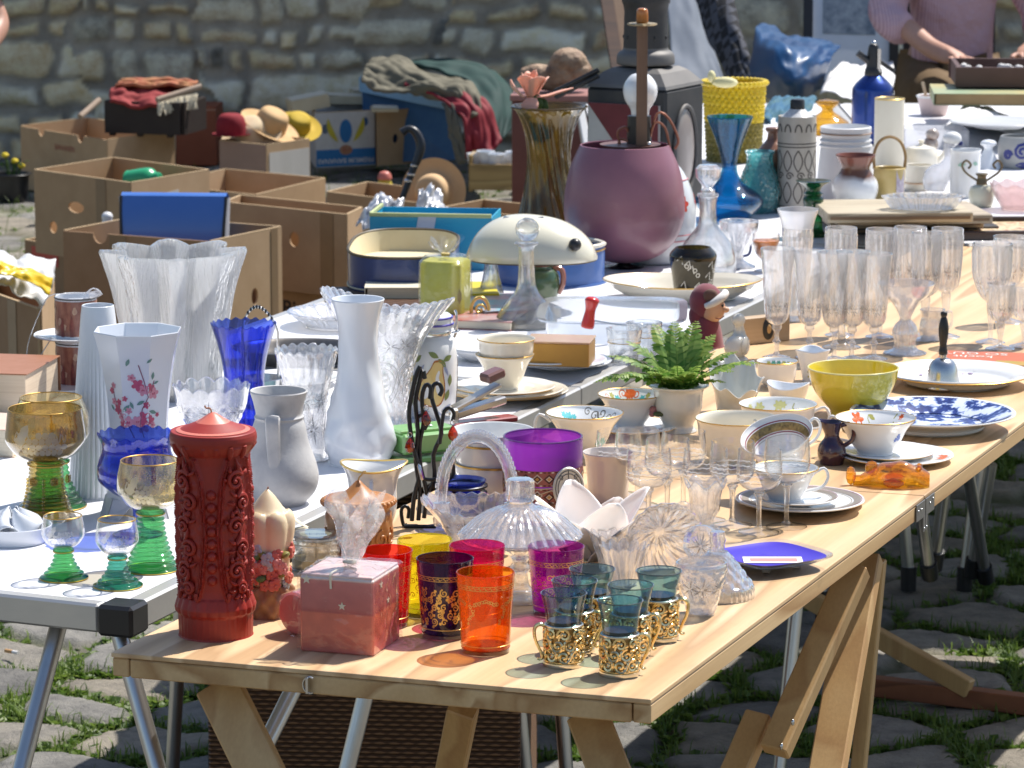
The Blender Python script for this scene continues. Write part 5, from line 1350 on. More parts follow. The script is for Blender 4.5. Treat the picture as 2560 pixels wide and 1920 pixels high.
def fern():
 t=T('potted_fern','small artificial fern in a white fluted pot with a tiny rose','plant',1695,1078);k=t.s
 t.lathe('pot',[(0,0),(44,0),(46,6),(38,14),(44,30),(58,56),(60,88),(64,104),(76,112)],pm('grey_white_glaze',(.66,.67,.64),.18,coat=.4,vs=12),t=4,seg=72,rf=flut(36,.025,30,104))
 t.lathe('soil',[(0,96),(57,96)],pm('dark_moss',(.03,.035,.015),.9),n=1)
 rs=MB();rs.ball(t.v((-62,-14,52)),11*k,10,sz=1.2);rs.ball(t.v((-66,-22,46)),8*k,8);t.add('rose',rs,pm('dusky_rose',(.40,.16,.16),.4))
 t.add('leaf',MB().ball(t.v((-50,-34,48)),14*k,10,sz=.5,sy=.5),pm('dark_leaf',(.07,.09,.03),.4))
 rg=random.Random(21)
 spec=[(-168,96,205,.20),(176,118,185,.55),(160,128,165,1.0),(-150,70,170,.35),(120,150,200,1.8),(95,172,190,2.4),(70,160,185,1.9),(40,140,170,1.2),(10,120,190,.75),(-14,110,205,.45),(-40,90,150,.5),(-70,80,130,.6),(-100,76,130,.5),(-120,84,140,.55),(60,120,150,.9),(150,90,130,.5),(-55,110,120,1.1),(20,110,120,1.4),(200,100,120,.9),(-90,100,110,1.2),(100,110,120,1.2),(-5,90,110,.3),(-130,100,100,1.3),(45,100,130,2.0)]
 for a,hh,L_,up in spec:
  ar=R(a+rg.uniform(-8,8));d=Vector((math.cos(ar),math.sin(ar),0));mb=MB();L_*=rg.uniform(.9,1.1)*.95;up=up*1.55+.15
  b0=Vector((12*math.cos(ar),12*math.sin(ar),98));el=math.atan(up);n=22
  pts=[b0+d*(L_*f*math.cos(el-.5*f*(1.2 if up<1 else .6)))+Vector((0,0,L_*f*math.sin(el+.25-.55*f)))for f in[i/n for i in range(n+1)]]
  P3=[Vector(t.v(p))for p in pts]
  mb.tube(P3,[1.7*k*(1-.7*i/n)for i in range(n+1)],5,n=1)
  for i in range(2,n+1):
   f=i/n;ll=L_*.20*math.sin(PI*min(1,.18+.80*f))**.8+3
   tg=(pts[i]-pts[i-1]).normalized();sd=tg.cross(Vector((0,0,1)));
   if sd.length<.1:sd=Vector((-d.y,d.x,0))
   sd.normalize();nm=sd.cross(tg)
   for sg in(-1,1):
    dr=(sd*sg+tg*.45+nm*rg.uniform(-.25,.15)).normalized();w_=ll*.17;tw=tg*w_
    q=pts[i];m1=q+dr*ll*.45+nm*ll*.05
    v5=[q-tw*.5,q+tw*.5,m1+tw*1.15,m1-tw*1.05,q+dr*ll*.8+tw*.9-nm*ll*.05,q+dr*ll-nm*ll*.12,q+dr*ll*.78-tw*.7-nm*ll*.05]
    mb.add([t.v(x)for x in v5],[(0,1,2,3),(3,2,4,6),(6,4,5)])
  t.add('frond',mb,FERN,smooth=False)
fern()
def shell_bowl():
 t=T('shell_bowl','white porcelain bowl with a tall wavy scalloped edge right of the fern','bowl',1838,1030)
 def rf(th,r,h):
  q=max(0,(h-30)/60);return r*(1+.10*q*math.cos(7*th)),h+q*(9*math.cos(7*th+1)+36*math.sin(th-.2))
 t.lathe('body',[(0,0),(44,0),(46,5),(50,30),(58,60),(66,88)],pm('grey_white_glaze',(.66,.67,.64),.18),t=3.5,seg=90,rf=rf)
shell_bowl()
t=plain_pot('creamer','small white triangular creamer in front of the champagne flutes','creamer',2030,952,[(0,0),(22,0),(23,4),(30,40),(38,66),(42,76)],PORCW,3,rf=lambda th,r,h:(r*(1+.12*math.cos(3*th+PI/2)),h+3*math.cos(3*th+PI/2)*(h>60)),seg=60)
mb=MB()
for i in range(7):patch(t,mb,rfun([(22,0),(23,4),(30,40),(38,66),(42,76)]),-14+5*(i%3),14+4*i,leaf_pts(8,2.5,i),FT,1.2,33)
t.add('leaf_decoration',mb,pm(*OL,.4),smooth=False)
c=cup('white cup with a band of green ivy and berries behind the shell bowl',1942,904,966,52,30,PORC,handle=False,name='cup',shape=2)
inside(c,[('flower',20-14*i,.80,7,*(GR if i%3 else OL))for i in range(6)])
t=plain_pot('sauce_boat','white sauce boat with a wavy edge left of the yellow bowl','sauce boat',1970,1002,[(0,0),(40,0),(42,4),(48,20),(54,40)],PORCW,3,seg=70,rf=lambda th,r,h:(r,h+6*max(0,h/40)*math.cos(2*th+.6)))
# ================================================================ things on the white table, left and middle
GRN=glass('green_glass',t4((.008,.22,.02)),ior=1.5,refr=.25)
OLV=glass('olive_gold_glass',t4((.46,.25,.025)),ior=1.5,refr=.25)
AMB=glass('smoky_amber_glass',t4((.44,.29,.07)),ior=1.5,bscale=22,bst=.5,bd=.004,refr=.25,gloss=1.6)
AMBL=glass('pale_amber_glass',t4((.84,.64,.26)),ior=1.5,bscale=20,bst=.4,bd=.003,refr=.15,gloss=1.5)
def rummer(label,px,base,rimy,rmax,rrim,rbase,rneck,hneck,bowl,stem,gold=True,n=9,engr=True,prunt=False,txt=None):
 t=T('rummer_glass',label,'glass',px,base,group='rummer wine glasses with ringed stems')
 h=base-rimy;bh=h-hneck
 pb=[(0,hneck),(rneck*.8,hneck+1),(rmax*.72,hneck+bh*.13),(rmax*.97,hneck+bh*.36),(rmax,hneck+bh*.5),(rmax*.97,hneck+bh*.72),(rrim,h)]
 t.lathe('bowl',pb,bowl,t=2.4,seg=64)
 t.ring('gold_rim',rrim-1,h+.4,1.6,GOLD,60)
 ps=[(0,0),(rbase,0),(rbase+1,3)];
 m=n*8
 for i in range(m+1):
  f=i/m;z=5+f*(hneck-14);r=rneck*.98+(rbase-rneck)*(1-f)**2.1
  ps.append((r+2.2*math.cos(2*PI*n*f)*(1.2-.5*f),z))
 ps+=[(rneck*.9,hneck-7),(rneck*1.12,hneck-4),(rneck*.9,hneck+1),(0,hneck+1)]
 t.lathe('stem',ps,stem,n=1,seg=52)
 if gold:t.ring('gold_band',rneck*1.05,hneck-8,1.8,GOLD)
 t.ring('gold_foot_line',rbase+1,2.5,1.6,GOLD,60)
 rf=rfun(pb);mb=MB();rg=random.Random(int(px))
 if engr:
  gr=rmax*.085
  for i in range(7):
   for j in range(4):
    patch(t,mb,rf,-rmax*.45+i*gr*1.9+(j%2)*gr,hneck+bh*.28+j*gr*1.7,[(gr*math.cos(a),gr*math.sin(a))for a in[R(45*q)for q in range(8)]],FT,.7,rmax)if abs(i-3)+j*.8<4.4 else None
  strokes(t,mb,rf,[[(rmax*(.2+.035*q),hneck+bh*(.55+.10*math.sin(q*1.5)))for q in range(14)],[(-rmax*(.3+.04*q),hneck+bh*(.55+.12*math.sin(q*.9)))for q in range(12)]],rmax*.035,FT,.7,rmax)
  for q in range(3):patch(t,mb,rf,-rmax*.55+q*6,hneck+bh*(.5+.09*q),leaf_pts(rmax*.4,rmax*.12,.5*q),FT,.7,rmax)
  if txt:
   vs,fs=text_mesh(txt,rmax*.30)
   mb.add([t.v(on_surf(rf,FT+(x+rmax*.12)/rmax,hneck+bh*.80+y,.8))for x,y,z in vs],fs)
  t.add('engraving',mb,FROST,smooth=False)
 if prunt:
  for a in(-118,-62,-6):
   M=Matrix.Translation(t.v((rneck*1.25*math.cos(R(a)),rneck*1.25*math.sin(R(a)),hneck*.70)))@Matrix.Rotation(R(a+90),4,'Z')
   q=MB().ball((0,0,0),12*t.s,14,sy=.5,M=M)
   for i in range(3):
    for j in range(3):q.ball(((i-1)*6*t.s,-5*t.s,(j-1)*6*t.s),3.4*t.s,6,M=M)
   t.add('raspberry_prunt',q,OLV)
   c=MB()
   for i in range(12):c.ball(t.v(((rneck*1.2+(rbase-rneck)*(i/12)**1.6)*math.cos(R(a-28)),(rneck*1.2+(rbase-rneck)*(i/12)**1.6)*math.sin(R(a-28)),hneck*(.72-.058*i))),4.4*t.s,6)
   t.add('glass_bead_string',c,OLV)
 return t
rummer('large rummer glass with a green foot, behind the olive stemmed one at the left',133,1266,998,96,77,82,40,118,AMBL,GRN,n=8)
rummer('large smoky amber rummer glass with an olive stem and raspberry prunts',118,1296,1025,100,92,70,43,142,AMB,OLV,n=13,prunt=True)
rummer('tall rummer glass with a green ringed stem touching the red candle',379,1424,1154,83,73,68,34,148,AMBL,GRN,n=11,txt='nl. Schoo')
rummer('small clear rummer glass with a green stem, nearest the white twisted dish',160,1446,1291,54,48,59,24,76,CLEAR,GRN,n=6)
rummer('small clear rummer glass with a blue green foot at the table corner',295,1466,1300,54,48,60,23,78,CLEAR,glass('sea_green_glass',t4((.008,.24,.12)),refr=.25),n=6)
def twist_dish():
 t=T('ashtray','round white porcelain dish with folded twisted petals inside at the left edge','dish',36,1352)
 t.lathe('body',[(0,0),(78,0),(86,5),(93,22),(95,40)],PORCW,t=3.5,seg=64)
 k=t.s;mb=MB()
 for i in range(5):
  a0=2*PI*i/5
  def f(u,v):
   a=a0+(u-.5)*1.5+v*.9;r=14+66*v;z=10+46*math.sin(PI*u)**1.5*(1-.15*v)+26*(1-v)
   return t.v((r*math.cos(a),r*math.sin(a),z))
  mb.add(*(lambda q:(q.v,q.f))(MB().grid(f,14,10)))
 o=t.add('twisted_petals',mb,PORCW);md=o.modifiers.new('thickness','SOLIDIFY');md.thickness=3*k
twist_dish()
t=plain_pot('vase','tall tapering white fluted vase beside the octagonal flowered vase','vase',254,1234,[(0,0),(80,0),(82,4),(79,40),(64,200),(52,340),(44,430),(40,462)],PORCW,3,seg=144,rf=flut(36,.03,3,350))
def octa_vase():
 t=T('vase','octagonal white vase with pink cherry blossoms and cut out feet','vase',352,1282,rz=22.5)
 def oc(th,r,h):
  a=(th%(PI/4))-PI/8;f=math.cos(PI/8)/math.cos(a);q=min(1,max(0,(h-30)/120));return r*(.35+.65*f if False else f)*1.04,h
 def rf(th,r,h):
  r,h2=oc(th,r,h)
  if h<1:h2=h
  return r,h2
 prof=[(0,42),(60,42),(84,44),(84,44),(74,120),(72,200),(78,290),(92,380),(109,449)]
 t.lathe('body',prof,PORCW,t=3.5,seg=64,rf=rf,ang=24)
 k=t.s;mb=MB()
 for i in range(4):
  a=PI/2*i+R(22.5)
  for s_ in(-1,1):
   mb.add([t.v((r*math.cos(a+s_*w_),r*math.sin(a+s_*w_),h))for r,w_,h in((108,.02,0),(108,.34,0),(88,.74,46),(88,.02,46),(98,.02,0),(98,.34,0),(78,.74,46),(78,.02,46))],[(0,1,2,3),(7,6,5,4),(0,4,5,1),(1,5,6,2),(2,6,7,3),(3,7,4,0)])
 t.add('foot',mb,pm('grey_bisque',(.62,.62,.64),.5,vs=10),smooth=False)  # foot in plain grey, darker than the vase body
 rfn=rfun(prof);dm={};rg=random.Random(4)
 A0=FT-R(22.5)
 def rr(th_off,h):return oc(A0+th_off,rfn(h),h)[0]
 def put(kind,u,h,pts,col):
  mb=dm.setdefault((kind,col),MB());vs=[]
  for x,y in[(0,0)]+pts:
   th=(u+x)/76;r=rr(th,h+y)+1.0
   vs.append(t.v((r*math.cos(A0+th),r*math.sin(A0+th),h+y)))
  mb.add(vs,[(0,1+i,1+(i+1)%len(pts))for i in range(len(pts))])
 RO,RO2,LF,BR=('rose_pink_enamel',(.55,.10,.18)),('pale_pink_enamel',(.68,.30,.38)),('sage_enamel',(.16,.30,.26)),('mauve_twig',(.30,.12,.18))
 for i,(u,h,s_)in enumerate([(-62,196,11),(-50,178,15),(-36,160,14),(-44,196,10),(-20,148,18),(-34,142,13),(4,150,17),(20,158,20),(18,138,19),(36,152,15),(-8,258,11),(6,240,17),(18,226,15),(34,232,14),(44,218,17),(26,190,10),(-18,176,10),(-66,222,10),(-58,236,9),(-26,206,8),(44,140,10),(58,164,7)]):
  put('blossom',u,h+88,flower_pts(s_*.92,5,.4,i,4),RO if i%2 else RO2);put('blossom',u,h+88,[(s_*.28*math.cos(a),s_*.28*math.sin(a))for a in[R(60*q)for q in range(6)]],RO)
 for u,h,l,a in((-14,296,20,1.2),(-24,182,26,.8),(-10,190,20,2),(12,196,22,.5),(44,172,24,-.3),(40,262,20,1.5),(50,244,16,.4),(-70,180,18,2.2),(58,132,14,1.0),(30,300,16,.8)):put('leaf',u,h+88,leaf_pts(l,l*.2,a,4),LF)
 for a in([(20,110),(10,140),(16,180),(30,210),(20,250),(8,290)],[(-6,110),(-20,140),(-44,170),(-60,210),(-64,240)],[(16,180),(36,220),(44,250)]):
  for p,q in zip(a,a[1:]):
   d=(Vector(q)-Vector(p));nn=Vector((-d.y,d.x)).normalized()*1.1;c=(Vector(p)+Vector(q))/2
   put('twig',c.x,c.y+88,[tuple(Vector(p)-c+nn),tuple(Vector(q)-c+nn),tuple(Vector(q)-c-nn),tuple(Vector(p)-c-nn)],BR)
 for(kd_,col),mb in dm.items():t.add(kd_+'_decoration',mb,pm(*col,.3,vs=120),smooth=False)
octa_vase()
COB=glass('cobalt_glass',t4((.012,.03,.62)),ior=1.5,bscale=10,bst=.15,refr=.12)
t=T('glass_dish','cobalt blue glass dish with a frilled rim behind the tall green stemmed glass','dish',345,1336)
t.lathe('bowl',[(0,90),(24,90),(60,104),(92,130),(100,152),(96,180),(86,208),(88,230),(97,248)],COB,t=3,seg=96,rf=scal(18,3.5,200,248,.01))
t.lathe('foot',[(0,0),(58,0),(58,4),(20,16),(12,40),(14,76),(26,92),(0,92)],COB)
t=T('vase','cobalt blue glass vase with white swirls and a frilled rim','vase',612,1062)
pv_=[(0,0),(62,0),(64,4),(58,50),(50,105),(56,160),(68,205),(82,248)]
t.lathe('body',pv_,COB,t=3,seg=96,rf=scal(20,3.2,200,248,.01))
mb=MB();rf_=rfun(pv_)
for i in range(16):
 u0=i*22;strokes(t,mb,rf_,[[(u0+34*f+8*math.sin(f*3),10+190*f)for f in[q/12 for q in range(13)]]],[.6]+[2.4+2.2*(i%3)]*11+[.6],FT,-1.4,56)
t.add('white_swirls',mb,glass('milky_streak',(.7,.8,1),milk=.35,milkcol=(.5,.62,.95)),smooth=False)
t=T('metal_basket','small silver basket with a black and silver twisted handle behind the cobalt vase','basket',652,985)
t.lathe('bowl',[(0,0),(44,0),(50,8),(58,40)],SILVER,t=3)
hm=MB();n_=24
hp=[t.v((-44+88*i/n_,0,152+62*math.sin(PI*(i/n_)**.8)**.7))for i in range(n_+1)]
t.add('wire',MB().tube([t.v((44,0,0))]+hp[::-1]+[t.v((-44,0,0))],3*t.s,8,n=1),SILVER)
for i in range(2,n_-1,2):hm.ball(hp[i],6*t.s,8,sx=.6)
t.add('bead_wrap',hm,BLACKP)
def star_vase():
 t=T('star_vase','huge thick clear glass vase with a star shaped mouth and bark texture','vase',438,985,rz=9)
 IC=glass('ice_glass',(.96,.965,.97),refr=.5,ior=1.45,bscale=60,bst=1.0,bd=.008,aniso=(3,3,.22),milk=.36,milkcol=(.93,.94,.95),gloss=1.8,rough=.06)
 def star(th,r,h):
  a=(th/(2*PI)*8)%1;f=abs(a*2-1);q=min(1,h/300)
  s_=(1-(.13+.17*q)*(1-min(1,f*1.5))**.8)
  return r*s_*(1+.012*noise.noise((th*16,h*.022,1))*(h>4)),h+(9*(f-.5)if h>330 else 0)
 t.lathe('body',[(0,0),(108,0),(112,4),(124,90),(140,190),(160,280),(184,346)],IC,t=11,seg=256,rf=star,ang=50)
star_vase()
def mug(label,px,base,h,z=TZ):
 t=T('mug',label,'mug',px,base,z=z)
 pic=stripes('photo_print'+str(int(base)),(.30,.12,.09),[(h*.25*t.s,(.45,.20,.13),.006),(h*.5*t.s,(.33,.10,.08),.008),(h*.8*t.s,(.62,.50,.33),.006)],noise_amt=.05,rough=.2);pic=pm('photo_print_mix',(.42,.20,.13),.2,col2=(.16,.04,.04),vs=95,stretch=(1,1,.45))
 t.lathe('body',[(0,0),(51,0),(52,3),(52,h-3),(52,h)],PORCW,t=4,n=1)
 mb=MB().lathe([(52.8*t.s,8*t.s),(52.8*t.s,(h-8)*t.s*KV)],48);t.add('printed_picture',mb,pic)
 f=MB();rg=random.Random(6);rf=lambda q:53.
 cr_=MB()
 for i in range(16):patch(t,cr_,rf,i*20.8+rg.uniform(-5,5),h*rg.uniform(.3,.78),[(7*math.cos(a)*rg.uniform(.6,1.2),9*math.sin(a)*rg.uniform(.6,1.3))for a in[R(40*q)for q in range(9)]],FT,.4,53.)
 t.add('cream_print',cr_,pm('cream_print',(.60,.45,.30),.3,col2=(.40,.20,.14),vs=120),smooth=False)
 for i in range(9):
  u=i*37+rg.uniform(-8,8);hh=h*rg.uniform(.3,.42);patch(t,f,rf,u,hh*.9,[(4.5,-hh*.7),(5.5,hh*.1),(2.6,hh*.55),(0,hh*.8),(-2.6,hh*.55),(-5.5,hh*.1),(-4.5,-hh*.7)],FT,.5,53.)
 t.add('printed_figures',f,pm('dark_maroon_print',(.10,.02,.025),.3,col2=(.30,.08,.06),vs=60),smooth=False)
 t.ring('dark_line',52.5,h-3,1.6,BLACKP);return t
STR=pm('black_white_line',(.10,.10,.10),.2,col2=(.7,.7,.7),vs=60)
m1=mug('lower brown printed mug of the ribbon tied stack',194,962,108)
sa=plate('white saucer with dark bands between the two stacked mugs',190,962,106,12,z=m1.top(110),rim=STR,name='saucer',cat='saucer',at=Vector((m1.loc().x,m1.loc().y,m1.top(110))))
m2=mug('upper brown printed mug on top of the saucer, tied with white ribbon',194,962,100,z=TZ);m2.o.location=Vector((m1.loc().x,m1.loc().y,sa.top(8)))
sb=plate('white saucer with dark bands at the bottom of the mug stack',180,975,108,12,rim=STR,name='saucer',cat='saucer')
t=T('ribbon','translucent white ribbon tied round the stack of mugs and saucers','ribbon',190,962)
RB=glass('organza',(.9,.9,.92),milk=.45,milkcol=(.82,.82,.84))
t.tube('band',[(-118,-40,0),(-116,-46,70),(-108,-44,120),(-78,-46,190),(-54,-50,226),(-10,-36,229),(40,-14,228),(60,-10,220)],11,RB,flat=.12)
t.tube('tail',[(-54,-62,120),(-80,-66,80),(-100,-70,40),(-106,-72,0)],9,RB,flat=.12)
t.tube('loop',[(30,-30,226),(52,-36,242),(70,-36,232),(40,-32,224)],9,RB,flat=.2)
def book(name,label,cat,c,dims,rz,cover,page=None,at=None,lettering=None,tiltx=0,group=None):
 t=T(name,label,cat,at=c,rz=rz,group=group);a,b,h=dims
 t.add('pages',MB().box((0.002,0,h/2),(a-.006,b-.006,h-.003),bev=.0008),page or pm('page_block',(.72,.64,.50),.8,col2=(.58,.50,.38),vs=400,stretch=(.02,.02,1)),smooth=False)
 cv=MB().box((0,0,.0008),(a,b,.0014)).box((0,0,h-.0008),(a,b,.0014)).box((-a/2+.0008,0,h/2),(.0014,b,h-.0032))
 t.add('cover',cv,cover,smooth=False)
 if lettering:
  mb=MB()
  for s_,x,y,sz,rot in lettering[0]:flat_text(mb,s_,sz,Matrix.Translation((x,y,h+.0004))@Matrix.Rotation(R(rot),4,'Z'))
  t.add('lettering',mb,lettering[1],smooth=False)
 return t
b1=book('book','thick closed paperback with cream pages lying at the left edge','book',P(20,1010),(.17,.115,.062),-100,pm('brown_cover',(.36,.15,.07),.4),page=pm('cream_page_block',(.74,.60,.44),.8,col2=(.60,.46,.32),vs=260,stretch=(.02,.02,1)),lettering=([('BAND 2',0,-.03,.018,0)],pm('ochre_print',(.7,.5,.1),.5)))
book('book','flat pale pink book in the lower left under the thick paperback','book',P(-30,1120),(.12,.13,.04),-105,pm('pale_pink_cover',(.66,.50,.40),.5))
t=T('crystal_bowl','cut crystal bowl with a pointed rim between the octagonal vase and the cobalt vase','bowl',530,1090)
t.lathe('body',[(0,0),(52,0),(55,5),(60,20),(84,70),(96,122)],CRYS,t=5,seg=112,rf=dia(14,44,.05,6,84,scal(14,6,70,122,.02,'arch')),n=5,ang=10)
b_=rfun([(55,5),(60,20),(84,70),(96,122)])
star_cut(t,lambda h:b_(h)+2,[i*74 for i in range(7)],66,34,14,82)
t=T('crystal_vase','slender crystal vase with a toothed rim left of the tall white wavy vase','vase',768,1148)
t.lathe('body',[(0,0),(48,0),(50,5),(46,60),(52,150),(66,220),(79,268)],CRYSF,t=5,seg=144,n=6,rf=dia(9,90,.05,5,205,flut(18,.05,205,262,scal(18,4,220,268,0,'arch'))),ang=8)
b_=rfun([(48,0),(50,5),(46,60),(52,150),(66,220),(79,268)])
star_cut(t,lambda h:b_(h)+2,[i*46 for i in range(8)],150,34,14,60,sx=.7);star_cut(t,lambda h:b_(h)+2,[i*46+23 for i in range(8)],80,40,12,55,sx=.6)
def flared_vase():
 t=T('crystal_vase','large cut crystal vase with a wide leaning handkerchief rim behind the white wavy vase','vase',962,1070)
 sw=scal(36,4,200,330,0,'arch')
 def rf(th,r,h):
  q=max(0,min(1,(h-150)/170));r,h=sw(th,r,h)
  return r*(1+q*(.10*math.cos(2*th)+.06*math.cos(th))),h+q*(24*math.cos(2*th+.5)-16*math.sin(th)-26*max(0,math.cos(th+.5)))
 t.lathe('body',[(0,0),(62,0),(66,6),(62,60),(72,140),(96,220),(128,280),(152,316)],CRYS,t=6,seg=144,n=6,rf=dia(18,40,.03,6,190,rf),ang=10)
 mb=MB();b_=rfun([(66,6),(62,60),(72,140),(96,220),(128,280),(152,316)])
 for i in range(6):
  u=i*74
  for rr_ in(18,30,42):strokes(t,mb,b_,[[(u+rr_*math.cos(a),120+rr_*1.3*math.sin(a))for a in[R(-60+20*q)for q in range(13)]]],3.2,FT,.8,74)
  for q in range(4):patch(t,mb,b_,u+4,100+q*14,leaf_pts(22,4,.5),FT,.8,74)
 for i in range(24):
  patch(t,mb,b_,i*30,262,[(9*math.cos(a),14*math.sin(a))for a in[R(30*q)for q in range(12)]],FT,.9,115)
 t.add('cut_pattern',mb,CUTB,smooth=False);star_cut(t,b_,[i*37+18 for i in range(14)],215,24,10,90)
flared_vase()
t=plain_pot('vase','tall white porcelain vase with a narrow waist and swirling relief','vase',898,1158,[(0,0),(72,0),(74,4),(84,30),(87,62),(78,110),(62,180),(51,250),(49,310),(54,360),(66,402)],PORCW,3.5,seg=120,rf=lambda th,r,h:(r*(1+.03*math.sin(5*th+h*.035)*(10<h<300)+.06*max(0,math.sin(3*th+9*math.sin(h*.02)))*(30<h<190)),h))
def jug():
 t=T('jug','speckled grey white stoneware jug with a strap handle behind the red candle','jug',700,1258)
 st=pm('speckled_stoneware',(.60,.59,.57),.55,col2=(.40,.40,.41),vs=26,bs=260,bst=.3)
 t.lathe('body',[(0,0),(60,0),(64,4),(88,30),(98,62),(92,100),(74,150),(66,190),(60,208),(62,214),(58,222),(64,250),(72,276)],st,t=5,seg=72)
 a=-96
 t.handle('handle',[(60,218),(92,226),(96,196),(88,150),(84,110),(92,82)],[14,19,19,18,16,12],st,ang=a,flat=.45,up=(math.cos(R(a)),math.sin(R(a)),.2))
jug()
t=T('pan','dark oval metal roasting pan on plates behind the crystal vase','pan',745,905)
t.lathe('body',[(0,0),(86,0),(96,6),(118,34),(126,36)],pm('worn_dark_tin',(.28,.26,.24),.35,metal=.8,col2=(.12,.11,.10),vs=30),t=3,seg=72,rf=lambda th,r,h:(r*(1+.3*abs(math.cos(th))**2),h))
plate('pale blue patterned plate under the dark metal pan',728,962,118,16,PORC,rim=BLACKP)
t=T('tin_tray','old blue green painted tin tray left of the crystal vase','tray',710,1010);t.lathe('body',[(0,0),(90,0),(98,10),(104,12)],pm('worn_teal_paint',(.06,.22,.30),.45,col2=(.30,.36,.36),vs=40),t=3)
t=T('crystal_platter','oval crystal platter with a ribbed edge left of the flared crystal vase','platter',850,815);t.lathe('body',[(0,0),(80,0),(90,6),(118,28),(130,34)],CRYS,t=5,seg=120,rf=flut(50,.05,14,50),ang=10)
def pear_jar():
 t=T('storage_jar','white ceramic clip jar painted with pears and leaves behind the black iron stand','jar',1078,1040)
 prof=[(0,0),(52,0),(54,4),(62,40),(66,100),(64,160),(56,188),(48,200),(48,212)]
 t.lathe('body',prof,PORC,t=4,seg=60)
 t.lathe('clip_ring',[(49,201),(50.5,203),(50.5,212),(49,214)],SILVER,n=1)
 t.lathe('lid',[(0,212),(54,213),(56,218),(55,236),(52,246),(40,254),(0,256)],PORC)
 for h in(228,244):t.ring('blue_band',55.5-(h-228)*.12,h,3,pm('blue_band',(.10,.08,.42),.2),flat=1)
 t.tube('clip',[(58,-14,196),(64,-16,214),(64,-16,250),(60,-14,262)],3.2,SILVER);t.tube('clip',[(52,-24,208),(70,-20,212),(66,-8,214)],2.6,SILVER)
 rf=rfun(prof);k=t.s
 pear=[(0,66),(12,60),(17,40),(30,10),(36,-20),(28,-44),(0,-52),(-28,-44),(-36,-20),(-30,10),(-17,40),(-12,60)]
 pr=catm([(*p,)for p in pear+pear[:1]],3)[:-1]
 for u0,h0,rot in((6,84,-.25),(-118,80,.2),(130,80,.2)):
  c,s_=math.cos(rot),math.sin(rot);q=[(x*c-y*s_,x*s_+y*c)for x,y in pr]
  a=MB();patch(t,a,rf,u0,h0,q,FT,.8,65);t.add('pear_outline',a,pm('russet_enamel',(.45,.16,.04),.3),smooth=False)
  a=MB();patch(t,a,rf,u0,h0,[(x*.9,y*.92)for x,y in q],FT,1.2,65);t.add('pear',a,pm('ochre_pear',(.72,.48,.16),.3,col2=(.74,.58,.26),vs=40),smooth=False)
 lf=MB();bl=MB()
 for u,h,a in((-34,150,.7),(8,160,-.5),(30,140,-.8),(-44,100,2.2),(46,150,.4),(44,60,1.2),(-46,40,1.6),(52,96,1.5),(-60,130,.3)):
  patch(t,lf,rf,u,h,leaf_pts(30,7,a),FT,.8,65)
 for u,h,a in((-24,124,1.0),(40,122,2.0),(-50,66,1.0),(46,30,.4),(-20,20,.1),(20,18,2.6)):patch(t,bl,rf,u,h,leaf_pts(34,4,a),FT,.7,65)
 t.add('leaf_decoration',lf,pm('olive_leaf_enamel',(.22,.27,.08),.3),smooth=False);t.add('blue_leaf_decoration',bl,pm('grey_blue_enamel',(.36,.40,.55),.3),smooth=False)
pear_jar()
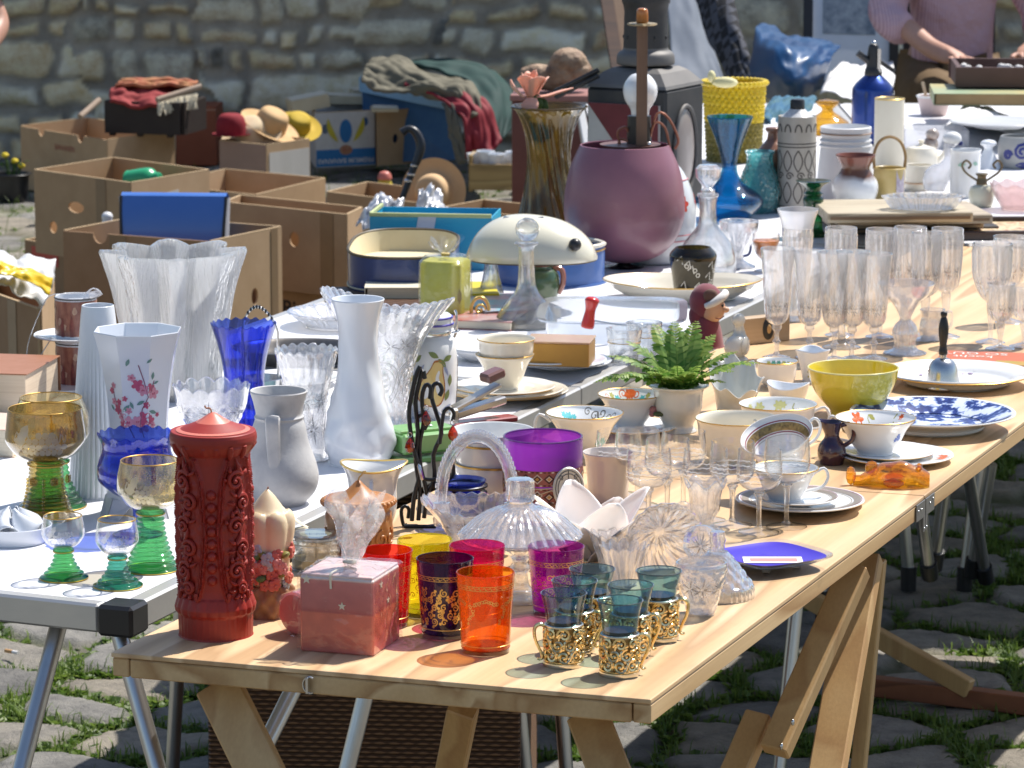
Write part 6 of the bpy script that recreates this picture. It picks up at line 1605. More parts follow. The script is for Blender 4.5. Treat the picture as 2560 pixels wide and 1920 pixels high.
def iron_stand():
 t=T('votive_stand','black wrought iron stand with red glass drops holding a blue votive cup','candle stand',1040,1318)
 def c(pts,r=4.5):return[(x-1040,0 if len(q)==2 else q[2],(1318-y))for q in pts for x,y in[q[:2]]],r
 curves=[[(1030,1300),(1036,1240),(1050,1180),(1034,1120),(1024,1040),(1032,985),(1043,940),(1052,920)],[(1046,1300),(1050,1230),(1040,1150),(1046,1080),(1040,1010),(1050,960),(1058,930),(1064,952)],[(1060,1296),(1066,1232),(1052,1170),(1050,1110),(1060,1060),(1056,1000),(1066,968),(1078,976),(1076,1002)],[(1064,1240),(1086,1200),(1084,1140),(1104,1090),(1092,1040),(1080,1000),(1084,972),(1098,966),(1106,982),(1100,996)],[(1100,1110),(1106,1060),(1112,1030),(1126,1022),(1136,1036),(1132,1054)],[(1040,1130),(1054,1190),(1076,1200),(1094,1196)],[(1050,1098),(1042,1060),(1050,1044),(1064,1044),(1070,1060),(1062,1078)],[(1018,1326),(1008,1316),(1003,1280),(1012,1268),(1022,1276),(1020,1298)],[(1010,1322),(1046,1316),(1090,1316)],[(1010,1326),(1026,1332),(1044,1340)],[(1122,1140),(1134,1170),(1130,1194),(1118,1200)]]
 rg=random.Random(2)
 for i,q in enumerate(curves):t.tube('scroll_rod',[(x-1040,(-10+7*(i%4)),max(1318-y,4))for x,y in q],5.6 if i<4 else 4.8,IRON,k=8)
 cx,h=114,100
 lo=t.ring('cup_ring',62,h,4.2,IRON,40,off=(cx,20));t.ring('cup_ring',61,h-18,4.2,IRON,40,off=(cx,20))
 t.lathe('votive_cup',[(0,h-62),(38,h-62),(42,h-58),(50,h-10),(57,h+4),(62,h+12)],COB,t=3,off=(cx,20),n=3)
 RDG=glass('red_drop_glass',t4((.72,.05,.008),2),ior=1.6,refr=.3)
 for x,y in((1067,1046),(1133,1082),(1026,1112),(1136,1240)):
  k=t.s;p=t.v((x-1040,-22,1318-y));mb=MB().lathe([(0,-20*k),(9*k,-15*k),(13*k,-5*k),(11*k,5*k),(4*k,17*k),(0,20*k)],9,M=Matrix.Translation(p))
  d=t.add('glass_drop',mb,RDG,smooth=False);t.add('wire_loop',MB().tube([Vector(p)+Vector(t.v((6*math.cos(a),0,26+6*math.sin(a))))for a in[R(40*i)for i in range(9)]],1.2*k,5,True,n=1),SILVER,parent=d)
 t.add('hanging_pendant',MB().lathe([(0,0),(5*t.s,4*t.s),(5*t.s,40*t.s),(0,46*t.s)],6,M=Matrix.Translation(t.v((18,-20,118)))@Matrix.Rotation(R(-14),4,'Y')),SILVER)
iron_stand()
t=T('tureen','large white tureen with two gold bands behind the crystal basket','tureen',1232,1255)
pt_=[(0,0),(70,0),(72,5),(82,20),(92,60),(94,96),(90,100),(96,130),(104,178)]
t.lathe('body',pt_,PORC,t=4,seg=72)
for h in(98,150):t.ring('gold_band',rfun(pt_)(h)+.6,h,3.0,GOLD,72)
t.handle('handle',[(96,150),(122,160),(126,126),(98,104)],6,PORC,ang=24,parent=None);t.handle('gold_handle_line',[(100,156),(120,166),(130,140)],3,GOLD,ang=22)
def green_punch():
 t=T('hole_punch','green metal hole punch box behind the iron votive stand','hole punch',1052,1146,rz=28)
 k=t.s;g=pm('mint_green_enamel',(.22,.46,.16),.28,coat=.4,vs=10,col2=(.20,.42,.145))
 t.add('base',MB().box((0,0,8*k),(166*k,118*k,16*k),bev=.002),g)
 t.add('body',MB().box((4*k,0,48*k),(156*k,104*k,52*k),bev=.0035),g)
 t.add('lever',MB().box((0,4*k,78*k),(150*k,84*k,8*k),bev=.002),g)
 t.add('button',MB().ball((20*k,-10*k,84*k),8*k,10,sz=.5),SILVER)
green_punch()
def stapler():
 t=T('stapler','old silver and maroon stapler beside the stacked gold rimmed plates','stapler',1196,1062,rz=33)
 k=t.s;mr=pm('maroon_enamel',(.32,.035,.045),.3,coat=.4,vs=12)
 t.add('base',MB().box((10*k,0,8*k),(190*k,46*k,14*k),bev=.003),mr)
 t.add('magazine',MB().box((0,0,44*k),(170*k,30*k,20*k),Matrix.Rotation(R(-10),4,'Y'),.002),SILVER)
 t.add('top_arm',MB().box((4*k,0,70*k),(170*k,32*k,12*k),Matrix.Rotation(R(-20),4,'Y'),.002),pm('satin_steel',(.62,.60,.56),.3,metal=.9,vs=30))
 t.add('handle',MB().box((74*k,0,106*k),(56*k,44*k,24*k),Matrix.Rotation(R(-16),4,'Y'),.004),pm('brown_plastic',(.20,.09,.08),.3,coat=.3,vs=40))
 t.add('hinge',MB().box((-80*k,0,30*k),(26*k,40*k,44*k),bev=.003),SILVER)
stapler()
q1=plate('cream plate with a gold rim at the bottom of the pile by the stapler',1268,988,152,13,CREAM,rim=GOLD,group='cream plates and cups with gold rims')
q2=plate('cream plate with a gold rim, second in the pile under the cups',1266,986,142,13,CREAM,rim=GOLD,z=q1.top(13),group='cream plates and cups with gold rims')
q3=plate('cream saucer with a gold rim directly under the two stacked cups',1262,978,126,12,CREAM,rim=GOLD,z=q2.top(13),group='cream plates and cups with gold rims',name='saucer',cat='saucer')
k1=cup('lower cream cup of the stacked pair, standing on the gold rimmed saucer',1266,850,936,73,34,CREAM,at=Vector((q3.loc().x,q3.loc().y,q3.top(5))),hang=90,group='cream plates and cups with gold rims')
k2=cup('upper cream cup nested in the lower one',1270,790,852,73,46,CREAM,at=Vector((k1.loc().x+.002,k1.loc().y,k1.top(62))),hang=60,shape=2,group='cream plates and cups with gold rims')
r1=plate('grey white plate at the bottom of the pile under the gold box',1400,916,128,14,PORCW);r2=plate('grey white plate on top of another under the gold box',1392,914,124,14,PORCW,z=r1.top(14));r3=plate('small white plate right under the gold box',1370,908,112,13,PORC,z=r2.top(14))
plate('white dinner plate partly under the clear tray, right of the gold box',1468,892,96,12,PORC)
plate('pair of white plates behind the two stacked cream cups',1210,900,86,26,PORC,thick=10)
def gold_box():
 t=T('gift_box','shiny gold cardboard gift box on the white plates','box',1400,908,z=r3.top(8),rz=-9)
 k=t.s;g=pm('gold_card',(.50,.28,.06),.35,metal=.35,col2=(.42,.22,.05),vs=14)
 t.add('body',MB().box((0,0,30*k),(162*k,118*k,58*k),bev=.0012),g,smooth=False)
 t.add('lid',MB().box((0,0,61*k),(165*k,121*k,5*k),bev=.001),pm('pinkish_gold_card',(.60,.40,.24),.25,metal=.3,col2=(.55,.30,.22),vs=25),smooth=False)
gold_box()
def tray():
 t=T('plastic_tray','clear plastic tray holding the red handled corkscrew','tray',1532,838,rz=-3)
 k=t.s
 def sup(a,A_,B_):c,s_=math.cos(a),math.sin(a);e=(abs(c)**6+abs(s_)**6)**(-1/6);return A_*e*c,B_*e*s_
 def lv(levels):
  mb=MB();n=72;vs=[]
  for A_,B_,z in levels:vs+=[(sup(2*PI*i/n,A_,B_)[0]*k,sup(2*PI*i/n,A_,B_)[1]*k,z*k)for i in range(n)]
  fs=[(j*n+i,j*n+(i+1)%n,(j+1)*n+(i+1)%n,(j+1)*n+i)for j in range(len(levels)-1)for i in range(n)]
  fs.append(tuple(range(n)));return mb.add(vs,fs)
 t.add('body',lv([(150,178,0),(162,190,6),(168,196,58),(186,214,62),(186,214,66),(166,194,62)]),PLASTIC)
 return t
tr_=tray()
def corkscrew():
 t=T('corkscrew','corkscrew with a red wooden handle lying across the clear tray','corkscrew',1468,820,z=tr_.top(52))
 t.lathe('handle',[(0,0),(14,0),(17,8),(14,30),(13,46),(17,62),(18,70),(12,76),(0,78)],pm('red_lacquer',(.60,.02,.012),.2,coat=.6,vs=10),M=Matrix.Rotation(R(10),4,'Y'),seg=28)
 t.tube('shaft',[(10,0,20),(60,-6,12),(100,-10,8)],3,SILVER)
 t.add('spiral',MB().tube([t.v((100+i*2.2,-10-i*.2+5*math.cos(i*.9),7+5*math.sin(i*.9)))for i in range(30)],1.5*t.s,5,n=1),SILVER)
corkscrew()
for px,py,lb in((1560,905,'small clear shot glass with a gold line in front of the clear tray'),(1610,890,'small clear shot glass in front of the clear tray, next to the fern')):
 t=T('shot_glass',lb,'glass',px,py,group='small shot glasses in front of the tray');t.lathe('body',[(0,0),(32,0),(34,3),(40,40),(46,82)],CLEARH,t=3,seg=40);t.ring('gold_line',41.5,50,1,GOLD)
t=T('decanter','clear glass decanter with a ball stopper in front of the cream dome','decanter',1316,815)
t.lathe('body',[(0,0),(74,0),(78,5),(76,22),(54,56),(30,84),(22,110),(20,150),(20,190),(30,200),(31,203)],CLEARH,t=3.5,seg=52)
t.add('stopper',MB().ball(t.v((2,0,236)),30*t.s,22).lathe([(0,190*t.s),(15*t.s,192*t.s),(17*t.s,210*t.s),(0,212*t.s)],20),CLEARH)
t=T('decanter','clear glass decanter with a crystal stopper behind the dark olive jar','decanter',1768,690)
t.lathe('body',[(0,0),(64,0),(70,6),(72,40),(60,80),(34,112),(23,132),(21,170),(24,192),(27,196),(27,200)],CLEARH,t=3.5,seg=52)
t.lathe('stopper',[(0,190),(16,192),(18,210),(10,216),(30,240),(32,262),(22,272),(0,274)],CRYS,n=1,seg=10)
t=T('bud_vase','slim clear glass bud vase with a curled rim and a pink ring','vase',1228,752)
t.lathe('body',[(0,0),(28,0),(31,4),(32,20),(24,48),(18,80),(18,110),(26,134),(38,143)],CLEARH,t=2.5,seg=60,rf=scal(5,5,110,143,.04));t.ring('pink_ring',21.5,116,3,glass('pink_ring',(.9,.55,.55),milk=.4,milkcol=(.85,.4,.4)))
def wrapped_candle():
 t=T('candle','squarish yellow green candle wrapped in clear cellophane beside the books','candle',1114,800)
 YG=pm('lime_wax',(.48,.46,.06),.35,sss=.15,sssr=(.008,.008,.002),vs=12,col2=(.42,.39,.05))
 sq=lambda th,r,h:(r*(abs(math.cos(th+.3))**5+abs(math.sin(th+.3))**5)**-.2,h)
 t.lathe('body',[(0,0),(52,0),(55,3),(55,142),(50,148),(0,148)],YG,n=1,seg=60,rf=sq)
 t.lathe('wrapper',[(0,0),(56,0),(58,4),(58,146),(40,156),(10,160),(8,164),(26,180),(40,198)],FILM,n=2,seg=72,rf=lambda th,r,h:(lambda q:(q[0]*(1+.02*noise.noise((th*4,h*.08,0))+(.22*math.sin(5*th+h*.1)if h>164 else 0)),q[1]+(9*math.sin(4*th)if h>176 else 0)))(sq(th,r,h)if h<150 else(r,h)))
 t.ring('cord',9,162,3,pm('gold_cord',(.6,.45,.15),.5));t.add('leaf_decoration',MB().ball(t.v((26,-57,66)),16*t.s,10,sy=.2,sz=1.5),pm('dry_leaf',(.30,.24,.06),.6))
wrapped_candle()
t=T('jar','small dark green glazed jar with a brown rim behind the left decanter','jar',1352,748)
gg=pm('dark_green_glaze',(.03,.08,.045),.15,coat=.5,col2=(.10,.14,.07),vs=20)
t.lathe('body',[(0,0),(34,0),(44,14),(48,44),(42,68),(32,78),(34,88)],gg,t=4);t.ring('brown_rim',33,88,5,pm('red_brown_glaze',(.16,.04,.02),.15,coat=.5));t.handle('handle',[(32,80),(54,72),(56,40),(44,16)],7,pm('red_brown_streak',(.32,.13,.10),.2,coat=.4),ang=-10)
YB=pm('yellow_spine',(.66,.55,.03),.45)
book('book','paperback with a cream cover and yellow spine behind the flared crystal vase','book',P(1010,735),(.135,.19,.026),0,pm('cream_cover',(.74,.68,.52),.5),lettering=([('SPIEL',-.01,.045,.034,0),('MORD',-.01,.012,.034,0),('NACHT',0,-.022,.03,0)],BLACKP))
t=T('book','thin yellow striped book peeking out right of the yellow green candle','book',at=P(1178,752),rz=5);t.add('pages',MB().box((0,0,.012),(.085,.14,.018)),pm('page_block',(.72,.64,.50),.8),smooth=False);t.add('cover',MB().box((0,0,.0225),(.088,.144,.003)).box((0,-.0715,.012),(.088,.0015,.018)),YB,smooth=False)
book('magazine','magazine with a turquoise and pink cover under the decanter','magazine',P(1262,782),(.14,.19,.02),20,pm('turquoise_pink_cover',(.10,.48,.58),.3,col2=(.66,.28,.30),vs=22))
book('magazine','red and grey magazine under the slim bud vase','magazine',P(1212,808),(.13,.15,.016),-14,pm('red_grey_cover',(.42,.10,.08),.3,col2=(.45,.42,.42),vs=26))
t=T('place_mat','brown woven place mat under the books behind the flared vase','mat',at=P(945,748),rz=8);t.add('body',MB().box((0,0,.003),(.19,.24,.006),bev=.002),WICK,smooth=False)
t=T('keyring','oval gold monogram pendant leaning by the stacked cream cups','pendant',1200,805)
t.add('oval',MB().tube([t.v((22*math.cos(a),0,30+30*math.sin(a)))for a in[R(15*i)for i in range(24)]],4.5*t.s,8,True,n=1),GOLDL);t.add('letter',MB().tube([t.v((x,0,30+y))for x,y in spiral(15,1.2)],3*t.s,6,n=1),GOLDL)
def vanity():
 t=T('vanity_case','open oval navy blue vanity case with a cream lining behind the books','case',1010,712,rz=-4)
 k=t.s
 nv=pm('navy_leatherette',(.012,.035,.15),.3,coat=.3,vs=60);ln=pm('cream_lining',(.70,.62,.42),.7,vs=12,col2=(.62,.53,.34));tm=pm('brown_trim',(.07,.05,.02),.5)
 def ell(a,A_,B_):c,s_=math.cos(a),math.sin(a);e=(abs(c)**3+abs(s_)**3)**(-1/3);return A_*e*c,B_*e*s_
 def lv(levels,cap=True):
  mb=MB();n=64;vs=[]
  for A_,B_,z in levels:vs+=[(ell(2*PI*i/n,A_,B_)[0]*k,ell(2*PI*i/n,A_,B_)[1]*k,z(2*PI*i/n)*k if callable(z)else z*k)for i in range(n)]
  fs=[(j*n+i,j*n+(i+1)%n,(j+1)*n+(i+1)%n,(j+1)*n+i)for j in range(len(levels)-1)for i in range(n)]
  if cap:fs.append(tuple(range(n)))
  return mb.add(vs,fs)
 zt=lambda a:104+10*math.sin(a)
 t.add('body',lv([(128,190,0),(134,196,4),(136,198,zt)]),nv)
 t.add('lining',lv([(120,182,60),(131,193,zt)]),ln)
 t.add('trim',MB().tube([(ell(2*PI*i/64,134,196)[0]*k,ell(2*PI*i/64,134,196)[1]*k,zt(2*PI*i/64)*k)for i in range(64)],4*k,6,True,n=1),tm)
 t.add('cream_line',MB().tube([(ell(2*PI*i/64,136,198)[0]*k,ell(2*PI*i/64,136,198)[1]*k,14*k)for i in range(64)],2.2*k,6,True,n=1),ln)
vanity()
t=T('round_case','round blue case with a white rim under the cream dome','case',1372,705)
t.lathe('body',[(0,0),(134,0),(138,4),(140,88),(136,92)],pm('mid_blue_leatherette',(.04,.12,.36),.35,coat=.2,vs=60),t=5,seg=72,rf=lambda th,r,h:(r*(1-.18*abs(math.sin(th))),h))
t.ring('rim',138,94,6,pm('ivory_rim',(.72,.68,.58),.4),60,rf=lambda th,r,h:(r*(1-.18*abs(math.sin(th))),h));t.ring('gold_line',139.5,82,3,GOLD,60,rf=lambda th,r,h:(r*(1-.18*abs(math.sin(th))),h))
t.lathe('lining',[(0,40),(124,42),(128,66)],pm('brown_lining',(.20,.13,.07),.8),rf=lambda th,r,h:(r*(1-.18*abs(math.sin(th))),h))  # plain dark brown inside of the case
def dome():
 t=T('appliance_lid','cream domed appliance lid with a black knob lying on the round blue case','lid',1330,660,z=TZ+.080,rz=-4)
 k=t.s;cm=pm('cream_bakelite',(.74,.70,.56),.2,coat=.5,vs=8,col2=(.70,.66,.52))
 def f(u,v):
  x=-160+320*v;e=max(.02,1-abs(2*v-1)**3.0)**.6;skew=1-.42*max(0,v-.45)**1.2-.2*max(0,.3-v);a=PI*u
  w_=108*e;hh=104*e*skew
  z=14+hh*math.sin(a)**.8 if True else 0
  return t.v((x,-w_*math.cos(a),z))
 o=t.add('hood',MB().grid(f,30,34),cm);md=o.modifiers.new('thickness','SOLIDIFY');md.thickness=4*k;md.offset=-1
 t.add('knob',MB().ball(t.v((112,-88,60)),16*k,16).lathe([(0,0),(7*k,0),(7*k,18*k),(0,18*k)],12,M=Matrix.Translation(t.v((112,-76,58)))@Matrix.Rotation(R(90),4,'X')),BLACKP)
 t.add('chrome_badge',MB().box(t.v((-20,-10,114)),(100*k,30*k,7*k),bev=.003),SILVER)
 t.add('edge_line',MB().tube([t.v((-160+320*q,-108*max(.02,1-abs(2*q-1)**3.0)**.6-2,13))for q in[i/24 for i in range(25)]],2.4*k,6,n=1),pm('brown_trim',(.07,.05,.02),.5))
dome()
def turq_box():
 t=T('storage_box','turquoise open box with a pale green edge behind the navy vanity case','box',1090,660,rz=-7)
 k=t.s;tq=pm('turquoise_card',(.035,.40,.56),.35,vs=8,col2=(.03,.30,.50));ge=pm('pale_green_edge',(.50,.56,.26),.5)
 W,D,H=300,190,130
 mb=MB().box((0,-D/2*k,H/2*k),(W*k,4*k,H*k)).box((0,D/2*k,H/2*k),(W*k,4*k,H*k)).box((-W/2*k,0,H/2*k),(4*k,(D-6)*k,H*k)).box((W/2*k,0,H/2*k),(4*k,(D-6)*k,H*k)).box((0,0,3*k),((W-6)*k,(D-6)*k,4*k))
 t.add('body',mb,tq,smooth=False)
 e=MB().box((0,-D/2*k,(H+5)*k),((W+4)*k,8*k,10*k),bev=.001).box((-W/2*k,0,(H+5)*k),(8*k,(D-10)*k,10*k),bev=.001);t.add('edge',e,ge)
 t.add('tag',MB().box((-30*k,(-D/2-3.4)*k,(H-16)*k),(44*k,1*k,36*k),Matrix.Rotation(R(10),4,'Y')),pm('grey_white_tag',(.68,.68,.72),.6),smooth=False)
turq_box()
def lamp():
 t=T('table_lamp','lamp made of a big frosted purple glass balloon with a bare bulb on top','lamp',1560,668);k=t.s
 PL=pm('frosted_plum_glass',(.27,.115,.155),.42,coat=.25,vs=9,col2=(.215,.085,.12),sss=.1,sssr=(.01,.004,.006),bs=500,bst=.25)
 prof=[(0,14),(40,15),(92,33),(130,70),(148,116),(151,150),(147,196),(135,246),(111,298)]
 sp_=[(r,h)for r,h in prof]
 t.lathe('glass_balloon',sp_,PL,t=4,seg=80)
 t.lathe('foot',[(0,0),(46,0),(46,3),(18,8),(17,18),(0,18)],pm('black_foot',(.02,.02,.025),.25,coat=.5))
 t.lathe('bulb',[(0,470),(20,468),(36,452),(43,432),(38,406),(24,384),(20,366),(0,366)][::-1],pm('opal_bulb',(.84,.86,.88),.25,coat=.5,vs=6,sss=.2,sssr=(.01,.01,.01)),off=(38,0))
 t.lathe('socket',[(0,290),(30,290),(31,300),(29,368),(0,368)],BLACKP,n=1,off=(36,2))
 t.lathe('socket_plate',[(0,294),(74,294),(76,300),(0,303)],pm('brown_metal_plate',(.20,.10,.08),.4,metal=.3),n=1,off=(14,0))
 wr=pm('copper_wire',(.34,.14,.09),.4,metal=.4)
 for pts in([(60,10,300),(80,12,372),(110,14,360),(134,16,310),(126,16,286)],[(58,-6,300),(74,-8,352),(100,-8,340),(112,-8,292)],[(-12,-6,300),(-18,-8,330),(0,-10,342),(10,-8,330)],[(-16,4,296),(-10,0,312),(14,-10,306)]):t.tube('wire',pts,3.4,wr)
 t.add('screw',MB().ball(t.v((58,-46,304)),7*k,10),SILVER)
 t.add('upright_bar',MB().box(t.v((40,-52,302+143)),(27*k,14*k,290*k*KV),bev=.001),pm('brown_rod',(.16,.09,.055),.5,col2=(.10,.055,.035),vs=40,stretch=(1,1,.1)),smooth=False)
 t.lathe('disc',[(0,590),(34,590),(36,592),(34,595),(0,595)],pm('brass_disc',(.42,.32,.18),.4,metal=.7),n=1,seg=48,off=(40,-52),rf=lambda th,r,h:(r*(1+.05*math.cos(12*th)),h))
 t.lathe('bar_knob',[(0,594),(13,595),(15,604),(14,624),(9,630),(0,631)],pm('orange_resin',(.46,.15,.02),.2,coat=.5),off=(40,-52))
lamp()
def oval_dish():
 t=T('oval_dish','long oval white serving dish with a thin gold rim under the dark olive jar','dish',1706,748)
 e=lambda th,r,h:(r*(1-.32*abs(math.sin(th))**1.5),h+6*math.cos(th)**2*(h>30))
 t.lathe('body',[(0,4),(120,4),(136,8),(176,30),(200,42)],CREAM,t=4,seg=90,rf=e);t.ring('gold_rim',199,44,1.8,GOLD,80,rf=e);t.lathe('foot_ring',[(100,0),(112,0),(114,6),(98,6)],CREAM,n=1,rf=e)
oval_dish()
def olive_jar():
 t=T('glass_jar','dark olive glass jar with white zigzag marks standing in the oval dish','jar',1732,732,z=TZ+.006)
 pr=[(0,0),(44,0),(47,4),(52,40),(59,82),(58,96),(48,108),(44,112)]
 t.lathe('body',pr,glass('dark_olive_glass',t4((.10,.075,.02),2),ior=1.5,refr=.2),t=5,seg=52)
 mb=MB();rf=rfun(pr);rg=random.Random(3)
 for u,h in((-36,84),(-16,74),(-8,62),(46,70),(40,44),(-30,22),(10,20),(44,20)):
  strokes(t,mb,rf,[[(u-8,h),(u+4,h+12),(u+8,h-8)]],2.6,FT,.8,56);strokes(t,mb,rf,[[(u+18+5*math.cos(a),h-12+5*math.sin(a))for a in[R(60*i)for i in range(7)]]],2.2,FT,.8,56)
 t.add('painted_marks',mb,pm('white_enamel',(.75,.72,.68),.4),smooth=False)
olive_jar()
def painted_pot():
 t=T('painted_pot','round white ceramic pot with red flowers and pink lines behind the purple lamp','pot',1640,655)
 pr=[(0,0),(60,0),(80,20),(98,80),(96,150),(74,210),(46,246),(40,256)]
 t.lathe('body',pr,pm('blueish_white_glaze',(.70,.73,.76),.15,coat=.4,vs=8),t=4,seg=60);rf=rfun(pr)
 mb=MB();g=MB()
 for u in(68,0,-70,150):patch(t,mb,rf,u,150,flower_pts(22,6,.5),FT,.8,96);patch(t,g,rf,u-4,190,leaf_pts(34,8,1.0),FT,.8,90)
 t.add('flower_decoration',mb,pm(*RD,.3),smooth=False);t.add('leaf_decoration',g,pm(*GR,.3),smooth=False)
 for h in(60,74,204):t.ring('pink_line',rf(h)+.6,h,1.6,pm('pink_line',(.62,.22,.24),.3))
painted_pot()
def olive_vase():
 t=T('glass_vase','tall twisted olive brown glass vase holding a peach rose behind the cream dome','vase',1372,610);k=t.s
 OV=glass('olive_brown_glass',t4((.17,.115,.018),3),ior=1.5,bscale=26,bst=.5,bd=.004,refr=.2,milk=.3,milkcol=(.27,.18,.025))
 t.lathe('body',[(0,0),(84,0),(88,6),(80,60),(62,130),(54,200),(58,260),(74,310),(94,333)],OV,t=5,seg=120,rf=lambda th,r,h:(r*(1+.03*math.cos(16*th+h*.045)*(h<320)),h))
 t.ring('rim',93,334,3.4,OV,60)
 return t
ov=olive_vase()
def rose():
 t=T('rose','peach artificial rose with open petals in the olive glass vase','flower',at=ov.o.location+Vector(ov.v((-44,0,250))));k=t.s=ov.s
 pc_=pm('peach_petal',(.72,.33,.22),.5,col2=(.75,.45,.36),vs=20,sss=.2,sssr=(.008,.004,.003))
 t.tube('stem',[(18,0,-240),(12,0,0),(2,0,96)],5,pm('green_stem',(.06,.12,.02),.5));t.add('leaf',MB().ball(t.v((14,-10,92)),16*k,8,sz=1.5,sy=.4),pm('green_stem',(.06,.12,.02),.5));t.add('leaf',MB().ball(t.v((30,2,84)),13*k,8,sz=1.6,sy=.4),pm('green_stem',(.06,.12,.02),.5))
 for i in range(7):
  a0=i*1.05;wd=30 if i<5 else 36
  def f(u,v):
   x=(u-.5)*2;ang=a0+x*.75;r=(12+3*i)*(.45+.7*v)+(10*v*v if i>3 else 0);return t.v((r*math.cos(ang),r*math.sin(ang)*.9,104+(70-3*i)*v*(1-.18*x*x)))
  o=t.add('petal',MB().grid(f,9,8),pc_);md=o.modifiers.new('thickness','SOLIDIFY');md.thickness=.0012
 for pts in([(14,-6,108),(44,-10,112),(74,-12,122),(104,-12,130)],[(2,-22,106),(-4,-36,90),(-10,-42,70)],[(-20,-10,108),(-44,-14,132),(-52,-12,150)]):
  t.tube('petal',pts,[12,22,20,8]if len(pts)==4 else[14,24,12],pc_,flat=.2,k=10)
rose()
# ================================================================ crystal glasses at the back of the wooden table
def flute(px,base,rimy,label,r=43):
 t=T('champagne_flute',label,'glass',px,base,group='cut crystal champagne flutes in a row');h=base-rimy;b0=h*.30
 t.lathe('bowl',[(0,b0),(12,b0+2),(27,b0+18),(32,h*.55),(38,h*.8),(r,h)],CRYSF,t=2.2,seg=60,rf=flut(12,.09,b0,h*.68),ang=14)
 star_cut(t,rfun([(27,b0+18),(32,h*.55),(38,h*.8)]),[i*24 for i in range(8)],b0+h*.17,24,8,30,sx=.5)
 t.lathe('stem',[(9,6),(6,16),(7,b0*.42),(11,b0*.5),(6,b0*.6),(6,b0*.78),(12,b0*.9),(10,b0+2),(0,b0+2)],CRYSF,seg=12)
 t.lathe('foot',[(0,0),(33,0),(34,2),(24,5),(10,9),(0,9)],CRYSF,seg=40);return t
f0=flute(1941,894,627,'cut crystal champagne flute at the left end of the row, by the holed case')
for px,b,ry,lb in((2023,893,634,'cut crystal champagne flute behind the small triangular creamer'),(2085,900,636,'cut crystal champagne flute in the middle of the row behind the yellow bowl'),(2129,899,634,'cut crystal champagne flute second from the right in the row of flutes'),(2184,898,640,'cut crystal champagne flute at the right end of the row, next to the crystal compote')):flute(px,b,ry,lb)
def goblet(px,base,rimy,label,r=40):
 t=T('crystal_goblet',label,'glass',px,base,group='cut crystal goblets standing behind the flutes');h=base-rimy;b0=h*.40
 t.lathe('bowl',[(0,b0),(10,b0+2),(30,b0+20),(r*.92,h*.66),(r*.98,h*.85),(r,h)],CRYSF,t=2.2,seg=64,rf=flut(16,.09,b0,h*.93),ang=14)
 star_cut(t,rfun([(30,b0+20),(r*.92,h*.66),(r*.98,h*.85)]),[i*26 for i in range(8)],b0+h*.2,26,8,34,sx=.45)
 t.lathe('stem',[(9,6),(6,16),(7,b0*.5),(10,b0*.7),(12,b0),(0,b0+2)],CRYSF,seg=10)
 t.lathe('foot',[(0,0),(34,0),(35,2),(24,5),(10,9),(0,9)],CRYSF,seg=40);return t
goblet(2099,838,575,'tall crystal goblet behind the flutes, leftmost of the goblets')
for px,b,ry,lb,r in((2200,842,579,'tall crystal goblet left of the overlapping pair',40),(2271,836,574,'tall crystal goblet, left one of the overlapping pair behind the compote',41),(2312,850,588,'tall crystal goblet, right one of the overlapping pair behind the compote',38),(2363,842,577,'tall crystal goblet just behind the black bell handle',40),(2476,856,614,'crystal goblet right of the bell handle in front of the patterned tray',50),(2524,806,596,'crystal goblet in the rear at the right edge',46),(2500,872,712,'short crystal goblet by the red booklet, left one',36),(2560,866,716,'short crystal goblet cut by the right picture edge',38)):goblet(px,b,ry,lb,r)
t=T('crystal_vase','tall crystal vase with a frosted flaring collar behind the flutes','vase',1991,800)
t.lathe('body',[(0,0),(40,0),(42,4),(34,40),(30,80),(34,150),(39,225)],CRYSF,t=3,seg=64,rf=flut(16,.09,10,215),ang=14)
t.lathe('frosted_collar',[(39,226),(43,245),(52,270)],glass('frosted_collar',(.95,.95,.97),milk=.35,milkcol=(.8,.82,.85),rough=.2),t=2.5)
t=T('crystal_compote','crystal compote with a wide shallow bowl on a baluster stem','compote',2262,884)
t.lathe('body',[(0,0),(48,0),(50,4),(30,12),(26,30),(32,50),(26,70),(14,84),(18,100),(34,124),(58,146),(72,172)],CRYS,t=3.5,seg=64,rf=flut(14,.08,0,110),ang=14)
t=T('sundae_glass','wide clear sundae glass standing among the champagne flutes','glass',2104,868)
t.lathe('bowl',[(0,84),(12,86),(30,110),(50,170),(66,232)],CLEARH,t=2.4,seg=60);t.lathe('foot',[(0,0),(44,0),(45,3),(14,14),(9,50),(14,84),(0,86)],CLEARH,seg=40)
t=T('crystal_jug','small crystal jug with a ring handle between the goblets','jug',2330,850)
t.lathe('body',[(0,0),(26,0),(28,4),(34,30),(28,56),(32,74)],CRYSF,t=3,seg=40);t.handle('handle',[(28,64),(50,66),(50,34),(32,22)],4,CRYSF,ang=15)
t=T('wooden_case','flat pine case with an oval black hand hole standing on edge behind the duck','case',1906,856,rz=33);k=t.s
t.add('body',MB().box((0,0,34*k),(150*k,30*k,68*k),bev=.0015),wood('pale_case_wood',(.62,.46,.30),(.55,.40,.25),1.2,.5,0),smooth=False);t.add('hand_hole',MB().ball((6*k,-16*k,36*k),28*k,20,sx=.62,sy=.15,sz=1),BLACKP);t.add('hand_hole_inset',MB().ball((6*k,-19*k,36*k),12*k,14,sx=.6,sy=.25,sz=1),WOODL)
